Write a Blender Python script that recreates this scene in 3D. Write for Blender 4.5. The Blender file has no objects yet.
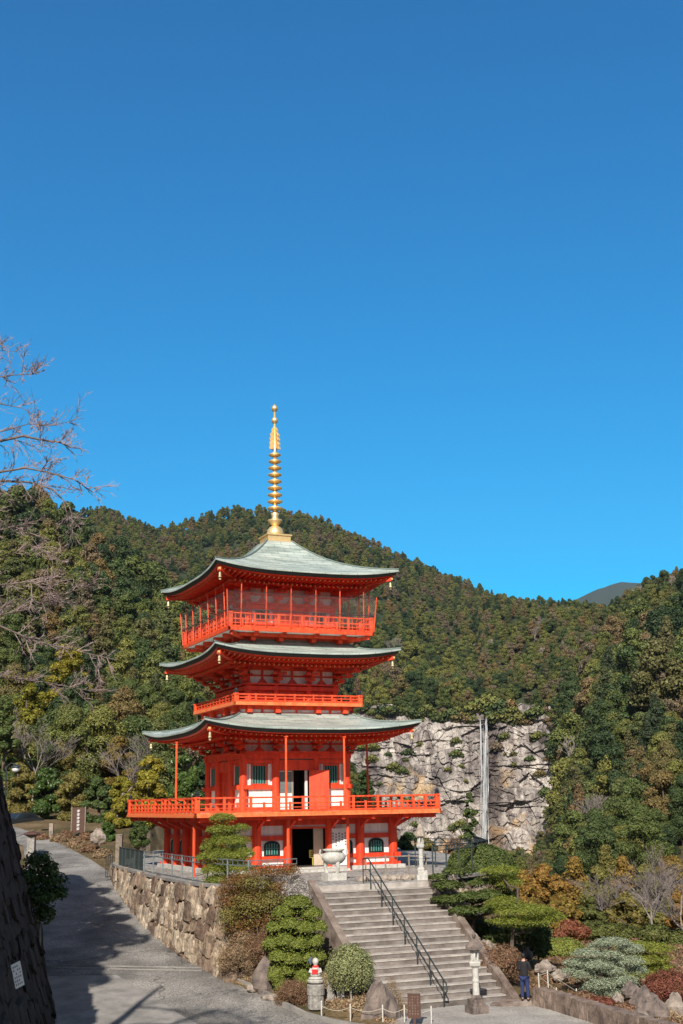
import bpy, math, random
import numpy as np
from mathutils import Matrix, Vector
R = math.radians
random.seed(7)
SC = bpy.context.scene
COL = SC.collection
ZC = 3.13
F, PITCH, ROLL = 1197.0, R(13.68), R(1.01)

# ---------------------------------------------------------------- materials
def new_mat(name):
    m = bpy.data.materials.new(name); m.use_nodes = True
    nt = m.node_tree
    b = nt.nodes['Principled BSDF']
    return m, nt, b

def N(nt, typ, **kw):
    n = nt.nodes.new(typ)
    for k, v in kw.items():
        if k in n.inputs.keys() if hasattr(n.inputs, 'keys') else False:
            n.inputs[k].default_value = v
        else:
            setattr(n, k, v)
    return n

def ramp(nt, stops, interp='LINEAR'):
    r = nt.nodes.new('ShaderNodeValToRGB')
    r.color_ramp.interpolation = interp
    e = r.color_ramp.elements
    while len(e) < len(stops): e.new(0.5)
    for i, (p, c) in enumerate(stops):
        e[i].position = p; e[i].color = (c[0], c[1], c[2], 1)
    return r

def mat(name, col, rough=0.7, metal=0.0, var=0.12, scale=3.0, bump=0.0, bscale=30.0, spec=0.5, col2=None, detail=5, objvar=0.0, streak=0.0):
    """a colour with noisy variation (towards col2 if given) and optional bump"""
    m, nt, b = new_mat(name)
    tc = nt.nodes.new('ShaderNodeTexCoord')
    no = nt.nodes.new('ShaderNodeTexNoise'); no.inputs['Scale'].default_value = scale
    no.inputs['Detail'].default_value = detail; no.inputs['Roughness'].default_value = 0.65
    nt.links.new(tc.outputs['Object'], no.inputs['Vector'])
    c2 = col2 if col2 else tuple(c * (1 - var * 2) for c in col)
    c1 = col if col2 else tuple(min(1, c * (1 + var)) for c in col)
    rp = ramp(nt, [(0.32, c2), (0.66, c1)])
    nt.links.new(no.outputs['Fac'], rp.inputs['Fac'])
    out = rp.outputs['Color']
    if streak:
        mp = nt.nodes.new('ShaderNodeMapping'); mp.inputs['Scale'].default_value = (1, 1, 0.12)
        n3 = nt.nodes.new('ShaderNodeTexNoise'); n3.inputs['Scale'].default_value = 5.0; n3.inputs['Detail'].default_value = 5
        nt.links.new(tc.outputs['Object'], mp.inputs['Vector']); nt.links.new(mp.outputs[0], n3.inputs['Vector'])
        r3 = ramp(nt, [(0.36, (1-streak*1.2,)*3), (0.56, (1.04,)*3)]); nt.links.new(n3.outputs['Fac'], r3.inputs['Fac'])
        m3 = nt.nodes.new('ShaderNodeMix'); m3.data_type = 'RGBA'; m3.blend_type = 'MULTIPLY'; m3.inputs[0].default_value = 1
        nt.links.new(out, m3.inputs[6]); nt.links.new(r3.outputs['Color'], m3.inputs[7]); out = m3.outputs[2]
    if objvar:
        oi = nt.nodes.new('ShaderNodeObjectInfo'); mr = nt.nodes.new('ShaderNodeMapRange'); mr.inputs['To Min'].default_value = 1-objvar; mr.inputs['To Max'].default_value = 1+objvar
        h2 = nt.nodes.new('ShaderNodeHueSaturation'); nt.links.new(oi.outputs['Random'], mr.inputs['Value']); nt.links.new(mr.outputs[0], h2.inputs['Value']); nt.links.new(out, h2.inputs['Color']); out = h2.outputs[0]
    nt.links.new(out, b.inputs['Base Color'])
    b.inputs['Roughness'].default_value = rough; b.inputs['Metallic'].default_value = metal
    b.inputs['Specular IOR Level'].default_value = spec
    if bump:
        n2 = nt.nodes.new('ShaderNodeTexNoise'); n2.inputs['Scale'].default_value = bscale; n2.inputs['Detail'].default_value = 4
        nt.links.new(tc.outputs['Object'], n2.inputs['Vector'])
        bp = nt.nodes.new('ShaderNodeBump'); bp.inputs['Strength'].default_value = bump; bp.inputs['Distance'].default_value = 0.05
        nt.links.new(n2.outputs['Fac'], bp.inputs['Height']); nt.links.new(bp.outputs['Normal'], b.inputs['Normal'])
    return m

def foliage_mat(name, stops, leaf_var=0.35, trans=0.25, rough=0.6, patch=0.0):
    """stops: colour ramp over the per-tree random number; each leaf then varies in brightness"""
    m, nt, b = new_mat(name)
    oi = nt.nodes.new('ShaderNodeObjectInfo')
    geo = nt.nodes.new('ShaderNodeNewGeometry')
    rp = ramp(nt, stops)
    if patch:
        no = nt.nodes.new('ShaderNodeTexNoise'); no.inputs['Scale'].default_value = patch; no.inputs['Detail'].default_value = 2
        nt.links.new(oi.outputs['Location'], no.inputs['Vector'])
        ma = nt.nodes.new('ShaderNodeMath'); ma.operation = 'MULTIPLY_ADD'; ma.inputs[1].default_value = 1.5; ma.inputs[2].default_value = -0.75
        nt.links.new(no.outputs['Fac'], ma.inputs[0])
        ad = nt.nodes.new('ShaderNodeMath'); ad.operation = 'ADD'; ad.use_clamp = True
        nt.links.new(oi.outputs['Random'], ad.inputs[0]); nt.links.new(ma.outputs[0], ad.inputs[1])
        nt.links.new(ad.outputs[0], rp.inputs['Fac'])
    else:
        nt.links.new(oi.outputs['Random'], rp.inputs['Fac'])
    hs = nt.nodes.new('ShaderNodeHueSaturation')
    mr = nt.nodes.new('ShaderNodeMapRange'); mr.inputs['To Min'].default_value = 1 - leaf_var; mr.inputs['To Max'].default_value = 1 + leaf_var
    nt.links.new(geo.outputs['Random Per Island'], mr.inputs['Value'])
    nt.links.new(mr.outputs['Result'], hs.inputs['Value'])
    mh = nt.nodes.new('ShaderNodeMapRange'); mh.inputs['To Min'].default_value = 0.475; mh.inputs['To Max'].default_value = 0.525
    wn = nt.nodes.new('ShaderNodeTexWhiteNoise'); wn.noise_dimensions = '1D'
    nt.links.new(geo.outputs['Random Per Island'], wn.inputs['W']); nt.links.new(wn.outputs['Value'], mh.inputs['Value'])
    nt.links.new(mh.outputs['Result'], hs.inputs['Hue'])
    nt.links.new(rp.outputs['Color'], hs.inputs['Color'])
    nt.links.new(hs.outputs['Color'], b.inputs['Base Color'])
    b.inputs['Roughness'].default_value = rough
    b.inputs['Specular IOR Level'].default_value = 0.25
    if trans:
        tr = nt.nodes.new('ShaderNodeBsdfTranslucent'); mx = nt.nodes.new('ShaderNodeMixShader')
        mx.inputs[0].default_value = trans
        nt.links.new(hs.outputs['Color'], tr.inputs['Color'])
        nt.links.new(b.outputs[0], mx.inputs[1]); nt.links.new(tr.outputs[0], mx.inputs[2])
        nt.links.new(mx.outputs[0], nt.nodes['Material Output'].inputs['Surface'])
    return m

M = {}
VER = (0.80, 0.062, 0.014)
M['red'] = mat('vermilion_paint', (0.84, 0.075, 0.018), rough=0.5, scale=1.6, col2=(0.70, 0.046, 0.013), bump=0.12, bscale=14, objvar=0.12, streak=0.2)
M['rail'] = mat('vermilion_rail_paint', (0.90, 0.115, 0.030), rough=0.5, scale=2.6, col2=(0.68, 0.062, 0.020), objvar=0.12, streak=0.25)
M['deckedge'] = mat('weathered_orange_edge', (0.80, 0.12, 0.03), rough=0.55, scale=3.0, col2=(0.74, 0.26, 0.09))
M['white'] = mat('white_plaster', (0.84, 0.81, 0.78), rough=0.85, scale=1.5, var=0.06, streak=0.12)
M['black'] = mat('black_lacquer', (0.012, 0.014, 0.014), rough=0.45)
M['darkmetal'] = mat('dark_bronze_metal', (0.03, 0.04, 0.05), rough=0.4, metal=0.4)
M['green'] = mat('green_window_bars', (0.07, 0.25, 0.22), rough=0.5)
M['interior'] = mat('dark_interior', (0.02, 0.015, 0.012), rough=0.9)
M['cream'] = mat('cream_panel', (0.55, 0.47, 0.36), rough=0.8, var=0.05)
M['gold'] = mat('gilded_bronze', (1.0, 0.69, 0.33), rough=0.40, metal=0.7, var=0.06, scale=4)
M['goldcap'] = mat('gilt_end_cap', (0.85, 0.52, 0.18), rough=0.5, metal=0.2, var=0.05)
M['bell'] = mat('pale_bronze_bell', (0.75, 0.62, 0.36), rough=0.4, metal=0.5)
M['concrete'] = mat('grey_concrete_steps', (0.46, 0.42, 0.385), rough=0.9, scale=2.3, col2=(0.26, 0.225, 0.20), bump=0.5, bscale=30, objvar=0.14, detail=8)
M['riser'] = mat('shaded_stained_risers', (0.255, 0.22, 0.20), rough=0.9, scale=1.7, col2=(0.10, 0.08, 0.07), bump=0.5, bscale=30, objvar=0.14, detail=8)  # stained, and darker than the treads: riser shade put into the colour
M['kerbstone'] = mat('worn_kerb_stone', (0.29, 0.235, 0.20), rough=0.9, scale=1.6, col2=(0.10, 0.065, 0.05), bump=0.4, bscale=25)
M['lowwall'] = mat('brown_mossy_masonry', (0.27, 0.20, 0.16), rough=0.95, scale=1.8, col2=(0.07, 0.048, 0.038), bump=0.9, bscale=8)
M['stone'] = mat('grey_granite', (0.36, 0.34, 0.31), rough=0.85, scale=6, col2=(0.15, 0.14, 0.13), bump=0.3, bscale=30)
M['paleston'] = mat('pale_granite', (0.58, 0.56, 0.52), rough=0.85, scale=7, col2=(0.36, 0.34, 0.31), bump=0.25, bscale=30)
M['warmstone'] = mat('warm_granite', (0.42, 0.34, 0.28), rough=0.85, scale=6, col2=(0.22, 0.18, 0.15), bump=0.25, bscale=30)
M['rock'] = mat('garden_rock', (0.23, 0.18, 0.155), rough=0.92, scale=2.6, col2=(0.07, 0.055, 0.05), bump=0.9, bscale=7)
M['rockpale'] = mat('pale_garden_rock', (0.40, 0.335, 0.28), rough=0.92, scale=3.6, col2=(0.14, 0.11, 0.095), bump=0.9, bscale=7)
M['iron'] = mat('dark_iron_fence', (0.035, 0.05, 0.052), rough=0.45, metal=0.3)
M['greyiron'] = mat('grey_painted_iron', (0.16, 0.19, 0.20), rough=0.5, metal=0.2)
M['wood'] = mat('weathered_wood', (0.26, 0.21, 0.16), rough=0.85, scale=8, col2=(0.13, 0.10, 0.08))
M['brownwood'] = mat('brown_wood_board', (0.085, 0.038, 0.026), rough=0.7, scale=5)
M['bark'] = mat('tree_bark', (0.16, 0.12, 0.09), rough=0.95, scale=6, col2=(0.06, 0.045, 0.035), bump=0.6, bscale=18)
M['palebark'] = mat('pale_grey_bark', (0.34, 0.30, 0.26), rough=0.95, scale=8, col2=(0.18, 0.15, 0.13))
M['cherrybark'] = mat('cherry_bark', (0.20, 0.15, 0.13), rough=0.9, scale=8, col2=(0.09, 0.065, 0.06))
M['twig'] = mat('cherry_twigs', (0.36, 0.26, 0.245), rough=0.9, scale=8, col2=(0.20, 0.15, 0.145))
M['greytwig'] = mat('grey_twigs', (0.24, 0.20, 0.185), rough=0.9, scale=8, col2=(0.14, 0.115, 0.11))
M['paper'] = mat('white_sign_board', (0.72, 0.72, 0.70), rough=0.6, var=0.04)
M['ink'] = mat('dark_sign_ink', (0.04, 0.04, 0.05), rough=0.7)
M['redink'] = mat('red_sign_ink', (0.5, 0.05, 0.04), rough=0.7)
M['yellow'] = mat('yellow_placard', (0.70, 0.58, 0.10), rough=0.6)
M['whitepaint'] = mat('white_post_paint', (0.58, 0.55, 0.50), rough=0.7, scale=7, var=0.12)
M['rope'] = mat('pale_rope', (0.50, 0.46, 0.38), rough=0.9)
M['bib'] = mat('red_cloth_bib', (0.65, 0.03, 0.03), rough=0.9)
M['bluecloth'] = mat('slate_blue_cloth', (0.08, 0.11, 0.18), rough=0.9)
M['skin'] = mat('skin', (0.50, 0.30, 0.21), rough=0.6, var=0.03)
M['jacket'] = mat('dark_jacket_cloth', (0.014, 0.013, 0.017), rough=0.9, scale=9)
M['jeans'] = mat('blue_denim', (0.018, 0.032, 0.11), rough=0.9, scale=9)
M['hair'] = mat('black_hair', (0.012, 0.010, 0.010), rough=0.6)
M['shoe'] = mat('black_shoe', (0.02, 0.02, 0.022), rough=0.6)
M['carpaint'] = mat('dark_grey_car_paint', (0.05, 0.055, 0.065), rough=0.25, metal=0.3, var=0.03)
M['glass'] = mat('dark_car_glass', (0.02, 0.025, 0.03), rough=0.08, var=0.02)
M['tyre'] = mat('tyre_rubber', (0.02, 0.02, 0.02), rough=0.9)
M['lampglass'] = mat('lamp_globe', (0.75, 0.76, 0.78), rough=0.3, var=0.03)

# foliage: stops run over a per-tree random number
M['f_forest'] = foliage_mat('forest_leaves', [(0.0, (0.037, 0.061, 0.024)), (0.18, (0.066, 0.095, 0.031)), (0.38, (0.110, 0.136, 0.037)),
                  (0.60, (0.193, 0.189, 0.046)), (0.76, (0.094, 0.116, 0.040)), (0.90, (0.209, 0.143, 0.055)), (1.0, (0.176, 0.138, 0.088))], 0.5, 0.15, patch=0.012)
M['f_conifer'] = foliage_mat('cedar_leaves', [(0.0, (0.034, 0.052, 0.026)), (0.5, (0.070, 0.084, 0.032)), (0.8, (0.13, 0.115, 0.044)), (1.0, (0.16, 0.105, 0.050))], 0.5, 0.12, patch=0.02)
M['f_dark'] = foliage_mat('dark_evergreen_leaves', [(0, (0.037, 0.066, 0.024)), (0.5, (0.062, 0.096, 0.029)), (1, (0.100, 0.126, 0.036))], 0.45, 0.2)
M['f_camellia'] = foliage_mat('camellia_leaves', [(0, (0.040, 0.083, 0.025)), (1, (0.081, 0.127, 0.030))], 0.5, 0.2, rough=0.35)
M['f_yellow'] = foliage_mat('yellow_green_leaves', [(0, (0.22, 0.21, 0.030)), (1, (0.30, 0.25, 0.035))], 0.4, 0.3)
M['f_olive'] = foliage_mat('olive_leaves', [(0, (0.11, 0.125, 0.034)), (0.5, (0.155, 0.150, 0.040)), (1, (0.205, 0.170, 0.050))], 0.4, 0.25)
M['f_orange'] = foliage_mat('orange_brown_cedar_leaves', [(0, (0.17, 0.135, 0.030)), (0.35, (0.23, 0.150, 0.032)), (0.7, (0.27, 0.150, 0.036)), (1, (0.20, 0.165, 0.036))], 0.4, 0.25)
M['f_nandina'] = foliage_mat('reddish_shrub_leaves', [(0, (0.20, 0.115, 0.040)), (1, (0.24, 0.12, 0.042))], 0.6, 0.25)
M['f_redbush'] = foliage_mat('red_brown_clipped_leaves', [(0, (0.17, 0.062, 0.040)), (1, (0.22, 0.075, 0.045))], 0.5, 0.15)
M['f_red'] = foliage_mat('rusty_red_leaves', [(0, (0.19, 0.065, 0.035)), (1, (0.21, 0.08, 0.04))], 0.5, 0.2)
M['f_tan'] = foliage_mat('dry_tan_leaves', [(0, (0.28, 0.19, 0.11)), (1, (0.34, 0.24, 0.15))], 0.5, 0.15)
M['f_brown'] = foliage_mat('dry_brown_leaves', [(0, (0.20, 0.12, 0.07)), (1, (0.26, 0.15, 0.09))], 0.5, 0.15)
M['f_pine'] = foliage_mat('pine_needles', [(0, (0.21, 0.24, 0.040)), (1, (0.27, 0.29, 0.055))], 0.45, 0.25)
M['f_clip'] = foliage_mat('clipped_evergreen_leaves', [(0, (0.165, 0.195, 0.036)), (1, (0.20, 0.22, 0.045))], 0.5, 0.2)
M['f_maki'] = foliage_mat('podocarp_leaves', [(0, (0.085, 0.115, 0.032)), (1, (0.110, 0.140, 0.036))], 0.5, 0.2)
M['f_blue'] = foliage_mat('blue_green_needles', [(0, (0.27, 0.32, 0.21)), (1, (0.33, 0.37, 0.26))], 0.45, 0.2)
M['f_light'] = foliage_mat('pale_green_leaves', [(0, (0.27, 0.29, 0.13)), (1, (0.33, 0.34, 0.16))], 0.6, 0.25)
M['f_grey'] = foliage_mat('grey_white_dry_leaves', [(0, (0.36, 0.32, 0.29)), (1, (0.42, 0.38, 0.35))], 0.5, 0.15)

# ---------------------------------------------------------------- mesh builder
class MB:
    def __init__(s): s.v = []; s.f = []; s.M = None
    def add(s, vs, fs):
        o = len(s.v)
        if s.M is not None: vs = [tuple(s.M @ Vector(p)) for p in vs]
        s.v += [tuple(p) for p in vs]; s.f += [tuple(i + o for i in f) for f in fs]
    def box(s, x0, x1, y0, y1, z0, z1):
        s.add([(x0,y0,z0),(x1,y0,z0),(x1,y1,z0),(x0,y1,z0),(x0,y0,z1),(x1,y0,z1),(x1,y1,z1),(x0,y1,z1)],
              [(0,3,2,1),(4,5,6,7),(0,1,5,4),(1,2,6,5),(2,3,7,6),(3,0,4,7)])
    def beam(s, p, q, w, h):
        p, q = Vector(p), Vector(q); d = (q - p).normalized()
        up = Vector((0,0,1)) if abs(d.z) < 0.95 else Vector((0,1,0))
        a = d.cross(up).normalized() * w / 2; b = a.cross(d).normalized() * h / 2
        vs = [p-a-b, p+a-b, p+a+b, p-a+b, q-a-b, q+a-b, q+a+b, q-a+b]
        s.add(vs, [(0,1,2,3),(7,6,5,4),(0,4,5,1),(1,5,6,2),(2,6,7,3),(3,7,4,0)])
    def tube(s, pts, rad, n=6, cap=True):
        pts = [Vector(p) for p in pts]
        if not hasattr(rad, '__len__'): rad = [rad] * len(pts)
        vs = []; fs = []
        prev = None
        for i, p in enumerate(pts):
            d = (pts[min(i+1, len(pts)-1)] - pts[max(i-1, 0)])
            d = d.normalized() if d.length > 1e-9 else Vector((0,0,1))
            ref = prev if prev is not None else (Vector((1,0,0)) if abs(d.x) < 0.9 else Vector((0,1,0)))
            a = (ref - d * ref.dot(d)).normalized(); prev = a
            b = d.cross(a)
            for k in range(n):
                t = 2 * math.pi * k / n
                vs.append(p + (a * math.cos(t) + b * math.sin(t)) * rad[i])
            if i:
                for k in range(n):
                    fs.append(((i-1)*n+k, (i-1)*n+(k+1)%n, i*n+(k+1)%n, i*n+k))
        if cap:
            fs.append(tuple(range(n-1, -1, -1))); fs.append(tuple((len(pts)-1)*n + k for k in range(n)))
        s.add(vs, fs)
    def lathe(s, prof, n=16, c=(0,0,0)):
        vs = []; fs = []
        for i, (r, z) in enumerate(prof):
            for k in range(n):
                t = 2 * math.pi * k / n
                vs.append((c[0] + r * math.cos(t), c[1] + r * math.sin(t), c[2] + z))
            if i:
                for k in range(n): fs.append(((i-1)*n+k, (i-1)*n+(k+1)%n, i*n+(k+1)%n, i*n+k))
        fs.append(tuple(range(n-1, -1, -1))); fs.append(tuple((len(prof)-1)*n + k for k in range(n)))
        s.add(vs, fs)
    def prism(s, poly, z0, z1):
        n = len(poly)
        s.add([(x, y, z0) for x, y in poly] + [(x, y, z1) for x, y in poly],
              [tuple(range(n-1, -1, -1)), tuple(range(n, 2*n))] + [(i, (i+1)%n, n+(i+1)%n, n+i) for i in range(n)])
    def build(s, name, m, parent=None, smooth=False):
        me = bpy.data.meshes.new(name); me.from_pydata(s.v, [], s.f); me.update()
        if smooth: me.shade_smooth()
        me.materials.append(m if not isinstance(m, str) else M[m])
        o = bpy.data.objects.new(name, me); COL.objects.link(o)
        if parent: o.parent = parent
        return o

def link(name, me, parent=None, loc=None, rz=None, scale=None):
    o = bpy.data.objects.new(name, me); COL.objects.link(o)
    if parent: o.parent = parent
    if loc is not None: o.location = loc
    if rz is not None: o.rotation_euler = (0, 0, rz)
    if scale is not None: o.scale = scale if hasattr(scale, '__len__') else (scale,)*3
    return o

def tag(o, label=None, cat=None, group=None, kind=None):
    if label: o['label'] = label
    if cat: o['category'] = cat
    if group: o['group'] = group
    if kind: o['kind'] = kind
    return o

def thing(name, label, cat, loc=(0,0,0), rz=0, group=None):
    o = bpy.data.objects.new(name, None); COL.objects.link(o)
    o.empty_display_size = 0.2
    o.location = loc; o.rotation_euler = (0, 0, rz)
    return tag(o, label, cat, group)

def kids(o): return [c for c in bpy.data.objects if c.parent == o]
def copy_thing(root, loc, rz=0, label=None, scale=None):
    r = root.copy(); COL.objects.link(r); r.location = loc; r.rotation_euler = (0, 0, rz)
    if scale is not None: r.scale = (scale,)*3
    if label: r['label'] = label
    for ch in kids(root):
        c = ch.copy(); COL.objects.link(c); c.parent = r
        for g in kids(ch):
            d = g.copy(); COL.objects.link(d); d.parent = c
    return r

# ---------------------------------------------------------------- camera
def ray(px, py):
    a, b = px - 341.5, py - 512.0
    cr, sr = math.cos(ROLL), math.sin(ROLL)
    x = a * cr - b * sr; u = -(a * sr + b * cr)
    c, s = math.cos(PITCH), math.sin(PITCH)
    return Vector((x, F * c - u * s, F * s + u * c)) / F
def G(px, py, z):
    """the point of the level z seen at a photo position"""
    d = ray(px, py); t = (z - ZC) / d.z
    return Vector((t * d.x, t * d.y, z))
def AT(px, py, y):
    """the point at distance y (along +Y) seen at a photo position"""
    d = ray(px, py); t = y / d.y
    return Vector((t * d.x, y, ZC + t * d.z))

cam_d = bpy.data.cameras.new('camera'); cam = bpy.data.objects.new('camera', cam_d); COL.objects.link(cam)
cam.matrix_world = Matrix.Translation((0, 0, ZC)) @ Matrix.Rotation(R(90) + PITCH, 4, 'X') @ Matrix.Rotation(-ROLL, 4, 'Z')
cam_d.sensor_width = 36; cam_d.lens = F / 1024 * 36; cam_d.clip_start = 0.1; cam_d.clip_end = 20000
SC.camera = cam

# ---------------------------------------------------------------- light
SUN_EL = R(35.5); SUN_AZ = math.atan2(-0.13, -0.98)   # direction towards the sun: x = -0.13, y = -0.98
w = bpy.data.worlds.new('World'); SC.world = w; w.use_nodes = True
nt = w.node_tree
sky = nt.nodes.new('ShaderNodeTexSky'); sky.sky_type = 'NISHITA'; sky.sun_disc = False
sky.sun_elevation = SUN_EL; sky.sun_rotation = math.atan2(-0.13, -0.98)
sky.altitude = 300; sky.air_density = 1.0; sky.dust_density = 0.1; sky.ozone_density = 3.0
hs = nt.nodes.new('ShaderNodeHueSaturation')
nt.links.new(sky.outputs[0], hs.inputs['Color'])
hs.inputs['Saturation'].default_value = 1.52; hs.inputs['Hue'].default_value = 0.494; hs.inputs['Value'].default_value = 1.03
# the sky is palest round the sun and deepest away from it
tcw = nt.nodes.new('ShaderNodeTexCoord'); dt = nt.nodes.new('ShaderNodeVectorMath'); dt.operation = 'DOT_PRODUCT'
_h = math.hypot(0.13, 0.98); dt.inputs[1].default_value = (-0.13/_h*math.cos(SUN_EL), -0.98/_h*math.cos(SUN_EL), math.sin(SUN_EL))
nt.links.new(tcw.outputs['Generated'], dt.inputs[0])
mrs = nt.nodes.new('ShaderNodeMapRange'); mrs.interpolation_type = 'SMOOTHSTEP'; mrs.inputs['From Min'].default_value = -0.35; mrs.inputs['From Max'].default_value = 0.55
mrs.inputs['To Min'].default_value = 1.76; mrs.inputs['To Max'].default_value = 0.55
nt.links.new(dt.outputs['Value'], mrs.inputs['Value']); nt.links.new(mrs.outputs[0], hs.inputs['Saturation'])
mrv = nt.nodes.new('ShaderNodeMapRange'); mrv.interpolation_type = 'SMOOTHSTEP'; mrv.inputs['From Min'].default_value = -0.35; mrv.inputs['From Max'].default_value = 0.55
mrv.inputs['To Min'].default_value = 0.97; mrv.inputs['To Max'].default_value = 0.55
nt.links.new(dt.outputs['Value'], mrv.inputs['Value']); nt.links.new(mrv.outputs[0], hs.inputs['Value'])
sz = nt.nodes.new('ShaderNodeSeparateXYZ'); nt.links.new(tcw.outputs['Generated'], sz.inputs[0])
mh_ = nt.nodes.new('ShaderNodeMapRange'); mh_.inputs['From Min'].default_value = 0.15; mh_.inputs['From Max'].default_value = 0.60; mh_.inputs['To Min'].default_value = 0.488; mh_.inputs['To Max'].default_value = 0.498
nt.links.new(sz.outputs['Z'], mh_.inputs['Value']); nt.links.new(mh_.outputs[0], hs.inputs['Hue'])
nt.links.new(hs.outputs[0], nt.nodes['Background'].inputs['Color'])
nt.nodes['Background'].inputs['Strength'].default_value = 0.12
sd = bpy.data.lights.new('sun', 'SUN'); sd.energy = 5.0; sd.angle = R(0.55); sd.color = (1.0, 0.93, 0.82)
so = bpy.data.objects.new('sun', sd); COL.objects.link(so)
ce = math.cos(SUN_EL); h = math.hypot(0.13, 0.98)
so.rotation_euler = Vector((-0.13/h*ce, -0.98/h*ce, math.sin(SUN_EL))).to_track_quat('Z', 'Y').to_euler()
so.location = (-20, -60, 60)
SC.view_settings.view_transform = 'Standard'; SC.view_settings.look = 'None'
SC.view_settings.exposure = 0.48; SC.view_settings.gamma = 1.0; SC.view_settings.use_curve_mapping = False
SC.cycles.max_bounces = 6; SC.cycles.diffuse_bounces = 3; SC.cycles.transparent_max_bounces = 16
SC.cycles.use_denoising = True
# ---------------------------------------------------------------- pagoda
PC = (-3.67, 64.2, 0.0); PR = R(23.91)
pag = thing('pagoda', 'tall vermilion three-roofed pagoda with gilded spire and wide railed decks', 'pagoda', PC, PR)
def side(k): return Matrix.Translation((0, 0, 0.003 * (k % 2))) @ Matrix.Rotation(k * math.pi / 2, 4, 'Z')

def part4(fn, name, m, parent, smooth=False):
    """one mesh made of the same shape on all four sides"""
    b = MB()
    for k in range(4):
        b.M = side(k); fn(b)
    return b.build(name, m, parent, smooth)
def each4(fn, name, m, parent, ks=(0,1,2,3)):
    out = []
    me = None
    for k in ks:
        if me is None:
            b = MB(); fn(b); o = b.build(name, m, parent); me = o.data
        else:
            o = link(name, me, parent)
        o.rotation_euler = (0, 0, k * math.pi / 2); o.location.z = 0.003 * (k % 2); out.append(o)
    return out

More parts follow.
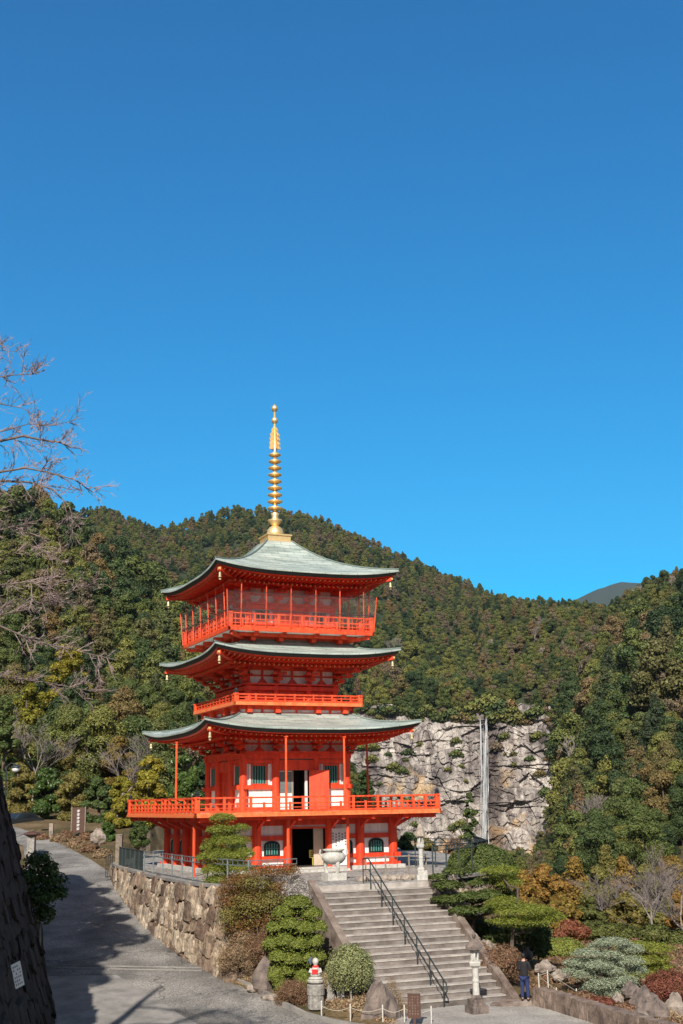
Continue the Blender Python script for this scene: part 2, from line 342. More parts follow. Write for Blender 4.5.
# --- roofs
def roof_surface(e, t, ze, zt, lift, nu=36, nv=12, pw=1.6, lp=3.2):
    """verts of one side (front, -y): rows from eave to top"""
    rows = []
    for j in range(nv + 1):
        v = j / nv
        half = e + (t - e) * v
        row = []
        for i in range(nu + 1):
            u = -1 + 2 * i / nu
            z = ze + (zt - ze) * (0.50 * v + 0.50 * v ** 2.7) + lift * abs(u) ** lp * (1 - v) ** 1.8
            out = 0.14 * abs(u) ** lp * (1 - v) ** 2
            row.append((u * (half + out), -(half + out), z))
        rows.append(row)
    return rows
def make_roof(e, t, ze, zt, lift, wall_half, ztuck, seams=True):
    """e: half width at eave, t: half width at top; wall_half, ztuck: where the soffit meets the wall"""
    me = bpy.data.meshes.new('roof'); vs = []; fs = []; uvs = []
    for k in range(4):
        rows = roof_surface(e, t, ze, zt, lift); Mk = side(k)
        o = len(vs); nu = len(rows[0])
        for j, row in enumerate(rows):
            for p in row: vs.append(tuple(Mk @ Vector(p))); uvs.append((p[0] + 40 * k, j / (len(rows) - 1) * (e - t)))
        for j in range(len(rows) - 1):
            for i in range(nu - 1): fs.append((o+j*nu+i, o+j*nu+i+1, o+(j+1)*nu+i+1, o+(j+1)*nu+i))
        # thin copper edge
        o2 = len(vs)
        for p in rows[0]: vs.append(tuple(Mk @ (Vector(p) + Vector((0, 0.03, -0.09))))); uvs.append((p[0] + 40*k, -0.1))
        for i in range(nu - 1): fs.append((o+i+1, o+i, o2+i, o2+i+1))
    me.from_pydata(vs, [], fs); me.shade_smooth()
    uvl = me.uv_layers.new(name='UVMap')
    li = np.zeros(len(me.loops), dtype=np.int32); me.loops.foreach_get('vertex_index', li)
    uvl.data.foreach_set('uv', np.array(uvs, dtype=np.float32)[li].ravel())
    me.materials.append(M['copper'])
    rf = link('roof', me, pag)
    # black layered edge under the copper
    b = MB()
    for k in range(4):
        row = roof_surface(e, t, ze, zt, lift)[0]; b.M = side(k)
        n = len(row); V = []
        for p in row:
            f0 = 1.0 - 0.05 / e; f1 = 1.0 - 0.13 / e
            V.append((p[0]*f0, p[1]*f0, p[2]-0.085)); 
        for p in row: V.append((p[0]*f1, p[1]*f1, p[2]-0.25))
        for p in row: V.append((p[0]*(1-0.5/e), p[1]*(1-0.5/e), p[2]-0.25))
        b.add(V, [(i+1, i, n+i, n+i+1) for i in range(n-1)] + [(n+i+1, n+i, 2*n+i, 2*n+i+1) for i in range(n-1)])
    b.build('fascia', 'black', rf)
    # soffit: red underside, from the edge in to the wall
    b = MB()
    for k in range(4):
        row = roof_surface(e, t, ze, zt, lift)[0]; b.M = side(k); n = len(row)
        a0 = [(p[0]*(1-0.16/e), p[1]*(1-0.16/e), p[2]-0.26) for p in row]
        a1 = [(p[0]*(1-0.34/e), p[1]*(1-0.34/e), p[2]-0.30) for p in row]
        mid = [(p[0]*0.80, p[1]*0.80, ze*0.5+ztuck*0.5-0.14 + (p[2]-ze)*0.55) for p in row]
        inn = [(p[0]/e*wall_half, p[1]/e*wall_half, ztuck) for p in row]
        V = a0 + a1 + mid + inn
        b.add(V, [(r*n+i+1, r*n+i, (r+1)*n+i, (r+1)*n+i+1) for r in range(3) for i in range(n-1)])
    b.build('soffit', 'red', rf, smooth=False)
    # rafters in two rows with gilt end caps
    rb, cb = MB(), MB()
    cnt = int(2 * e / 0.27)
    row = roof_surface(e, t, ze, zt, lift, nu=cnt)[0]
    for k in range(4):
        rb.M = cb.M = side(k)
        for i in range(1, cnt):
            p = row[i]; x = p[0] * (1 - 0.3/e)
            # upper flying rafter, then the lower one further in
            for inset, dz, w_ in ((0.34, 0.385, 0.075), (1.05, 0.56, 0.09)):
                y0 = p[1] * (1 - inset / e); z0 = p[2] - dz
                if inset > 0.5: z0 = p[2] * 0.5 + (ze - 0) * 0.5 - dz
                lim = max(wall_half, abs(x))
                if abs(y0) - lim < 0.1: continue
                y1 = -lim; fr = (abs(y0) - lim) / max(0.1, (abs(y0) - wall_half))
                z1 = z0 + (ztuck - 0.10 - z0) * fr
                rb.beam((x, y0, z0), (x, y1, z1), w_, w_)
                cb.box(x - w_*.36, x + w_*.36, y0 - 0.012, y0 - 0.004, z0 - w_*.36, z0 + w_*.36)
    tag(rb.build('rafter', 'red', rf), kind='stuff')
    tag(cb.build('rafter_cap', 'goldcap', rf), kind='stuff')
    # hips
    for k in range(4):
        rr = roof_surface(e, t, ze, zt, lift)
        b = MB(); b.M = side(k)
        pts = [(r[0][0], r[0][1], r[0][2] + 0.03) for r in rr]
        b.tube(pts, [0.045]*len(pts), 6)
        b.build('hip_ridge', 'copper', rf)
        b = MB(); b.M = side(k); c0 = rr[0][0]
        b.beam((c0[0]*0.94, c0[1]*0.94, c0[2]-0.44), (-wall_half, -wall_half, ztuck-0.15), 0.2, 0.24)
        b.build('hip_rafter', 'red', rf)
        b = MB(); b.M = side(k)
        b.box(c0[0]*0.94-0.05, c0[0]*0.94+0.05, c0[1]*0.94-0.05, c0[1]*0.94+0.05, c0[2]-0.50, c0[2]-0.40)
        b.build('corner_cap', 'goldcap', rf)
        # wind bell on the corner
        b = MB(); b.M = side(k); cx, cy, cz = c0[0]*0.93, c0[1]*0.93, c0[2]-0.52
        b.tube([(cx, cy, cz+0.02), (cx, cy, cz-0.14)], 0.012, 5)
        b.lathe([(0.02,-0.12),(0.05,-0.14),(0.06,-0.2),(0.065,-0.32),(0.09,-0.37)], 10, (cx, cy, cz))
        b.box(cx-0.05, cx+0.05, cy-0.008, cy+0.008, cz-0.5, cz-0.42)
        b.tube([(cx, cy, cz-0.36), (cx, cy, cz-0.44)], 0.008, 4)
        b.build('wind_bell', 'bell', rf)
    return rf

def copper_mat():
    m, nt, b = new_mat('patinated_copper')
    uv = nt.nodes.new('ShaderNodeUVMap'); uv.uv_map = 'UVMap'
    tc = nt.nodes.new('ShaderNodeTexCoord')
    br = nt.nodes.new('ShaderNodeTexBrick')
    br.inputs['Scale'].default_value = 1.0; br.inputs['Brick Width'].default_value = 0.9; br.inputs['Row Height'].default_value = 0.26
    br.inputs['Mortar Size'].default_value = 0.012; br.inputs['Color1'].default_value = (0.47,0.53,0.50,1)
    br.inputs['Color2'].default_value = (0.39,0.46,0.43,1); br.inputs['Mortar'].default_value = (0.17,0.22,0.21,1); br.inputs['Bias'].default_value = 0
    nt.links.new(uv.outputs[0], br.inputs['Vector'])
    no = nt.nodes.new('ShaderNodeTexNoise'); no.inputs['Scale'].default_value = 1.1; no.inputs['Detail'].default_value = 6
    mp = nt.nodes.new('ShaderNodeMapping'); mp.inputs['Scale'].default_value = (0.5, 2.2, 1)
    nt.links.new(uv.outputs[0], mp.inputs['Vector']); nt.links.new(mp.outputs[0], no.inputs['Vector'])
    rp = ramp(nt, [(0.35, (0.62,0.64,0.62)), (0.62, (1.15,1.12,1.08))])
    nt.links.new(no.outputs['Fac'], rp.inputs['Fac'])
    mx = nt.nodes.new('ShaderNodeMix'); mx.data_type = 'RGBA'; mx.blend_type = 'MULTIPLY'; mx.inputs[0].default_value = 1
    nt.links.new(br.outputs['Color'], mx.inputs[6]); nt.links.new(rp.outputs['Color'], mx.inputs[7])
    nt.links.new(mx.outputs[2], b.inputs['Base Color'])
    b.inputs['Roughness'].default_value = 0.55; b.inputs['Metallic'].default_value = 0.15
    bp = nt.nodes.new('ShaderNodeBump'); bp.inputs['Strength'].default_value = 0.5; bp.inputs['Distance'].default_value = 0.03
    nt.links.new(br.outputs['Fac'], bp.inputs['Height']); bp.invert = True
    nt.links.new(bp.outputs['Normal'], b.inputs['Normal'])
    return m
M['copper'] = copper_mat()

def net_mat():
    m, nt, b = new_mat('wire_net')
    tc = nt.nodes.new('ShaderNodeTexCoord')
    b.inputs['Base Color'].default_value = (0.55, 0.36, 0.33, 1)
    sp = nt.nodes.new('ShaderNodeSeparateXYZ'); nt.links.new(tc.outputs['UV'], sp.inputs[0])
    outs = []
    for s_ in (1, -1):
        a = nt.nodes.new('ShaderNodeMath'); a.operation = 'MULTIPLY_ADD'; a.inputs[1].default_value = s_
        nt.links.new(sp.outputs['X'], a.inputs[0]); nt.links.new(sp.outputs['Y'], a.inputs[2])
        w_ = nt.nodes.new('ShaderNodeMath'); w_.operation = 'MULTIPLY'; w_.inputs[1].default_value = 8.0
        nt.links.new(a.outputs[0], w_.inputs[0])
        f = nt.nodes.new('ShaderNodeMath'); f.operation = 'FRACT'; nt.links.new(w_.outputs[0], f.inputs[0])
        g = nt.nodes.new('ShaderNodeMath'); g.operation = 'LESS_THAN'; g.inputs[1].default_value = 0.038
        nt.links.new(f.outputs[0], g.inputs[0]); outs.append(g)
    mxm = nt.nodes.new('ShaderNodeMath'); mxm.operation = 'MAXIMUM'
    nt.links.new(outs[0].outputs[0], mxm.inputs[0]); nt.links.new(outs[1].outputs[0], mxm.inputs[1])
    tr = nt.nodes.new('ShaderNodeBsdfTransparent'); mx = nt.nodes.new('ShaderNodeMixShader')
    nt.links.new(mxm.outputs[0], mx.inputs[0]); nt.links.new(tr.outputs[0], mx.inputs[1]); nt.links.new(b.outputs[0], mx.inputs[2])
    nt.links.new(mx.outputs[0], nt.nodes['Material Output'].inputs['Surface'])
    return m
M['net'] = net_mat()

# --- plinth
b = MB(); b.box(-4.95, 4.95, -4.95, 4.95, 0.0, 0.18); b.build('plinth', 'paleston', pag)

def column_mesh(r, z0, z1):
    b = MB(); b.lathe([(r*1.03, z0), (r*1.03, z0+0.05), (r, z0+0.06), (r, z1)], 14); return b
def columns(xs, half, r, z0, z1):
    me = None
    done = set()
    for k in range(4):
        for x in xs:
            p = side(k) @ Vector((x, -half, 0)); key = (round(p.x, 2), round(p.y, 2))
            if key in done: continue
            done.add(key)
            if me is None:
                o = column_mesh(r, z0, z1).build('column', 'red', pag, smooth=False); me = o.data; o.location = (p.x, p.y, 0)
            else: link('column', me, pag, (p.x, p.y, 0))
columns((-4.5, -2.7, -1.12, 1.12, 2.7, 4.5), 4.5, 0.22, 0.18, 2.42)

# ground storey walls: plaster with a doorway in the middle bay
def wall_ring(half, z0, z1, door_half, dz0, dz1, th=0.10, ks=(0,1,2,3), name='wall', m='white'):
    for k in ks:
        b = MB(); b.M = side(k)
        b.box(-half, -door_half, -half, -half+th, z0, z1)
        b.box(door_half, half - th, -half, -half+th, z0, z1)
        b.box(-door_half, door_half, -half, -half+th, dz1, z1)
        b.build(name, m, pag)
wall_ring(4.42, 0.18, 2.45, 1.0, 0.18, 2.05)
def beams1(b):
    for z0, z1, d in ((1.46, 1.68, 0.10), (0.54, 0.74, 0.12), (0.18, 0.30, 0.10), (2.14, 2.44, 0.13)):
        for x0, x1 in (((-4.9, -1.0), (1.0, 4.9)) if z1 < 1 else ((-4.7, -1.0), (1.0, 4.7)) if z0 < 2 else ((-4.9, 4.9),)):
            b.box(x0, x1, -4.42 - d, -4.40, z0, z1)
each4(beams1, 'beam', 'red', pag)
# arched windows
def arch_pts(w, z0, z1, n=12):
    pts = [(-w, z0), (w, z0)]
    zs = z1 - w * 0.62
    pts.append((w*1.0, zs))
    for i in range(1, n):
        t = math.pi * i / n
        pts.append((w * math.cos(t), zs + (z1 - zs) * math.sin(t) ** 0.8))
    pts.append((-w, zs))
    return pts
def arch_window(k, x, half, w, z0, z1):
    Mx = side(k) @ Matrix.Translation((x, 0, 0))
    out, inn = arch_pts(w, z0, z1), arch_pts(w - 0.06, z0 + 0.05, z1 - 0.06)
    n = len(out); b = MB(); b.M = Mx; y = -half - 0.07
    V = [(p[0], y, p[1]) for p in out] + [(p[0], y, p[1]) for p in inn] + [(p[0], -half, p[1]) for p in out] + [(p[0], -half, p[1]) for p in inn]
    fs = []
    for i in range(n):
        j = (i+1) % n
        fs += [(i, j, n+j, n+i), (j, i, 2*n+i, 2*n+j), (n+i, n+j, 3*n+j, 3*n+i)]
    b.add(V, fs); fr = b.build('window', 'black', pag)
    b = MB(); b.M = Mx; b.add([(p[0], -half-0.012, p[1]) for p in inn], [tuple(range(n))]); b.build('pane', 'interior', fr)
    b = MB(); b.M = Mx
    for i in range(5):
        xx = (-0.66 + 0.33 * i) * w; zt = z1 - 0.1 - 0.35 * w * (abs(xx)/w) ** 2
        b.box(xx - 0.028, xx + 0.028, -half-0.05, -half-0.02, z0+0.04, zt)
    b.box(-w+0.05, w-0.05, -half-0.055, -half-0.045, (z0+z1)/2-0.02, (z0+z1)/2+0.015)
    b.build('lattice', 'green', fr)
for k in range(4):
    for x in (-3.6, -1.91, 1.91, 3.6): arch_window(k, x, 4.42, 0.40, 0.76, 1.44)
# doors of the ground storey: open at the front, shut red leaves elsewhere
def door(k, half, w, z0, z1, m='red', x0=None, x1=None):
    b = MB(); b.M = side(k)
    a0, a1 = (-w, w) if x0 is None else (x0, x1)
    b.box(a0, a1, -half+0.01, -half+0.05, z0, z1)
    o = b.build('door', m, pag)
    b = MB(); b.M = side(k)
    for z in np.linspace(z0+0.03, z1-0.03, 5): b.box(a0, a1, -half-0.02, -half+0.009, z-0.035, z+0.035)
    for x in np.linspace(a0+0.04, a1-0.04, 4): b.box(x-0.04, x+0.04, -half-0.025, -half+0.008, z0, z1)
    b.build('door_frame', m, o)
    return o
for k in (1, 2, 3): door(k, 4.42, 1.0, 0.18, 2.05)
b = MB(); b.box(-0.98, -0.90, -4.5, -4.34, 0.18, 2.05); b.box(0.90, 0.98, -4.5, -4.34, 0.18, 2.05); b.box(-0.90, 0.90, -4.5, -4.34, 1.97, 2.05)
b.build('door_frame', 'red', pag)
b = MB(); b.box(-2.6, 2.6, -4.3, -1.2, 0.18, 0.22); b.box(-2.6, -2.5, -4.3, -1.2, 0.22, 2.4); b.box(2.5, 2.6, -4.3, -1.2, 0.22, 2.4)
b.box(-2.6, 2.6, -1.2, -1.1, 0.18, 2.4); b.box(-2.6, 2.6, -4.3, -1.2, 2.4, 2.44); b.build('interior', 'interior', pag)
b = MB(); b.box(0.38, 0.88, -4.15, -4.08, 0.22, 1.97); b.build('door', 'cream', pag)
b = MB(); b.box(0.22, 0.52, -3.96, -3.92, 0.58, 0.95); b.tube([(0.4,-3.94,0.22),(0.4,-3.94,0.58)], 0.02, 6); pl = b.build('placard', 'yellow', pag)
b = MB(); 
for i in range(3): b.box(0.27, 0.48, -3.966, -3.961, 0.82 - 0.1*i, 0.86 - 0.1*i)
b.build('lettering', 'ink', pl)
# white leaf with writing, swung open
def leaf(hx, hy, w, ang, z0, z1, m, th=0.05):
    b = MB(); Ml = Matrix.Translation((hx, hy, 0)) @ Matrix.Rotation(-ang, 4, 'Z'); b.M = Ml
    b.box(0, w, -th, 0, z0, z1); return b.build('door', m, pag), Ml
o, Ml = leaf(1.02, -4.62, 0.95, R(24), 0.22, 1.95, 'paper')
b = MB(); b.M = Ml; rnd = random.Random(3)
for c_ in range(5):
    x = 0.13 + 0.15 * c_; z = 1.78 - 0.05 * (c_ % 2)
    for r_ in range(3 + (c_ * 2) % 3):
        b.box(x, x + 0.09, -0.057, -0.052, z - 0.09, z - 0.065); b.box(x + 0.03, x + 0.05, -0.058, -0.053, z - 0.10, z - 0.02)
        b.box(x+0.01, x + 0.08, -0.0575, -0.0525, z - 0.045, z - 0.03); z -= 0.13
b.build('lettering', 'ink', o)
b = MB(); b.box(-1.6, 1.6, -5.75, -4.96, 0.0, 0.12); b.build('door_step', 'paleston', pag)

# --- lower deck
dk = MB(); dk.box(-6.22, 6.22, -6.22, 6.22, 2.62, 2.74); deck = dk.build('deck', 'red', pag)
def dedge(b):
    b.box(-6.36, 6.36, -6.36, -6.225, 2.60, 2.70); b.box(-6.32, 6.32, -6.32, -6.225, 2.703, 2.80)
each4(dedge, 'deck_edge', 'deckedge', deck)
b = MB(); b.box(-6.2, 6.2, -6.2, 6.2, 2.744, 2.76); b.build('floor', 'cream', deck)
def joists(b):
    for x in (-4.5, -2.7, -1.12, 1.12, 2.7, 4.5): b.box(x-0.09, x+0.09, -6.15, -4.5, 2.40, 2.615)
    b.beam((-6.1, -6.1, 2.5), (-4.5, -4.5, 2.5), 0.18, 0.22)
    b.box(-5.7, 5.7, -5.72, -5.58, 2.44, 2.61)
    b.box(-5.0, 5.0, -4.98, -4.86, 2.44, 2.61)
    for x in (-4.5, -2.7, -1.12, 1.12, 2.7, 4.5): b.beam((x, -4.6, 1.98), (x, -5.5, 2.42), 0.12, 0.14)
each4(joists, 'joist', 'red', deck)

def railing(half, zf, hgt, spacing, parent_, post=0.055, balusters=False, corner_h=0.25, m='rail', ks=(0,1,2,3)):
    """posts, three rails and dark-capped corner posts; returns the railing part"""
    rl = MB()
    for k in ks:
        rl.M = side(k)
        rl.box(-half-0.16, half+0.16, -half-0.05, -half+0.05, zf+hgt-0.075, zf+hgt)
        rl.box(-half, half, -half-0.04, -half+0.04, zf+hgt*0.58-0.03, zf+hgt*0.58+0.025)
        rl.box(-half, half, -half-0.045, -half+0.045, zf+0.06, zf+0.14)
        if hgt > 0.6: rl.box(-half, half, -half-0.03, -half+0.03, zf+hgt*0.33-0.02, zf+hgt*0.33+0.02)
    ro = rl.build('railing', m, parent_)
    n = max(2, round(2 * half / spacing)); tall = short = None
    for k in ks:
        for i in range(1, n):
            x = -half + 2 * half * i / n
            p = side(k) @ Vector((x, -half, 0))
            tallp = i % 2 == 0
            if tallp:
                if tall is None:
                    b = MB(); b.box(-post, post, -post, post, zf, zf+hgt+0.012); tall = b.build('rail_post', m, ro); o = tall
                else: o = link('rail_post', tall.data, ro)
            else:
                if short is None:
                    b = MB(); b.box(-post*.85, post*.85, -post*.85, post*.85, zf, zf+hgt*0.58+0.06); short = b.build('rail_post', m, ro); o = short
                else: o = link('rail_post', short.data, ro)
            o.location = (p.x, p.y, 0)
        if balusters:
            bl = MB(); bl.M = side(k)
            nb = int(2*half/0.26)
            for i in range(1, nb):
                x = -half + 2*half*i/nb; bl.box(x-0.016, x+0.016, -half-0.02, -half+0.02, zf+0.1, zf+hgt-0.05)
            tag(bl.build('baluster', m, ro), kind='stuff')
        c = side(k) @ Vector((-half, -half, 0))
        b = MB(); b.box(-0.11, 0.11, -0.11, 0.11, zf, zf+hgt+0.02)
        o = b.build('corner_post', m, ro); o.location = (c.x, c.y, 0)
        b = MB(); b.lathe([(0.11, zf+hgt+0.02), (0.115, zf+hgt+0.10), (0.07, zf+hgt+0.12), (0.10, zf+hgt+0.17), (0.095, zf+hgt+0.22), (0.03, zf+hgt+0.27), (0.005, zf+hgt+0.31)], 12)
        o = b.build('finial', 'darkmetal', ro); o.location = (c.x, c.y, 0)
    return ro
railing(6.18, 2.76, 0.74, 0.66, pag)
# the left and right rails also show X-less close-set slats
# --- second storey
columns((-2.8, -1.08, 1.08, 2.8), 2.8, 0.19, 2.76, 5.5)
wall_ring(2.72, 2.76, 5.45, 1.0, 2.76, 4.8)
def beams2(b):
    for z0, z1, d, x in ((3.88, 4.08, 0.13, 3.12), (5.12, 5.34, 0.10, 2.85), (2.84, 3.02, 0.11, 2.9)):
        b.box(-x, -1.0, -2.72-d, -2.70, z0, z1); b.box(1.0, x, -2.72-d, -2.70, z0, z1)
    b.box(-3.0, 3.0, -2.96, -2.70, 5.36, 5.60)
    b.box(-1.0, 1.0, -2.86, -2.70, 4.80, 5.3)
    b.box(-3.1, 3.1, -3.1, -2.70, 5.60, 5.72)
each4(beams2, 'beam', 'red', pag)
for k in range(4):
    for s_ in (-1, 1):
        b = MB(); b.M = side(k) @ Matrix.Translation((s_*1.94, 0, 0))
        for x0, x1, z0, z1 in ((-0.54, -0.46, 4.09, 5.1), (0.46, 0.54, 4.09, 5.1)): b.box(x0, x1, -2.80, -2.70, z0, z1)
        fr = b.build('window', 'white', pag)
        b = MB(); b.M = side(k) @ Matrix.Translation((s_*1.94, 0, 0))
        b.box(-0.46, -0.38, -2.79, -2.70, 4.09, 5.1); b.box(0.38, 0.46, -2.79, -2.70, 4.09, 5.1); b.box(-0.38, 0.38, -2.79, -2.70, 5.02, 5.1); b.box(-0.38, 0.38, -2.79, -2.70, 4.09, 4.15)
        b.build('window_frame', 'red', fr)
        b = MB(); b.M = side(k) @ Matrix.Translation((s_*1.94, 0, 0)); b.box(-0.38, 0.38, -2.735, -2.725, 4.15, 5.02); b.build('pane', 'interior', fr)
        b = MB(); b.M = side(k) @ Matrix.Translation((s_*1.94, 0, 0))
        for i in range(6): b.box(-0.34+0.136*i-0.034, -0.34+0.136*i+0.034, -2.78, -2.742, 4.15, 5.02)
        b.build('window_bars', 'green', fr)
        b = MB(); b.M = side(k)
        b.box(s_*1.94-0.62, s_*1.94-0.56, -2.76, -2.70, 3.03, 3.87); b.build('wall_stud', 'red', pag)
for k in (1, 2, 3): door(k, 2.72, 1.0, 2.76, 4.8)
# front door of the second storey: white lattice leaf, open gap, orange leaf swung out
b = MB(); b.box(-0.96, -0.10, -2.72, -2.68, 2.80, 4.78); wd = b.build('door', 'paper', pag)
b = MB()
for z in np.linspace(3.7, 4.7, 6): b.box(-0.88, -0.18, -2.735, -2.723, z-0.012, z+0.012)
for x in (-0.92, -0.53, -0.14): b.box(x-0.025, x+0.025, -2.74, -2.722, 2.8, 4.78)
b.build('door_lattice', 'wood', wd)
b = MB(); b.box(-0.88, -0.18, -2.7215, -2.7205, 3.68, 4.72); b.build('pane', 'greyiron', wd)
b = MB(); b.box(0.52, 0.64, -2.78, -2.66, 2.8, 4.78); b.build('door_frame', 'paper', pag)
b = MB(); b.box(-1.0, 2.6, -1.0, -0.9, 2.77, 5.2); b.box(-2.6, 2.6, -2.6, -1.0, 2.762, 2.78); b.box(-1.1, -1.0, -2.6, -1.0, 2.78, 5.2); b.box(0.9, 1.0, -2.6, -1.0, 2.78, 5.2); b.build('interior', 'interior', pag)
leaf(0.66, -2.96, 1.0, R(22), 2.80, 4.78, 'red')
# brackets with white infill under each roof
def bracket_zone(half, z0, z1, xs, reach, white_frac=0.7):
    """plaster band with posts, stepped bracket arms and ring beams carrying the eaves"""
    def band(b): b.box(-half, half, -half, -half+0.08, z0, z1)
    each4(band, 'wall', 'white', pag)
    def studs(b):
        hh = z1 - z0
        b.box(-half, half, -half-0.05, -half-0.003, z0+hh*0.46, z0+hh*0.56)
        b.box(-half-0.05, half+0.05, -half-0.12, -half-0.003, z1-0.10, z1+0.10)
        mids = [(a+c)/2 for a, c in zip(xs[:-1], xs[1:])]
        for x in mids:
            b.box(x-0.06, x+0.06, -half-0.06, -half-0.004, z0, z1-0.1)
            b.add([(x-0.30, -half-0.07, z0), (x+0.30, -half-0.07, z0), (x+0.08, -half-0.07, z0+hh*0.3), (x-0.08, -half-0.07, z0+hh*0.3),
                   (x-0.30, -half-0.004, z0), (x+0.30, -half-0.004, z0), (x+0.08, -half-0.004, z0+hh*0.3), (x-0.08, -half-0.004, z0+hh*0.3)],
                  [(0,1,2,3),(0,3,7,4),(1,5,6,2),(3,2,6,7)])
    each4(studs, 'beam', 'red', pag)
    def arm(k, x, diag):
        b = MB(); b.M = side(k)
        hh = (z1 - z0) / 3.0
        if diag:
            b.M = side(k) @ Matrix.Translation((-half, -half, 0)) @ Matrix.Rotation(-R(45), 4, 'Z')
            xx, y0, stretch = 0, 0, 1.35
        else: xx, y0, stretch = x, -half, 1.0
        for j in range(3):
            z = z0 + hh * j; out = reach * (j + 1) / 3 * stretch
            b.box(xx-0.07, xx+0.07, y0-out-0.1, y0, z+hh*0.30, z+hh*0.72)
            wj = 0.26 + 0.09 * j
            b.box(xx-wj, xx+wj, y0-out-0.06, y0-out+0.06, z+hh*0.62, z+hh*0.92)
            for q in (-wj+0.08, 0, wj-0.08):
                b.box(xx+q-0.08, xx+q+0.08, y0-out-0.085, y0-out+0.085, z+hh*0.92, z+hh*1.15)
            if j == 1: b.box(xx-wj*0.8, xx+wj*0.8, y0-0.13, y0, z+hh*0.55, z+hh*0.85)
        b.box(xx-0.13, xx+0.13, y0-0.2, y0+0.05, z0-0.02, z0+hh*0.3)
        b.build('bracket', 'red', pag)
    for k in range(4):
        for x in xs[1:-1]: arm(k, x, False)
        arm(k, 0, True)
        if abs(xs[0]) >= half - 0.1:
            pass
    def ring(b):
        for j in (3,):
            o_ = half + reach * j / 3
            b.box(-o_-0.05, o_+0.05, -o_-0.06, -o_+0.06, z0 + (z1-z0)*j/3 + 0.06, z0 + (z1-z0)*j/3 + 0.17)
    each4(ring, 'purlin', 'red', pag)
bracket_zone(2.74, 5.72, 6.45, (-2.8, -1.08, 1.08, 2.8), 1.05)
r1 = make_roof(5.58, 3.0, 6.74, 7.62, 0.40, 2.8, 6.62)

# eave poles
def pole(x, y, z0, z1, r=0.055, m='rail'):
    b = MB(); b.tube([(0,0,z0),(0,0,z1)], r, 10); b.box(-0.1, 0.1, -0.1, 0.1, z0, z0+0.06); b.box(-0.08, 0.08, -0.08, 0.08, z1-0.05, z1)
    o = b.build('support_pole', m, pag); o.location = (x, y, 0)
for x, y in ((-1.5, -5.35), (1.56, -5.35), (-5.35, 0.15), (5.35, 0.15), (1.5, 5.35), (-1.5, 5.35)): pole(x, y, 2.76, 6.33)
for x, y in ((-1.52, -5.62), (1.56, -5.62)):
    pole(x, y, 0.0, 2.5, 0.075)
for x, y in ((-6.0, -5.2), ): pole(x, y, -0.05, 2.42, 0.07)

# --- upper part between roof 1 and balcony 2
b = MB(); b.box(-2.95, 2.95, -2.95, 2.95, 7.35, 7.98); b.build('wall', 'white', pag)
def koshi(b):
    b.box(-3.02, 3.02, -3.06, -2.955, 7.78, 7.96); b.box(-3.0, 3.0, -3.03, -2.955, 7.40, 7.62)
    for x in (-2.6, -1.1, 1.1, 2.6): b.box(x-0.12, x+0.12, -3.28, -2.96, 7.62, 7.96)
    for x in (-1.85, 0, 1.85): b.box(x-0.05, x+0.05, -3.02, -2.956, 7.62, 7.78)
each4(koshi, 'beam', 'red', pag)
b = MB(); b.box(-3.40, 3.40, -3.40, 3.40, 7.965, 8.08); d2 = b.build('balcony', 'red', pag)
def d2e(b): b.box(-3.50, 3.50, -3.50, -3.405, 7.96, 8.12)
each4(d2e, 'deck_edge', 'deckedge', d2)
railing(3.36, 8.08, 0.45, 0.50, pag, post=0.04)
# third storey (low) wall
b = MB(); b.box(-2.36, 2.36, -2.36, 2.36, 8.08, 9.13); b.build('wall', 'red', pag)
columns((-2.36, -0.9, 0.9, 2.36), 2.40, 0.16, 8.08, 9.1)
def b3(b):
    b.box(-2.55, 2.55, -2.56, -2.37, 8.8, 9.0); b.box(-2.6, 2.6, -2.64, -2.37, 9.06, 9.14); b.box(-2.5, 2.5, -2.50, -2.37, 8.45, 8.6)
each4(b3, 'beam', 'red', pag)
bracket_zone(2.36, 9.14, 9.92, (-2.36, -0.9, 0.9, 2.36), 1.0)
r2 = make_roof(4.88, 2.75, 10.50, 11.30, 0.34, 2.42, 10.15)
# --- top balcony
b = MB(); b.box(-2.6, 2.6, -2.6, 2.6, 10.9, 11.60); b.build('wall', 'white', pag)
def kos3(b):
    b.box(-2.7, 2.7, -2.72, -2.605, 11.38, 11.58)
    for x in (-2.4, -0.9, 0.9, 2.4):
        b.box(x-0.11, x+0.11, -3.25, -2.61, 11.22, 11.42); b.box(x-0.10, x+0.10, -3.75, -2.61, 11.425, 11.60)
    b.box(-3.3, 3.3, -3.30, -3.18, 11.425, 11.58)
    b.beam((-3.8, -3.8, 11.5), (-2.6, -2.6, 11.35), 0.16, 0.18)
each4(kos3, 'beam', 'red', pag)
b = MB(); b.box(-3.88, 3.88, -3.88, 3.88, 11.61, 11.70); d3 = b.build('balcony', 'white', pag)
def d3e(b): b.box(-3.99, 3.99, -3.99, -3.885, 11.59, 11.76)
each4(d3e, 'deck_edge', 'rail', d3)
b = MB(); b.box(-3.87, 3.87, -3.87, 3.87, 11.705, 11.73); b.build('floor', 'red', d3)
railing(3.86, 11.72, 0.80, 0.66, pag, post=0.06, balusters=True)
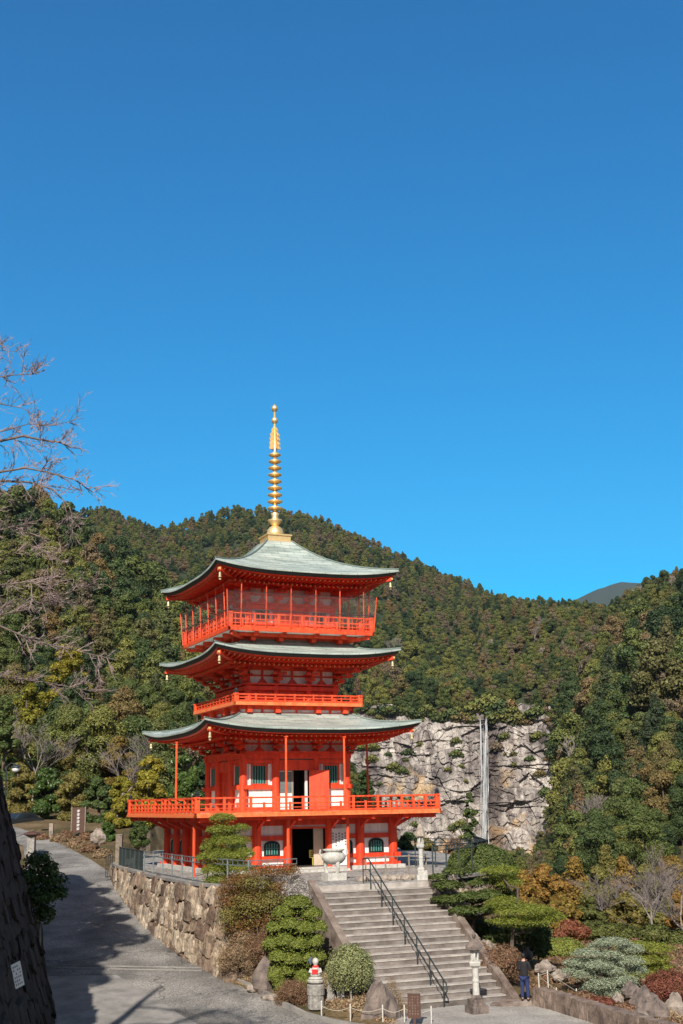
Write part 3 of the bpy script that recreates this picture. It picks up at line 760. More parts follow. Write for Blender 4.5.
# wire net on leaning poles
nb_ = MB()
me = bpy.data.meshes.new('safety_net'); vs = []; fs = []; uv = []
for k in range(4):
    Mk = side(k); o_ = len(vs)
    for x, z, h_ in ((-1, 11.95, 3.99), (1, 11.95, 3.99), (1, 13.52, 4.12), (-1, 13.52, 4.12)):
        vs.append(tuple(Mk @ Vector((x*h_, -h_, z)))); uv.append((x*h_ + 20*k, z))
    fs.append((o_, o_+1, o_+2, o_+3))
me.from_pydata(vs, [], fs); uvl = me.uv_layers.new(name='UVMap')
for i, l in enumerate(me.loops): uvl.data[i].uv = uv[l.vertex_index]
me.materials.append(M['net']); netp = link('safety_net', me, pag)
for k in range(4):
    for x in (-4.0, -3.33, -2.0, -0.66, 0.7, 2.05, 3.4):
        b = MB(); b.M = side(k)
        zt = 13.6 if x == -4.0 else 14.02
        b.tube([(x, -3.97, 11.8), (x*(1.03 if x == -4.0 else 1), -4.0 - (0.12 if x == -4.0 else 0.06), zt)], 0.032, 7)
        b.build('net_pole', 'rail', netp)
    b = MB(); b.M = side(k); b.tube([(-4.12, -4.12, 13.52), (4.12, -4.12, 13.52)], 0.014, 5); b.tube([(-4.02, -4.02, 12.62), (4.02, -4.02, 12.62)], 0.025, 5)
    b.build('net_rail', 'darkmetal', netp)
# top storey
columns((-2.35, -0.85, 0.85, 2.35), 2.35, 0.16, 11.73, 13.2)
wall_ring(2.30, 11.73, 13.2, 0.8, 11.73, 12.95)
for k in range(4): door(k, 2.30, 0.8, 11.73, 12.95, 'red')
def b4(b):
    for s_ in (-1, 1):
        b.box(min(s_*0.8, s_*2.45), max(s_*0.8, s_*2.45), -2.42, -2.28, 12.15, 12.30)
    b.box(-2.5, 2.5, -2.44, -2.28, 12.98, 13.18); b.box(-2.55, 2.55, -2.55, -2.28, 13.2, 13.3)
each4(b4, 'beam', 'red', pag)
for k in range(4):
    for s_ in (-1, 1):
        b = MB(); b.M = side(k) @ Matrix.Translation((s_*1.6, 0, 0)); b.box(-0.38, 0.38, -2.34, -2.305, 12.35, 12.92); fr = b.build('window', 'black', pag)
        b = MB(); b.M = side(k) @ Matrix.Translation((s_*1.6, 0, 0))
        for i in range(5): b.box(-0.3+0.15*i-0.03, -0.3+0.15*i+0.03, -2.37, -2.345, 12.37, 12.9)
        b.build('window_bars', 'green', fr)
bracket_zone(2.30, 13.3, 14.15, (-2.35, -0.85, 0.85, 2.35), 1.15)
r3 = make_roof(4.88, 0.70, 14.62, 17.06, 0.34, 2.36, 14.36, seams=True)
# --- spire
b = MB(); b.box(-0.66, 0.66, -0.66, 0.66, 16.9, 17.36); b.box(-0.72, 0.72, -0.72, 0.72, 17.362, 17.44)
b.box(-0.75, 0.75, -0.75, 0.75, 16.98, 17.06)
sp = b.build('spire', 'gold', pag)
b = MB(); b.lathe([(0.46, 17.44), (0.47, 17.6), (0.42, 17.82), (0.30, 17.95), (0.16, 18.02)], 20); b.build('spire_bowl', 'gold', sp, True)
b = MB(); b.lathe([(0.13, 18.0), (0.24, 18.08), (0.42, 18.32), (0.40, 18.36), (0.2, 18.4), (0.17, 18.55), (0.24, 18.72), (0.12, 18.8)], 16); b.build('spire_lotus', 'gold', sp, True)
b = MB(); b.tube([(0,0,18.0),(0,0,24.9)], [0.11,0.06], 12); b.build('spire_shaft', 'gold', sp, True)
for i in range(9):
    z = 19.02 + i * 0.385; r = 0.43 - 0.011 * i
    b = MB(); b.lathe([(0.11, z-0.09), (r*0.75, z-0.075), (r, z-0.02), (r, z+0.03), (r*0.8, z+0.06), (0.3*r, z+0.10), (0.12, z+0.17)], 20); b.build('spire_ring', 'gold', sp)
b = MB()
for k in range(8):
    b.M = Matrix.Rotation(k * R(45), 4, 'Z')
    sh = [(0.07, 22.45), (0.30, 22.42), (0.35, 22.55), (0.28, 22.62), (0.33, 22.8), (0.25, 22.9), (0.33, 23.05), (0.24, 23.15), (0.30, 23.3), (0.18, 23.42), (0.20, 23.6), (0.09, 23.72), (0.07, 23.8)]
    if k % 2: sh = [(x*0.8, z) for x, z in sh]
    n = len(sh)
    b.add([(x, -0.012, z) for x, z in sh] + [(x, 0.012, z) for x, z in sh], [tuple(range(n)), tuple(range(2*n-1, n-1, -1))] + [(i, n+i, n+(i+1)%n, (i+1)%n) for i in range(n)])
b.build('spire_flame', 'gold', sp)
for z, r in ((24.12, 0.2), (24.83, 0.2)):
    b = MB(); b.lathe([(0.03, z-r), (r*0.7, z-r*0.7), (r, z), (r*0.7, z+r*0.65), (0.05, z+r*1.0), (0.012, z+r*1.35)], 16); b.build('spire_jewel', 'gold', sp, True)
# ---------------------------------------------------------------- terrain
def lerp(a, b, t): return a + (b - a) * t
def smooth(a, b, x):
    t = np.clip((x - a) / (b - a), 0, 1); return t * t * (3 - 2 * t)
def road_z(y):
    y = np.asarray(y, dtype=float)
    z = np.where(y > 44.5, -8.78 + 0.12 * y, np.where(y < 40.5, -3.8, -3.8 + (y - 40.5) ** 2 * 0.035))
    z = np.where(y > 44.5, z, np.minimum(z, -8.78 + 0.12 * 44.5 + 0.0))
    z = np.where((y > 40.5) & (y <= 44.5), -3.8 + 0.36 * ((y - 40.5) / 4.0) ** 2, z)
    return np.minimum(z, -8.78 + 0.12 * 92)
# line of the terrace wall (left and front-left of the terrace)
WL = [(-1.2, 46.0), (-4.2, 47.25), (-6.6, 51.1), (-9.3, 57.5), (-12.0, 65.2), (-13.2, 69.5), (-14.5, 75.0), (-15.5, 90)]
def wall_x(y):
    ys = [p[1] for p in WL]; xs = [p[0] for p in WL]
    return np.interp(y, ys, xs)
BANK = [(-6.5, 20.0), (-8.2, 31.0), (-9.8, 42.0), (-12.6, 51.8)]
def bank_x(y): return np.interp(y, [p[1] for p in BANK], [p[0] for p in BANK])
# far land: tangent of elevation seen from the camera, by azimuth (deg) and range (m)
RN = [85, 110, 150, 220, 320, 450, 598, 618, 760, 900, 1100, 1350, 1800, 3000, 5200, 8000]
AZ = {
 -180: [0.0,0.01,0.02,0.04,0.06,0.08,0.1,0.1,0.12,0.12,0.12,0.12,0.1,0.05,0.04,0.06],
 -75: [0.04,0.07,0.12,0.18,0.22,0.26,0.24,0.24,0.22,0.22,0.22,0.22,0.15,0.08,0.05,0.06],
 -30: [0.02,0.05,0.1,0.18,0.25,0.3,0.27,0.27,0.24,0.22,0.23,0.22,0.15,0.08,0.05,0.06],
 -18: [-0.01,0.02,0.055,0.125,0.2,0.252,0.225,0.22,0.19,0.19,0.21,0.225,0.15,0.08,0.05,0.06],
 -14: [-0.02,0.01,0.045,0.11,0.175,0.222,0.195,0.19,0.18,0.19,0.22,0.237,0.15,0.08,0.05,0.06],
 -13.6: [-0.0216,0.0084,0.0434,0.1076,0.1713,0.2166,0.191,0.186,0.1784,0.19,0.2144,0.2344,0.15,0.08,0.05,0.06],
 -11.5: [-0.03,0.0,0.035,0.095,0.152,0.188,0.17,0.165,0.17,0.19,0.2199,0.2399,0.15,0.08,0.05,0.06],
 -10.3: [-0.0337,-0.0037,0.0294,0.0856,0.14,0.1719,0.155,0.1519,0.1625,0.1862,0.2125,0.2325,0.15,0.08,0.05,0.06],
 -8.9: [-0.0381,-0.0081,0.0228,0.0747,0.126,0.1531,0.1375,0.1366,0.1537,0.1819,0.2038,0.224,0.15,0.08,0.05,0.06],
 -8.3: [-0.04,-0.01,0.02,0.07,0.12,0.145,0.13,0.13,0.15,0.18,0.2,0.2267,0.15,0.08,0.05,0.06],
 -7.4: [-0.04,-0.01,0.0175,0.065,0.11,0.135,0.125,0.125,0.1475,0.175,0.2025,0.2312,0.15,0.08,0.05,0.06],
 -6.5: [-0.04,-0.01,0.015,0.06,0.1,0.125,0.12,0.12,0.145,0.17,0.205,0.2355,0.15,0.08,0.05,0.06],
 -5.5: [-0.0431,-0.0163,0.0103,0.0522,0.0906,0.1156,0.1138,0.1138,0.1403,0.1684,0.2066,0.2402,0.15,0.08,0.05,0.06],
 -4.2: [-0.0472,-0.0244,0.0042,0.042,0.0784,0.1034,0.1056,0.1056,0.1342,0.1664,0.2086,0.2421,0.15,0.08,0.05,0.06],
 -3.3: [-0.05,-0.03,0.0,0.035,0.07,0.095,0.1,0.1,0.13,0.165,0.21,0.2421,0.15,0.08,0.05,0.06],
 -2.0: [-0.0557,-0.0413,-0.0113,0.0152,0.0474,0.0724,0.0887,0.0915,0.1243,0.1622,0.2072,0.2368,0.15,0.08,0.05,0.06],
 -1.0: [-0.06,-0.05,-0.02,0.0,0.03,0.055,0.08,0.085,0.12,0.16,0.205,0.2324,0.15,0.08,0.05,0.06],
 0.3: [-0.065,-0.065,-0.06,-0.045,-0.025,0.0,0.02,0.067,0.1,0.145,0.19,0.2225,0.15,0.08,0.05,0.06],
 2.8: [-0.07,-0.075,-0.09,-0.09,-0.08,-0.065,-0.05,0.072,0.098,0.13,0.168,0.201,0.14,0.08,0.08,0.06],
 4.0: [-0.07,-0.0775,-0.0925,-0.095,-0.085,-0.0675,-0.05,0.073,0.0965,0.125,0.159,0.1905,0.14,0.08,0.1,0.06],
 5.2: [-0.07,-0.08,-0.095,-0.1,-0.09,-0.07,-0.05,0.074,0.095,0.12,0.15,0.1809,0.14,0.08,0.12,0.06],
 6.6: [-0.07,-0.08,-0.095,-0.0977,-0.0877,-0.0677,-0.0477,0.0758,0.0973,0.1223,0.1491,0.1711,0.1355,0.08,0.129,0.06],
 7.6: [-0.07,-0.08,-0.095,-0.097,-0.087,-0.066,-0.046,0.077,0.108,0.143,0.16,0.158,0.13,0.08,0.14,0.06],
 8.3: [-0.07,-0.08,-0.095,-0.095,-0.085,-0.064,-0.045,0.08,0.12,0.152,0.158,0.15,0.13,0.08,0.14,0.06],
 9.0: [-0.07,-0.08,-0.093,-0.09,-0.08,-0.058,-0.03,0.088,0.132,0.1535,0.15,0.14,0.12,0.08,0.1,0.13],
 9.4: [-0.07,-0.08,-0.0915,-0.0875,-0.07,-0.0365,-0.005,0.093,0.135,0.1517,0.1475,0.135,0.12,0.08,0.1,0.138],
 9.8: [-0.07,-0.08,-0.09,-0.085,-0.06,-0.015,0.048,0.098,0.138,0.15,0.145,0.13,0.12,0.08,0.1,0.144],
 10.4: [-0.07,-0.078,-0.085,-0.06,-0.035,0.02,0.088,0.104,0.138,0.149,0.14,0.13,0.11,0.08,0.1,0.154],
 11.0: [-0.07,-0.075,-0.08,-0.055,-0.02,0.03,0.08,0.1,0.137,0.147,0.13,0.12,0.11,0.08,0.1,0.16],
 12.2: [-0.07,-0.07,-0.07,-0.035,0.012,0.068,0.11,0.115,0.138,0.144,0.13,0.12,0.11,0.08,0.1,0.1685],
 13.2: [-0.07,-0.07,-0.065,-0.025,0.025,0.085,0.125,0.13,0.146,0.146,0.13,0.12,0.11,0.08,0.1,0.173],
 14.4: [-0.065,-0.065,-0.05,-0.01,0.04,0.1,0.15,0.153,0.16,0.145,0.13,0.12,0.11,0.08,0.1,0.171],
 17: [-0.06,-0.06,-0.04,0.005,0.055,0.115,0.163,0.166,0.168,0.15,0.13,0.12,0.11,0.08,0.1,0.15],
 30: [-0.06,-0.05,-0.02,0.03,0.08,0.15,0.2,0.2,0.2,0.18,0.16,0.14,0.12,0.08,0.08,0.06],
 75: [-0.04,-0.03,0.0,0.04,0.09,0.15,0.18,0.18,0.18,0.18,0.16,0.14,0.12,0.08,0.05,0.06],
 180: [0.0,0.01,0.02,0.04,0.06,0.08,0.1,0.1,0.12,0.12,0.12,0.12,0.1,0.05,0.04,0.06],
}
AZK = np.array(sorted(AZ)); AZT = np.array([AZ[k] for k in sorted(AZ)])
LR = np.log(np.array(RN, float))
def vnoise(x, y, s, seed=0):
    """smooth value noise from summed sines, cheap and repeatable"""
    r = np.random.RandomState(seed); z = np.zeros_like(np.asarray(x, float))
    for _ in range(6):
        a = r.uniform(0, 2*math.pi); k = r.uniform(0.6, 1.6) / s; p = r.uniform(0, 6.28)
        z = z + np.sin((x*math.cos(a) + y*math.sin(a)) * k * 2 * math.pi + p)
    return z / 6
def H(x, y):
    x = np.asarray(x, float); y = np.asarray(y, float)
    r = np.hypot(x, y); az = np.degrees(np.arctan2(x, y))
    # --- near ground
    rz = road_z(y) - 0.05
    z = rz.copy() if rz.shape else np.array(rz)
    wx = wall_x(y)
    # under the terrace
    t = smooth(0.5, 1.5, (x - wx)) * smooth(48.2, 49.8, y - (x + 3.9) * 0.43 - 0.3)
    z = lerp(z, -0.35, t)
    # planting bed in front of the terrace wall: rises from the kerb
    bd = (y - 45.2) + (x + 3.1) * 0.95      # distance in from the kerb
    xb = np.interp(y, [30, 40, 43.47, 48.82], [3.0, 1.5, 1.0, -1.5])
    low = smooth(-0.2, 0.9, x - xb) * (1 - smooth(45.5, 47.5, y - (x - 5) * 0.3)) * smooth(16, 24, y)
    z = np.where(t < 0.01, lerp(z, -3.86, low), z)
    bed = smooth(0.0, 0.6, bd) * (1 - smooth(-0.5, 0.2, x - xb)) * (x > -4.4) * (x < 3) * (y < 50) * (y > 38)
    z = np.where((t < 0.01), z + bed * (0.12 + np.clip(bd, 0, 5) * 0.16), z)
    # garden right of the steps and the valley beyond
    gz = -3.75 + 0.35 * smooth(45, 52, y) + 0.06 * vnoise(x, y, 6, 3)
    gz = gz - np.clip(y - 60, 0, 400) * 0.22 - np.clip(x - 22, 0, 200) * 0.1
    sx = np.interp(y, [38, 41, 43.6, 45.6, 50.8, 54.5, 58, 66, 78, 90], [9.2, 7.9, 6.95, 5.9, 4.0, 6.2, 7.2, 7.3, 6.5, 4])
    g = smooth(0.0, 1.2, x - sx)
    z = lerp(z, gz, g)
    # behind the terrace the land keeps its level on the left, falls on the right
    # left bank above the road
    bx = bank_x(y)
    bt = smooth(1.6, 3.6, (bx - x)) * (1 - smooth(50.5, 53.5, y))
    btop = np.interp(y, [0, 30, 38, 46, 52], [6.5, 6.0, 4.5, 5.0, 6.0])
    z = np.where(y < 56, lerp(z, btop + 0.15 * np.clip(bx - x - 3, 0, 60), bt), z)
    # left of the road further up
    lx = np.interp(y, [50, 60, 80, 95], [-13.6, -16.0, -22.0, -27])
    z = z + np.clip(lx - x, 0, 60) * 0.42 * smooth(50, 56, y)
    # behind the photographer the hillside rises again
    up = 1 - smooth(4, 15, y)
    z = lerp(z, 1.5, up * (1 - bt))
    # --- far land
    azc = np.clip(az, -180, 180)
    lr = np.log(np.clip(r, 85, 8000))
    ia = np.clip(np.searchsorted(AZK, azc) - 1, 0, len(AZK) - 2); fa = (azc - AZK[ia]) / (AZK[ia+1] - AZK[ia])
    fa = fa * fa * (3 - 2 * fa) * 0.5 + fa * 0.5
    ir = np.clip(np.searchsorted(LR, lr) - 1, 0, len(LR) - 2); fr = (lr - LR[ir]) / (LR[ir+1] - LR[ir])
    T = (AZT[ia, ir] * (1-fa) * (1-fr) + AZT[ia+1, ir] * fa * (1-fr) + AZT[ia, ir+1] * (1-fa) * fr + AZT[ia+1, ir+1] * fa * fr)
    zf = ZC + T * r
    calm = np.where((az > -1) & (az < 11), 1 - np.exp(-((r - 605) / 60.0) ** 2), 1.0)
    zf = zf + calm * (vnoise(x, y, 90, 5) * 4.0 + vnoise(x, y, 260, 6) * 4.0) * smooth(120, 420, r) + vnoise(x, y, 30, 8) * 1.0 * smooth(100, 200, r) * calm
    return lerp(z, zf, smooth(86, 125, r))

def ground_mesh():
    rs = list(np.arange(1.5, 36, 2.5)) + list(np.arange(36, 92, 0.8)) + list(np.geomspace(93, 560, 70)) + list(np.linspace(566, 640, 22)) + list(np.geomspace(650, 9000, 90))
    a1 = np.arange(-180, -26, 2.0); a2 = np.arange(-26, 26.01, 0.26); a3 = np.arange(28, 180, 2.0)
    az = np.radians(np.concatenate([a1, a2, a3])); rs = np.array(rs)
    A, Rr = np.meshgrid(az, rs); X = Rr * np.sin(A); Y = Rr * np.cos(A); Z = H(X, Y)
    n, m_ = Z.shape
    V = np.stack([X, Y, Z], -1).reshape(-1, 3)
    idx = np.arange(n * m_).reshape(n, m_)
    i0 = idx[:-1, :]; i1 = idx[1:, :]
    f = np.stack([i0, np.roll(i0, -1, 1), np.roll(i1, -1, 1), i1], -1).reshape(-1, 4)[:, ::-1]
    c = len(V); V = np.vstack([V, [[0, 0, 1.5]]])
    tris = [(c, int(idx[0, (j+1) % m_]), int(idx[0, j])) for j in range(m_)]
    me = bpy.data.meshes.new('ground'); me.from_pydata(V.tolist(), [], f.tolist() + tris); me.shade_smooth()
    return me
def ground_mat():
    m, nt, b = new_mat('earth_and_leaf_litter')
    tc = nt.nodes.new('ShaderNodeTexCoord')
    n1 = nt.nodes.new('ShaderNodeTexNoise'); n1.inputs['Scale'].default_value = 0.35; n1.inputs['Detail'].default_value = 8
    n2 = nt.nodes.new('ShaderNodeTexNoise'); n2.inputs['Scale'].default_value = 6; n2.inputs['Detail'].default_value = 6
    nt.links.new(tc.outputs['Object'], n1.inputs['Vector']); nt.links.new(tc.outputs['Object'], n2.inputs['Vector'])
    r1 = ramp(nt, [(0.3, (0.045,0.050,0.022)), (0.5, (0.12,0.085,0.045)), (0.75, (0.22,0.16,0.10))])
    mx = nt.nodes.new('ShaderNodeMath'); mx.operation = 'ADD'; m2 = nt.nodes.new('ShaderNodeMath'); m2.operation = 'MULTIPLY_ADD'; m2.inputs[1].default_value = 0.6; m2.inputs[2].default_value = -0.3
    nt.links.new(n2.outputs['Fac'], m2.inputs[0]); nt.links.new(n1.outputs['Fac'], mx.inputs[0]); nt.links.new(m2.outputs[0], mx.inputs[1])
    nt.links.new(mx.outputs[0], r1.inputs['Fac'])
    # far off the ground is the dark green undergrowth of closed forest
    ln = nt.nodes.new('ShaderNodeVectorMath'); ln.operation = 'LENGTH'; nt.links.new(tc.outputs['Object'], ln.inputs[0])
    mf = nt.nodes.new('ShaderNodeMapRange'); mf.inputs['From Min'].default_value = 120; mf.inputs['From Max'].default_value = 400; nt.links.new(ln.outputs['Value'], mf.inputs['Value'])
    mg = nt.nodes.new('ShaderNodeMix'); mg.data_type = 'RGBA'; nt.links.new(mf.outputs[0], mg.inputs[0]); nt.links.new(r1.outputs['Color'], mg.inputs[6]); mg.inputs[7].default_value = (0.045, 0.055, 0.028, 1)
    nt.links.new(mg.outputs[2], b.inputs['Base Color'])
    b.inputs['Roughness'].default_value = 1.0; b.inputs['Specular IOR Level'].default_value = 0.1
    bp = nt.nodes.new('ShaderNodeBump'); bp.inputs['Strength'].default_value = 0.6; bp.inputs['Distance'].default_value = 0.08
    nt.links.new(n2.outputs['Fac'], bp.inputs['Height']); nt.links.new(bp.outputs['Normal'], b.inputs['Normal'])
    return m
gme = ground_mesh(); gme.materials.append(ground_mat())
go = link('ground', gme); tag(go, kind='structure')

# --- road and plaza
def asphalt():
    m, nt, b = new_mat('worn_asphalt')
    tc = nt.nodes.new('ShaderNodeTexCoord')
    n1 = nt.nodes.new('ShaderNodeTexNoise'); n1.inputs['Scale'].default_value = 0.5; n1.inputs['Detail'].default_value = 7
    n2 = nt.nodes.new('ShaderNodeTexNoise'); n2.inputs['Scale'].default_value = 18; n2.inputs['Detail'].default_value = 5
    vo = nt.nodes.new('ShaderNodeTexVoronoi'); vo.feature = 'DISTANCE_TO_EDGE'; vo.inputs['Scale'].default_value = 0.22
    mp = nt.nodes.new('ShaderNodeMapping'); n3 = nt.nodes.new('ShaderNodeTexNoise'); n3.inputs['Scale'].default_value = 1.2
    for q in (n1, n2, n3): nt.links.new(tc.outputs['Object'], q.inputs['Vector'])
    va = nt.nodes.new('ShaderNodeVectorMath'); va.operation = 'MULTIPLY_ADD'; va.inputs[1].default_value = (1.2,1.2,1.2)
    nt.links.new(n3.outputs['Color'], va.inputs[0]); nt.links.new(tc.outputs['Object'], va.inputs[2]); nt.links.new(va.outputs[0], vo.inputs['Vector'])
    r1 = ramp(nt, [(0.32, (0.105,0.097,0.09)), (0.48, (0.185,0.172,0.158)), (0.66, (0.29,0.268,0.247))])
    r2 = ramp(nt, [(0.35, (0.5,0.5,0.5)), (0.65, (1.45,1.45,1.45))])
    nt.links.new(n1.outputs['Fac'], r1.inputs['Fac']); nt.links.new(n2.outputs['Fac'], r2.inputs['Fac'])
    mx = nt.nodes.new('ShaderNodeMix'); mx.data_type = 'RGBA'; mx.blend_type = 'MULTIPLY'; mx.inputs[0].default_value = 1
    nt.links.new(r1.outputs['Color'], mx.inputs[6]); nt.links.new(r2.outputs['Color'], mx.inputs[7])
    r3 = ramp(nt, [(0.0, (0.3,0.3,0.3)), (0.012, (1,1,1))])
    nt.links.new(vo.outputs['Distance'], r3.inputs['Fac'])
    m3 = nt.nodes.new('ShaderNodeMix'); m3.data_type = 'RGBA'; m3.blend_type = 'MULTIPLY'; m3.inputs[0].default_value = 0.8
    nt.links.new(mx.outputs[2], m3.inputs[6]); nt.links.new(r3.outputs['Color'], m3.inputs[7])
    nt.links.new(m3.outputs[2], b.inputs['Base Color']); b.inputs['Roughness'].default_value = 0.92
    bp = nt.nodes.new('ShaderNodeBump'); bp.inputs['Strength'].default_value = 0.35; bp.inputs['Distance'].default_value = 0.02
    nt.links.new(n2.outputs['Fac'], bp.inputs['Height']); nt.links.new(bp.outputs['Normal'], b.inputs['Normal'])
    return m
M['asphalt'] = asphalt()
M['palepave'] = mat('pale_concrete_strip', (0.31, 0.29, 0.27), rough=0.9, scale=1.3, col2=(0.17, 0.16, 0.15), bump=0.2, bscale=30)
# kerb: right edge of the road along the bed
KERB = [(wall_x(60)-0.25, 60), (wall_x(55)-0.25, 55), (wall_x(51)-0.25, 51), (-4.9, 47.9), (-3.9, 46.4), (-3.0, 45.2), (-2.2, 43.6), (-1.35, 42.2), (0.3, 40.6), (1.2, 40.0)]
ys = np.arange(16, 92, 0.8)
def right_edge(y):
    if y >= 66: return float(np.interp(y, [66, 70, 74, 80, 84, 92], [-12.0, -13.4, -15.2, -18.3, -20.6, -25.8]))
    if y >= 47.9: return float(wall_x(y)) + 0.25
    return float(np.interp(y, [16, 40.0, 40.6, 42.2, 43.6, 45.2, 46.4, 47.9], [14, 1.2, 0.3, -1.35, -2.2, -3.0, -3.9, -4.7]))
def left_edge(y):
    return float(np.interp(y, [16, 20, 31, 42, 51.8, 56, 60, 70, 80, 92], [-6.3, -6.4, -8.1, -9.7, -12.5, -13.6, -14.8, -18, -20.9, -28]))
V = []; Fc = []
for i, y in enumerate(ys):
    a, c = left_edge(y), right_edge(y)
    for j in range(9):
        x = a + (c - a) * j / 8; V.append((x, y, float(road_z(y)) + 0.0))
    if i: Fc += [((i-1)*9+j, (i-1)*9+j+1, i*9+j+1, i*9+j) for j in range(8)]
me = bpy.data.meshes.new('road'); me.from_pydata(V, [], Fc); me.materials.append(M['asphalt']); tag(link('road', me), kind='structure')
# a lighter concrete strip along the foot of the bank and a drain crossing the road
V = []; Fc = []
ys2 = np.arange(30, 48.2, 0.6)
for i, y in enumerate(ys2):
    a = left_edge(y) + 0.02; c = a + 2.6 + (48.0 - y) * 0.33
    V += [(a, y, float(road_z(y)) + 0.004), (c, y, float(road_z(y)) + 0.004)]
    if i: Fc.append((2*i-2, 2*i-1, 2*i+1, 2*i))
me = bpy.data.meshes.new('pavement_strip'); me.from_pydata(V, [], Fc); me.materials.append(M['palepave']); tag(link('pavement_strip', me), kind='structure')
b = MB()
p0, p1 = Vector((-11.4, 49.2, 0)), Vector((-5.6, 48.4, 0))
for i in range(12):
    q0 = p0.lerp(p1, i/12); q1 = p0.lerp(p1, (i+1)/12)
    for off, w_ in ((0, 0.09), (0.42, 0.07)):
        b.beam((q0.x, q0.y+off, float(road_z(q0.y+off))+0.012), (q1.x, q1.y+off, float(road_z(q1.y+off))+0.012), w_, 0.03)
tag(b.build('road_drain', 'palepave'), 'pale drain edging that crosses the shaded road', 'drain')
# kerb
b = MB()
kp = [(x, y, float(road_z(y)) + 0.06) for x, y in [(-4.9, 48.0), (-4.05, 46.6), (-3.1, 45.2), (-2.3, 43.8), (-1.5, 42.5), (-0.6, 41.5), (0.2, 40.75), (1.0, 40.1)]]
for p, q in zip(kp[:-1], kp[1:]): b.beam(p, q, 0.13, 0.16)
tag(b.build('kerb', 'palepave'), 'low pale kerb curving between road and planting bed', 'kerb')
# gravel plaza at the foot of the steps
def gravel(name, a, c, sc=22):
    m, nt, b_ = new_mat(name)
    tc = nt.nodes.new('ShaderNodeTexCoord')
    vo = nt.nodes.new('ShaderNodeTexVoronoi'); vo.inputs['Scale'].default_value = sc
    nt.links.new(tc.outputs['Object'], vo.inputs['Vector'])
    rp = ramp(nt, [(0.0, a), (1.0, c)]); nt.links.new(vo.outputs['Color'], rp.inputs['Fac'])
    no = nt.nodes.new('ShaderNodeTexNoise'); no.inputs['Scale'].default_value = 0.8; no.inputs['Detail'].default_value = 6; nt.links.new(tc.outputs['Object'], no.inputs['Vector'])
    r2 = ramp(nt, [(0.3, (0.75,0.74,0.73)), (0.7, (1.15,1.15,1.15))]); nt.links.new(no.outputs['Fac'], r2.inputs['Fac'])
    mx = nt.nodes.new('ShaderNodeMix'); mx.data_type = 'RGBA'; mx.blend_type = 'MULTIPLY'; mx.inputs[0].default_value = 1
    nt.links.new(rp.outputs['Color'], mx.inputs[6]); nt.links.new(r2.outputs['Color'], mx.inputs[7]); nt.links.new(mx.outputs[2], b_.inputs['Base Color'])
    b_.inputs['Roughness'].default_value = 0.95
    bp = nt.nodes.new('ShaderNodeBump'); bp.inputs['Strength'].default_value = 0.8; bp.inputs['Distance'].default_value = 0.03; bp.invert = True
    nt.links.new(vo.outputs['Distance'], bp.inputs['Height']); nt.links.new(bp.outputs['Normal'], b_.inputs['Normal'])
    return m
M['gravel'] = gravel('terrace_gravel', (0.08,0.076,0.072), (0.50,0.47,0.43), 8)
M['plazagravel'] = gravel('plaza_fine_gravel', (0.25,0.23,0.21), (0.45,0.42,0.385), 20)
# steps frame: corner points measured on the steps
TL, TR = Vector((-1.25, 48.82, 0)), Vector((3.25, 50.77, 0))
BL, BR = Vector((1.18, 43.47, -3.8)), Vector((5.53, 45.64, -3.8))
EU = (TR - TL).normalized(); DU = Vector((BL.x - TL.x, BL.y - TL.y, 0)).normalized()
me = bpy.data.meshes.new('plaza')
plz = [(1.2, 40.0), (0.9, 42.9), (TL + (BL - TL) * 1.02).xy[:], (5.9, 45.9), (6.6, 45.3), (7.2, 43.5), (9.0, 40.5), (14, 33), (14, 24), (-3, 24), (-3, 38)]
me.from_pydata([(x, y, -3.8 + 0.006) for x, y in plz], [], [tuple(range(len(plz)))]); me.materials.append(M['plazagravel'])
tag(link('plaza', me), kind='structure')

# ---------------------------------------------------------------- terrace
TER = [(-2.6, 46.0), (-1.9, 48.53)] + []
TER = [(-3.9, 47.6), TL.xy[:], TR.xy[:], (3.75, 51.0), (5.8, 54.4), (6.8, 58), (7.0, 66.0), (6, 78), (3, 92), (-15.3, 92), (-14.2, 75.0), (-12.9, 69.5), (-11.7, 65.2), (-9.0, 57.6), (-6.3, 51.2)]
me = bpy.data.meshes.new('terrace')
n = len(TER)
V = [(x, y, 0.0) for x, y in TER] + [(x, y, -5.0) for x, y in TER]
me.from_pydata(V, [], [tuple(range(n))] + [(i, (i+1) % n, n+(i+1) % n, n+i)[::-1] for i in range(n)])
me.materials.append(M['gravel']); tag(link('terrace', me), kind='structure')
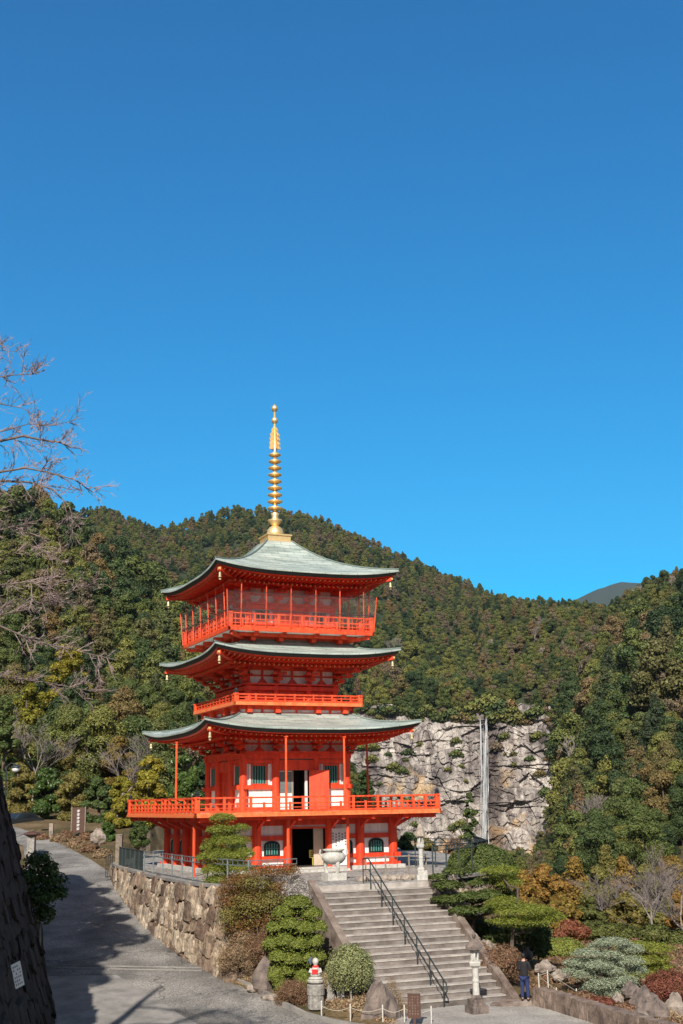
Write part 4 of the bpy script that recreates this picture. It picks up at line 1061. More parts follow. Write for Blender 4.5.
# --- stone retaining wall, big rough stones
def stone_wall_mat():
    m, nt, b = new_mat('rough_retaining_stone')
    tc = nt.nodes.new('ShaderNodeTexCoord'); geo = nt.nodes.new('ShaderNodeNewGeometry')
    rp = ramp(nt, [(0, (0.15,0.10,0.075)), (0.3, (0.27,0.20,0.15)), (0.6, (0.40,0.32,0.24)), (1, (0.56,0.48,0.38))])
    nt.links.new(geo.outputs['Random Per Island'], rp.inputs['Fac'])
    no = nt.nodes.new('ShaderNodeTexNoise'); no.inputs['Scale'].default_value = 2.4; no.inputs['Detail'].default_value = 8; no.inputs['Roughness'].default_value = 0.7
    nt.links.new(tc.outputs['Object'], no.inputs['Vector'])
    r2 = ramp(nt, [(0.36, (0.28,0.25,0.23)), (0.50, (0.8,0.76,0.72)), (0.64, (1.2,1.15,1.1))]); nt.links.new(no.outputs['Fac'], r2.inputs['Fac'])
    mx = nt.nodes.new('ShaderNodeMix'); mx.data_type = 'RGBA'; mx.blend_type = 'MULTIPLY'; mx.inputs[0].default_value = 1
    nt.links.new(rp.outputs['Color'], mx.inputs[6]); nt.links.new(r2.outputs['Color'], mx.inputs[7]); nt.links.new(mx.outputs[2], b.inputs['Base Color'])
    b.inputs['Roughness'].default_value = 0.95
    n2 = nt.nodes.new('ShaderNodeTexNoise'); n2.inputs['Scale'].default_value = 7; n2.inputs['Detail'].default_value = 7; nt.links.new(tc.outputs['Object'], n2.inputs['Vector'])
    bp = nt.nodes.new('ShaderNodeBump'); bp.inputs['Strength'].default_value = 0.8; bp.inputs['Distance'].default_value = 0.12
    nt.links.new(n2.outputs['Fac'], bp.inputs['Height']); nt.links.new(bp.outputs['Normal'], b.inputs['Normal'])
    return m
M['wallstone'] = stone_wall_mat()
M['mortar'] = mat('dark_wall_joints', (0.07, 0.055, 0.045), rough=1.0)
def stone_mb(b, c, ax, ay, az_, rnd, sub=8):
    """a rounded irregular stone: superellipsoid with lumps; ax, ay, az_ are half-axis vectors"""
    nu, nv = 11, 7; vs = []; fs = []
    ph = [rnd.uniform(0, 6.28) for _ in range(6)]
    for j in range(nv + 1):
        v = -math.pi/2 + math.pi * j / nv
        for i in range(nu):
            u = 2 * math.pi * i / nu
            sg = lambda t, e_: math.copysign(abs(t) ** e_, t)
            x = sg(math.cos(v), 0.42) * sg(math.cos(u), 0.45); y = sg(math.cos(v), 0.42) * sg(math.sin(u), 0.45); z = sg(math.sin(v), 0.45)
            k = 1 + 0.11 * math.sin(3*u + ph[0] + 2*v) + 0.09 * math.sin(2*v*2 + ph[1] + u) + 0.07 * math.sin(5*u + ph[2]) + rnd.uniform(-0.09, 0.09)
            vs.append(c + (ax * x + ay * y + az_ * z) * k)
    for j in range(nv):
        for i in range(nu): fs.append((j*nu+i, j*nu+(i+1)%nu, (j+1)*nu+(i+1)%nu, (j+1)*nu+i))
    b.add(vs, fs)
def retaining_wall(path, top, base_fn, batter, name, label, cat, sw=0.85, sh=0.75, seed=1, stone='wallstone', coping=True, thick=0.5, faceside=1):
    """path: (x, y) along the wall's top front edge; stones of uneven size in leaning courses"""
    rnd = random.Random(seed)
    t = thing(name, label, cat, (path[0][0], path[0][1], 0))
    off = Vector((path[0][0], path[0][1], 0))
    pts = [Vector((x, y, 0)) for x, y in path]
    L = [0]
    for p, q in zip(pts[:-1], pts[1:]): L.append(L[-1] + (q - p).length)
    def at(s):
        s = max(0, min(L[-1] - 1e-6, s))
        for i in range(len(pts) - 1):
            if s <= L[i+1]:
                f = (s - L[i]) / (L[i+1] - L[i]); d = (pts[i+1] - pts[i]).normalized(); return pts[i].lerp(pts[i+1], f), d
        return pts[-1], (pts[-1] - pts[-2]).normalized()
    b = MB(); core = MB()
    # core behind the stones
    ns = int(L[-1] / 0.8) + 1
    V = []
    for i in range(ns + 1):
        p, d = at(L[-1] * i / ns); nrm = Vector((d.y, -d.x, 0)) * faceside
        zt = top(p.x, p.y) - 0.05; zb = base_fn(p.x, p.y) - 0.4
        o_ = nrm * batter * (zt - zb)
        V += [p - nrm*0.22 + Vector((0,0,zt)) - off, p + o_ - nrm*0.22 + Vector((0,0,zb)) - off, p - nrm*(0.22+thick) + Vector((0,0,zt)) - off, p - nrm*(0.22+thick) + Vector((0,0,zb)) - off]
    fs = []
    for i in range(ns):
        a = 4*i; c = 4*(i+1)
        fs += [(a, a+1, c+1, c), (a, c, c+2, a+2), (a+2, c+2, c+3, a+3)]
    fs += [(0, 2, 3, 1), (4*ns, 4*ns+1, 4*ns+3, 4*ns+2)]
    core.add(V, fs); core.build('wall_core', 'mortar', t)
    s = 0.0; 
    # columns of stones, shifted per row
    row = 0; z = 0.0
    hmax = max(top(p.x, p.y) - base_fn(p.x, p.y) for p in pts)
    while z < hmax + sh:
        hh = sh * rnd.uniform(0.8, 1.15); s = -rnd.uniform(0, sw)
        while s < L[-1]:
            ww = sw * rnd.uniform(0.65, 1.35); sc = s + ww / 2
            if 0 <= sc <= L[-1]:
                p, d = at(sc); nrm = Vector((d.y, -d.x, 0)) * faceside
                zt = top(p.x, p.y); zz = zt - 0.12 - z - hh/2 + rnd.uniform(-0.14, 0.14)
                if zz > base_fn(p.x, p.y) - 0.3:
                    zz = min(zz, zt - hh*0.42)
                    c = p + nrm * (batter * (zt - zz) - 0.10 + rnd.uniform(-0.05, 0.06)) + Vector((0, 0, zz)) - off
                    tw = rnd.uniform(-0.4, 0.4)
                    ax = (d * math.cos(tw) + Vector((0,0,1)) * math.sin(tw)) * ww * 0.56
                    az_ = (Vector((0,0,1)) * math.cos(tw) - d * math.sin(tw) + nrm * -batter) * hh * 0.60
                    stone_mb(b, c, ax, nrm * rnd.uniform(0.12, 0.22), az_, rnd)
            s += ww
        z += hh * 0.96; row += 1
    tag(b.build('wall_stones', stone, t, smooth=False))
    if coping:
        cb = MB()
        for i in range(ns):
            p, d = at(L[-1] * i / ns); q, _ = at(L[-1] * (i+1) / ns); nrm = Vector((d.y, -d.x, 0)) * faceside
            z0 = top(p.x, p.y); z1 = top(q.x, q.y)
            cb.beam(p - nrm*0.16 + Vector((0,0,z0+0.02)) - off, q - nrm*0.16 + Vector((0,0,z1+0.02)) - off, 0.34, 0.12)
        cb.build('coping', 'palepave', t)
    return t
# ---------------------------------------------------------------- vegetation
def leaf_mesh(name, C, Nrm, S, m, bend=0.25, aspect=1.0, rs=None):
    """many four-cornered leaf clumps: centres C, normals Nrm, sizes S (numpy)"""
    rs = rs or np.random.RandomState(1)
    n = len(C)
    Nrm = Nrm / (np.linalg.norm(Nrm, axis=1, keepdims=True) + 1e-9)
    rv = rs.normal(size=(n, 3)); T = np.cross(Nrm, rv); T /= np.linalg.norm(T, axis=1, keepdims=True) + 1e-9
    B = np.cross(Nrm, T)
    S = S[:, None]
    a = rs.uniform(0.7, 1.3, (n, 4, 1))
    P = np.stack([C - T*S*a[:,0], C - B*S*aspect*a[:,1] + Nrm*S*bend, C + T*S*a[:,2], C + B*S*aspect*a[:,3] - Nrm*S*bend*0.4], 1)
    me = bpy.data.meshes.new(name)
    me.vertices.add(n*4); me.vertices.foreach_set('co', P.reshape(-1).astype(np.float32))
    me.loops.add(n*4); me.loops.foreach_set('vertex_index', np.arange(n*4, dtype=np.int32))
    me.polygons.add(n); me.polygons.foreach_set('loop_start', np.arange(0, n*4, 4, dtype=np.int32)); me.polygons.foreach_set('loop_total', np.full(n, 4, dtype=np.int32))
    me.update(calc_edges=True); me.materials.append(M[m] if isinstance(m, str) else m)
    return me
def lobes_points(lobes, n, rs, shell=(0.72, 1.04), up=0.25, under=0.6, noise=0.10):
    """points and normals on a set of ellipsoid lobes (cx, cy, cz, rx, ry, rz)"""
    L = np.array(lobes, float)
    wgt = (L[:,3]*L[:,4] + L[:,3]*L[:,5] + L[:,4]*L[:,5]); wgt /= wgt.sum()
    k = rs.choice(len(L), n, p=wgt)
    d = rs.normal(size=(n, 3)); d /= np.linalg.norm(d, axis=1, keepdims=True)
    flip = (d[:,2] < -0.15) & (rs.rand(n) < under); d[flip, 2] *= -1
    r = rs.uniform(shell[0], shell[1], n) ** 0.7
    rad = L[k, 3:6]
    bump = 1 + noise * np.sin(d[:,0]*7 + k*1.7) * np.cos(d[:,1]*8 + k)
    C = L[k, :3] + d * rad * (r * bump)[:, None]
    Nn = d / rad * rad.mean(axis=1, keepdims=True) + np.array([0, 0, up]) + rs.normal(size=(n, 3)) * 0.45
    return C, Nn
def merge_core(me, lobes, m, f=0.62):
    pass
def crown(name, lobes, n, size, m, seed, **kw):
    rs = np.random.RandomState(seed)
    sh = kw.pop('aspect', 0.7); bend = kw.pop('bend', 0.25)
    C, Nn = lobes_points(lobes, n, rs, **kw)
    S = size * rs.uniform(0.6, 1.35, n)
    return leaf_mesh(name, C, Nn, S, m, rs=rs, aspect=sh, bend=bend)
def rand_lobes(rs, w, h, z0, n, r, flat=0.8, taper=0.5, top=1.0):
    """lobes filling a crown w wide, from z0 to z0+h; taper>0 narrows it upward"""
    out = []
    for i in range(n):
        t = rs.rand() ** 0.8
        ww = w * (1 - taper * t) * math.sqrt(max(0.12, 1 - (2*abs(t-0.45)) ** 2 * 0.75))
        a = rs.uniform(0, 2*math.pi); q = rs.rand() ** 0.5 * max(0.05, ww - r*0.6)
        rr = r * rs.uniform(0.65, 1.25) * (1 - 0.35*t)
        out.append((q*math.cos(a), q*math.sin(a), z0 + t*(h - r*0.8) + r*0.3, rr, rr, rr*flat))
    return out
def trunk_mb(h, r, rs, limbs=5, top=0.75, spread=2.0, z0=-0.4, lean=0.3):
    b = MB()
    lx, ly = rs.uniform(-lean, lean, 2)
    pts = [(lx*(t**1.5)*1.0 + 0.06*math.sin(5*t), ly*(t**1.5), z0 + (h*top - z0)*t) for t in np.linspace(0, 1, 7)]
    b.tube(pts, [r*(1.25 if i == 0 else 1 - 0.11*i) for i in range(7)], 8)
    for i in range(limbs):
        t = rs.uniform(0.35, 0.95); p = Vector(pts[int(t*6)]); a = rs.uniform(0, 6.28)
        L = spread * rs.uniform(0.6, 1.1) * (1.2 - 0.5*t)
        q = p + Vector((math.cos(a)*L, math.sin(a)*L, L*rs.uniform(0.4, 0.9)))
        mid = p.lerp(q, 0.5) + Vector((0, 0, 0.15*L))
        b.tube([p, mid, q], [r*0.42, r*0.28, r*0.1], 6)
    return b
# --- kinds of forest tree for the hills (small mesh each, shared by many)
def forest_protos():
    P = []
    rs = np.random.RandomState(11)
    for i in range(6):      # evergreen broadleaf crowns, lumpy domes ~ 9 m wide
        lob = rand_lobes(rs, 4.2, 7.5, 2.0, 16, 1.7, taper=0.35)
        P.append(('broadleaf_tree', crown('crown', lob, 2600, 0.31, 'f_forest', 20+i, noise=0.15), 'b'))
    for i in range(3):      # cedars
        lob = []
        for t in np.linspace(0, 1, 13):
            for _ in range(3):
                a = rs.uniform(0, 6.28); q = 2.3*(1-t)**0.8 * rs.uniform(0.3, 1)
                lob.append((q*1.25*math.cos(a), q*1.25*math.sin(a), 2.5 + 8*t, 1.5*(1-0.55*t), 1.5*(1-0.55*t), 0.85*(1-0.3*t)))
        P.append(('cedar_tree', crown('crown', lob, 2400, 0.28, 'f_conifer', 40+i, up=0.1), 'c'))
    return P
FP = forest_protos()
def fine_protos(nl=9000, k_=1.0, sd=0):
    P = []; rs = np.random.RandomState(13)
    for i in range(6):
        lob = rand_lobes(rs, 4.2, 7.5, 2.0, 26, 1.45, taper=0.35)
        P.append(('broadleaf_tree', crown('crown', lob, nl, 0.17*k_, 'f_forest', 220+i, noise=0.15), 'b'))
    for i in range(3):
        lob = []
        for t in np.linspace(0, 1, 15):
            for _ in range(4):
                a = rs.uniform(0, 6.28); q = 2.9*(1-t)**0.8 * rs.uniform(0.3, 1)
                lob.append((q*math.cos(a), q*math.sin(a), 2.5 + 8*t, 1.2*(1-0.55*t), 1.2*(1-0.55*t), 0.7*(1-0.3*t)))
        P.append(('cedar_tree', crown('crown', lob, nl, 0.15*k_, 'f_conifer', 240+i, up=0.1), 'c'))
    return P
FINE = fine_protos(); NEAR = fine_protos(22000, 0.62)
hid = bpy.data.collections.new('forest_kinds')   # holds the kinds, not linked to the scene itself
def forest_object(name, pts, idx, scl, rot, label, kind='stuff'):
    me = bpy.data.meshes.new(name); me.vertices.add(len(pts)); me.vertices.foreach_set('co', np.array(pts, dtype=np.float32).ravel())
    for an, typ, dat, prop in (('idx', 'INT', idx, 'value'), ('rot', 'FLOAT', rot, 'value')):
        at_ = me.attributes.new(an, typ, 'POINT'); at_.data.foreach_set(prop, np.array(dat, dtype=np.int32 if typ == 'INT' else np.float32))
    at_ = me.attributes.new('scl', 'FLOAT_VECTOR', 'POINT'); at_.data.foreach_set('vector', np.array(scl, dtype=np.float32).ravel())
    o = link(name, me); tag(o, label, None, kind=kind)
    ng = bpy.data.node_groups.new('scatter_trees', 'GeometryNodeTree')
    ng.interface.new_socket('Geometry', in_out='INPUT', socket_type='NodeSocketGeometry'); ng.interface.new_socket('Geometry', in_out='OUTPUT', socket_type='NodeSocketGeometry')
    gi = ng.nodes.new('NodeGroupInput'); gout = ng.nodes.new('NodeGroupOutput')
    ci = ng.nodes.new('GeometryNodeCollectionInfo'); ci.inputs['Collection'].default_value = hid; ci.inputs['Separate Children'].default_value = True; ci.inputs['Reset Children'].default_value = True
    ip = ng.nodes.new('GeometryNodeInstanceOnPoints'); ip.inputs['Pick Instance'].default_value = True
    def na(nm, dt):
        q = ng.nodes.new('GeometryNodeInputNamedAttribute'); q.data_type = dt; q.inputs['Name'].default_value = nm; return q.outputs[0]
    mp = ng.nodes.new('GeometryNodeMeshToPoints')
    ng.links.new(gi.outputs[0], mp.inputs['Mesh']); ng.links.new(mp.outputs[0], ip.inputs['Points']); ng.links.new(ci.outputs[0], ip.inputs['Instance'])
    ng.links.new(na('idx', 'INT'), ip.inputs['Instance Index']); ng.links.new(na('scl', 'FLOAT_VECTOR'), ip.inputs['Scale'])
    cx = ng.nodes.new('ShaderNodeCombineXYZ'); ng.links.new(na('rot', 'FLOAT'), cx.inputs['Z']); ng.links.new(cx.outputs[0], ip.inputs['Rotation'])
    ng.links.new(ip.outputs[0], gout.inputs[0])
    md = o.modifiers.new('scatter', 'NODES'); md.node_group = ng
    return o
for i, (nm, me, kd) in enumerate(FINE[:9]):
    q = bpy.data.objects.new('%02d_%s' % (i, nm), me); hid.objects.link(q)
for q in range(2):     # leafless grey trees standing among the evergreens
    rb = random.Random(40+q); b = MB()
    def bgrow(p, d, L, r, lev):
        e = p + d*L; b.tube([p, p.lerp(e, .5)+Vector((rb.uniform(-.1,.1),rb.uniform(-.1,.1),0)), e], [r, r*.8, r*.6], 4 if lev < 2 else 3, cap=False)
        if lev < 5:
            for _ in range(3 if lev else 5): bgrow(p.lerp(e, rb.uniform(.5, 1)), (d + Vector((rb.uniform(-1,1), rb.uniform(-1,1), rb.uniform(-.3,.8)))*.8).normalized(), L*rb.uniform(.6,.8), max(.03, r*.55), lev+1)
    bgrow(Vector((0,0,0)), Vector((0,0,1)), 3.4, 0.2, 0)
    me = bpy.data.meshes.new('crown'); me.from_pydata(b.v, [], b.f); me.materials.append(M['palebark'])
    o_ = bpy.data.objects.new('%02d_leafless' % (9+q), me); hid.objects.link(o_); FINE.append(('leafless_tree', me, 'l'))
# --- where the hillside trees stand
CL_AZ0, CL_AZ1 = -0.6, 10.0       # span of the bare cliff
def cliff_top_r(az): return 606 + 0 * az
rsF = np.random.RandomState(5)
cand = []
def ring(r0, r1, sp, azlo, azhi):
    area = math.radians(azhi - azlo) / 2 * (r1*r1 - r0*r0); n = int(area / (sp*sp))
    rr = np.sqrt(rsF.uniform(r0*r0, r1*r1, n)); aa = rsF.uniform(azlo, azhi, n)
    return rr, aa
tp, ti, ts, tr = [], [], [], []
for r0, r1, sp, s0, lo, hi in ((105, 170, 6.4, 0.95, -30, 28), (170, 320, 6.9, 1.08, -26, 26), (320, 560, 7.6, 1.22, -24, 24), (560, 900, 8.2, 1.2, -22, 22), (607, 720, 7.5, 0.95, -1, 11), (605, 640, 4.2, 0.62, -1, 12), (612, 760, 6.5, 0.95, 7.5, 12), (605, 640, 3.4, 0.8, 8.8, 12), (594, 606, 3.0, 0.7, 9.9, 12), (900, 1450, 9.5, 1.15, -21, 21)):
    rr, aa = ring(r0, r1, sp, lo, hi)
    x = rr * np.sin(np.radians(aa)); y = rr * np.cos(np.radians(aa)); z = H(x, y)
    edge = 9.95 + 0.9*np.sin(rr*0.05)
    on_cliff = (aa > -0.9) & (aa < edge) & (rr > 585) & (rr < 605)
    for i in range(len(rr)):
        if on_cliff[i] or (rr[i] < 260 and -1 < aa[i] < 9.6) or (rr[i] < 150 and aa[i] > 9): continue
        pick = rsF.rand()
        con = 0.5 + 0.5*math.sin(x[i]*0.02+1)*math.cos(y[i]*0.017)
        k = rsF.randint(6, 9) if pick < 0.03 + 0.16*con else rsF.randint(0, 6)
        s = s0 * min(1.9, max(0.55, math.exp(rsF.normal(-0.05, 0.30))))
        if rr[i] < 585 and -1 < aa[i] < 9.9: s = min(s, 0.75)
        if rr[i] < 330: s = min(s, 0.6 + rr[i]/500 + 0.15*rsF.rand())
        if rr[i] > 850: s = min(s, 1.2)
        if rr[i] > 600 and aa[i] > 6: s = min(s, 1.15)
        if rsF.rand() < 0.03 and rr[i] < 900: k = 9 + rsF.randint(0, 2)
        tp.append((x[i], y[i], z[i] - 0.8)); ti.append(k); ts.append((s, s, s*rsF.uniform(0.85, 1.2))); tr.append(rsF.uniform(0, 6.28))
tp = np.array(tp); ti = np.array(ti); ts = np.array(ts); tr = np.array(tr)
# the nearest ones are objects of their own
order = np.argsort(np.hypot(tp[:,0], tp[:,1]))
azs = np.degrees(np.arctan2(tp[:,0], tp[:,1])); inview = np.abs(azs) < 17.5
near = [i for i in order if inview[i]][:150]
rest = np.setdiff1d(np.arange(len(tp)), near)
forest_object('forest', tp[rest], ti[rest], ts[rest], tr[rest], 'dense mixed evergreen forest covering the mountains behind the pagoda')
trunk_f = None
for i in near:
    nm, me, kd = (NEAR + FINE[9:])[ti[i]]
    t = thing(nm, 'leafless grey tree among the evergreens of the valley forest' if kd == 'l' else 'cedar in the valley forest behind the terrace and garden' if kd == 'c' else 'rounded evergreen tree in the valley forest behind the terrace and garden', 'tree', tuple(tp[i]), tr[i], 'trees of the valley forest')
    t.scale = tuple(ts[i])
    link('crown', me, t)
    if trunk_f is None:
        b = trunk_mb(9, 0.22, rsF, limbs=3, top=0.8, spread=1.6); q = b.build('trunk', 'bark', t); trunk_f = q.data
    else: link('trunk', trunk_f, t)
# distant mountain forest texture is in the ground itself beyond the scattered trees
print('forest', len(rest))

# --- the cliff with the waterfall
def cliff_mat():
    m, nt, b = new_mat('cliff_rock')
    tc = nt.nodes.new('ShaderNodeTexCoord')
    def noise(sc, mp_scale, det=6, dist=0.0):
        mp = nt.nodes.new('ShaderNodeMapping'); mp.inputs['Scale'].default_value = mp_scale
        n = nt.nodes.new('ShaderNodeTexNoise'); n.inputs['Scale'].default_value = sc; n.inputs['Detail'].default_value = det; n.inputs['Distortion'].default_value = dist; n.inputs['Roughness'].default_value = 0.62
        nt.links.new(tc.outputs['Object'], mp.inputs['Vector']); nt.links.new(mp.outputs[0], n.inputs['Vector']); return n
    n1 = noise(0.06, (1,1,0.7), 8); n2 = noise(0.35, (1,1,0.10), 6, 0.4); n3 = noise(0.05, (0.6,1,0.6), 4); n4 = noise(1.2, (1,1,0.5), 6)
    r1 = ramp(nt, [(0.34, (0.11,0.095,0.098)), (0.42, (0.24,0.218,0.215)), (0.50, (0.42,0.392,0.378)), (0.66, (0.60,0.565,0.535))])
    nt.links.new(n1.outputs['Fac'], r1.inputs['Fac'])
    r2 = ramp(nt, [(0.38, (0.30,0.26,0.27)), (0.50, (0.85,0.82,0.8)), (0.62, (1.1,1.08,1.05))]); nt.links.new(n2.outputs['Fac'], r2.inputs['Fac'])
    mx = nt.nodes.new('ShaderNodeMix'); mx.data_type = 'RGBA'; mx.blend_type = 'MULTIPLY'; mx.inputs[0].default_value = 0.85
    nt.links.new(r1.outputs['Color'], mx.inputs[6]); nt.links.new(r2.outputs['Color'], mx.inputs[7])
    # tan weathered streaks low on the face
    sp = nt.nodes.new('ShaderNodeSeparateXYZ'); nt.links.new(tc.outputs['Object'], sp.inputs[0])
    mr = nt.nodes.new('ShaderNodeMapRange'); mr.inputs['From Min'].default_value = 35; mr.inputs['From Max'].default_value = 5
    nt.links.new(sp.outputs['Z'], mr.inputs['Value'])
    r3 = ramp(nt, [(0.52, (0,0,0)), (0.58, (1,1,1))]); nt.links.new(n3.outputs['Fac'], r3.inputs['Fac'])
    mm = nt.nodes.new('ShaderNodeMath'); mm.operation = 'MULTIPLY'; nt.links.new(mr.outputs[0], mm.inputs[0]); nt.links.new(r3.outputs['Color'], mm.inputs[1])
    m2 = nt.nodes.new('ShaderNodeMix'); m2.data_type = 'RGBA'; nt.links.new(mm.outputs[0], m2.inputs[0]); nt.links.new(mx.outputs[2], m2.inputs[6]); m2.inputs[7].default_value = (0.50, 0.36, 0.21, 1)
    r4 = ramp(nt, [(0.3, (0.6,0.6,0.6)), (0.65, (1.15,1.15,1.15))]); nt.links.new(n4.outputs['Fac'], r4.inputs['Fac'])
    m3 = nt.nodes.new('ShaderNodeMix'); m3.data_type = 'RGBA'; m3.blend_type = 'MULTIPLY'; m3.inputs[0].default_value = 0.8
    nt.links.new(m2.outputs[2], m3.inputs[6]); nt.links.new(r4.outputs['Color'], m3.inputs[7])
    ba = nt.nodes.new('ShaderNodeAttribute'); ba.attribute_name = 'block'
    rb_ = ramp(nt, [(0.15, (0.62,0.58,0.57)), (0.5, (0.98,0.96,0.94)), (0.85, (1.22,1.2,1.16))]); nt.links.new(ba.outputs['Fac'], rb_.inputs['Fac'])
    m4 = nt.nodes.new('ShaderNodeMix'); m4.data_type = 'RGBA'; m4.blend_type = 'MULTIPLY'; m4.inputs[0].default_value = 1.0
    nt.links.new(m3.outputs[2], m4.inputs[6]); nt.links.new(rb_.outputs['Color'], m4.inputs[7])
    wa = nt.nodes.new('ShaderNodeAttribute'); wa.attribute_name = 'wet'; m5 = nt.nodes.new('ShaderNodeMix'); m5.data_type = 'RGBA'; m5.blend_type = 'MULTIPLY'
    nt.links.new(wa.outputs['Fac'], m5.inputs[0]); nt.links.new(m4.outputs[2], m5.inputs[6]); m5.inputs[7].default_value = (0.42, 0.38, 0.37, 1)
    nt.links.new(m5.outputs[2], b.inputs['Base Color']); b.inputs['Roughness'].default_value = 0.95
    bp = nt.nodes.new('ShaderNodeBump'); bp.inputs['Strength'].default_value = 1.0; bp.inputs['Distance'].default_value = 1.0
    nt.links.new(n4.outputs['Fac'], bp.inputs['Height']); nt.links.new(bp.outputs['Normal'], b.inputs['Normal'])
    return m
def cliff_mesh():
    na, nz = 480, 280
    az = np.linspace(-2.0, 10.8, na); tz = np.linspace(0, 1, nz)
    A, T = np.meshgrid(np.radians(az), tz)
    X0 = 592 * np.sin(A)
    ztop = ZC + (0.074 + 0.006*np.sin(A*60) ) * 600 + 2.2*vnoise(X0, X0*0, 26, 41) + 2.2*vnoise(X0, X0*0, 7, 42)
    azd = np.degrees(A); gt = H(619*np.sin(A), 619*np.cos(A)); ztop = lerp(ztop, np.clip(gt - 0.5, ztop, ztop + 4), smooth(8.6, 9.6, azd)) 
    Z = -34 + (ztop + 34) * T
    # depth: columns, ledges, and blocks
    dep = 592 + 14*T**1.2 + 4.5*vnoise(X0, Z*0.35, 60, 51) + 2.2*vnoise(X0, Z*0.3, 17, 52)
    rsv = np.random.RandomState(99); cell = np.zeros_like(X0)
    for n_, ax_, az_s, amp, tilt in ((150, 0.7, 0.9, 1.1, 0.05), (900, 0.7, 1.0, 0.5, 0.09), (3600, 0.8, 1.0, 0.26, 0.13)):
        sx_ = rsv.uniform(-24, 116, n_); sz_ = rsv.uniform(-34, 62, n_); off = rsv.normal(0, amp, n_); tx = rsv.normal(0, tilt, n_); tz_ = rsv.normal(0, tilt, n_); cv = rsv.rand(n_)
        for r_ in range(nz):
            dx = (X0[r_][:, None] - sx_[None]) * ax_; dz = (Z[r_][:, None] - sz_[None]) * az_s
            k_ = np.argmin(dx*dx + dz*dz, axis=1); ii = np.arange(na)
            dep[r_] += off[k_] + dx[ii, k_]*tx[k_] + dz[ii, k_]*tz_[k_]
            cell[r_] += cv[k_] * (0.5 if n_ < 500 else 0.3 if n_ < 2000 else 0.2)
    # overhanging ledges with a shadow gap below
    rsl = np.random.RandomState(77)
    for k in range(16):
        zc = rsl.uniform(-2, 46); xc = rsl.uniform(-2, 100); wd = rsl.uniform(9, 26)
        line = zc + 3.5*vnoise(X0, X0*0, 35, 60+k) + (X0-xc)*rsl.uniform(-0.06, 0.06)
        m_ = np.clip(1 - ((X0 - xc) / wd) ** 2, 0, 1) ** 0.5
        dep += m_ * (1.9 * np.exp(-np.clip(line - Z, 0, 99) / 0.7) * (Z < line) * (0.5+0.5*vnoise(X0, Z*0, 9, 90+k)) - 0.8 * np.exp(-(Z - line).clip(0, 99) / 3.0) * (Z >= line))
    # slot where the water falls
    wx0 = 592*math.sin(math.radians(6.68))
    dep += 3.5*np.exp(-((X0 - wx0)/4.0)**2) * smooth(0.1, 0.9, T)
    # screes bulging at the foot
    dep -= 10 * smooth(0.45, 0.0, T) * (0.6 + 0.5*vnoise(X0, Z, 20, 58))
    X = dep * np.sin(A); Y = dep * np.cos(A)
    V = np.stack([X, Y, Z], -1).reshape(-1, 3).tolist()
    # top runs back into the hill, so that the cliff has its own thickness
    idx = np.arange(nz*na).reshape(nz, na)
    f = np.stack([idx[:-1,:-1], idx[:-1,1:], idx[1:,1:], idx[1:,:-1]], -1).reshape(-1, 4).tolist()
    o_ = len(V)
    for j in range(na):
        a = math.radians(az[j]); V.append((640*math.sin(a), 640*math.cos(a), float(ztop[-1, j]) - 1.0)); V.append((640*math.sin(a), 640*math.cos(a), -34.0))
    top = idx[-1]; bot = idx[0]
    for j in range(na-1):
        f.append((int(top[j]), int(top[j+1]), o_+2*j+2, o_+2*j)); f.append((o_+2*j, o_+2*j+2, o_+2*j+3, o_+2*j+1))
    me = bpy.data.meshes.new('cliff'); me.from_pydata(V, [], f); me.materials.append(cliff_mat())
    at_ = me.attributes.new('block', 'FLOAT', 'POINT'); at_.data.foreach_set('value', np.concatenate([cell.ravel(), np.full(len(V) - cell.size, 0.5)]).astype(np.float32))
    wet = np.exp(-((X0 - wx0 - 1.0)/5.5)**2) ; at_ = me.attributes.new('wet', 'FLOAT', 'POINT'); at_.data.foreach_set('value', np.concatenate([wet.ravel(), np.zeros(len(V) - cell.size)]).astype(np.float32))
    return me, ztop[-1], az, dep
cme, cl_top, cl_az, cl_dep = cliff_mesh()
co = link('cliff', cme); tag(co, kind='structure')
# waterfall: strands of falling water in front of the slot
def water_mat():
    m, nt, b = new_mat('falling_water')
    tc = nt.nodes.new('ShaderNodeTexCoord'); mp = nt.nodes.new('ShaderNodeMapping'); mp.inputs['Scale'].default_value = (2.2, 2.2, 0.10)
    n = nt.nodes.new('ShaderNodeTexNoise'); n.inputs['Scale'].default_value = 1.0; n.inputs['Detail'].default_value = 5
    nt.links.new(tc.outputs['Object'], mp.inputs['Vector']); nt.links.new(mp.outputs[0], n.inputs['Vector'])
    r = ramp(nt, [(0.38, (0.04,0.04,0.04)), (0.64, (0.80,0.80,0.80))]); nt.links.new(n.outputs['Fac'], r.inputs['Fac'])
    nt.links.new(r.outputs['Color'], b.inputs['Alpha'])
    b.inputs['Base Color'].default_value = (0.86, 0.89, 0.93, 1); b.inputs['Roughness'].default_value = 0.6
    return m
M['water'] = water_mat()
M['spray'] = water_mat(); M['spray'].name = 'water_spray'
for n_ in M['spray'].node_tree.nodes:
    if n_.type == 'VALTORGB': n_.color_ramp.elements[0].color = (0, 0, 0, 1); n_.color_ramp.elements[1].color = (0.55, 0.55, 0.55, 1)
M['mist'] = water_mat(); M['mist'].name = 'water_mist'
for n_ in M['mist'].node_tree.nodes:
    if n_.type == 'VALTORGB': n_.color_ramp.elements[0].color = (0, 0, 0, 1); n_.color_ramp.elements[1].color = (0.13, 0.13, 0.13, 1)
wf = thing('waterfall', 'tall thin white waterfall dropping down the bare cliff', 'waterfall', tuple(AT(482, 718, 586)))
wf['kind'] = 'structure'
wb = Vector(wf.location)
rsw = random.Random(12)
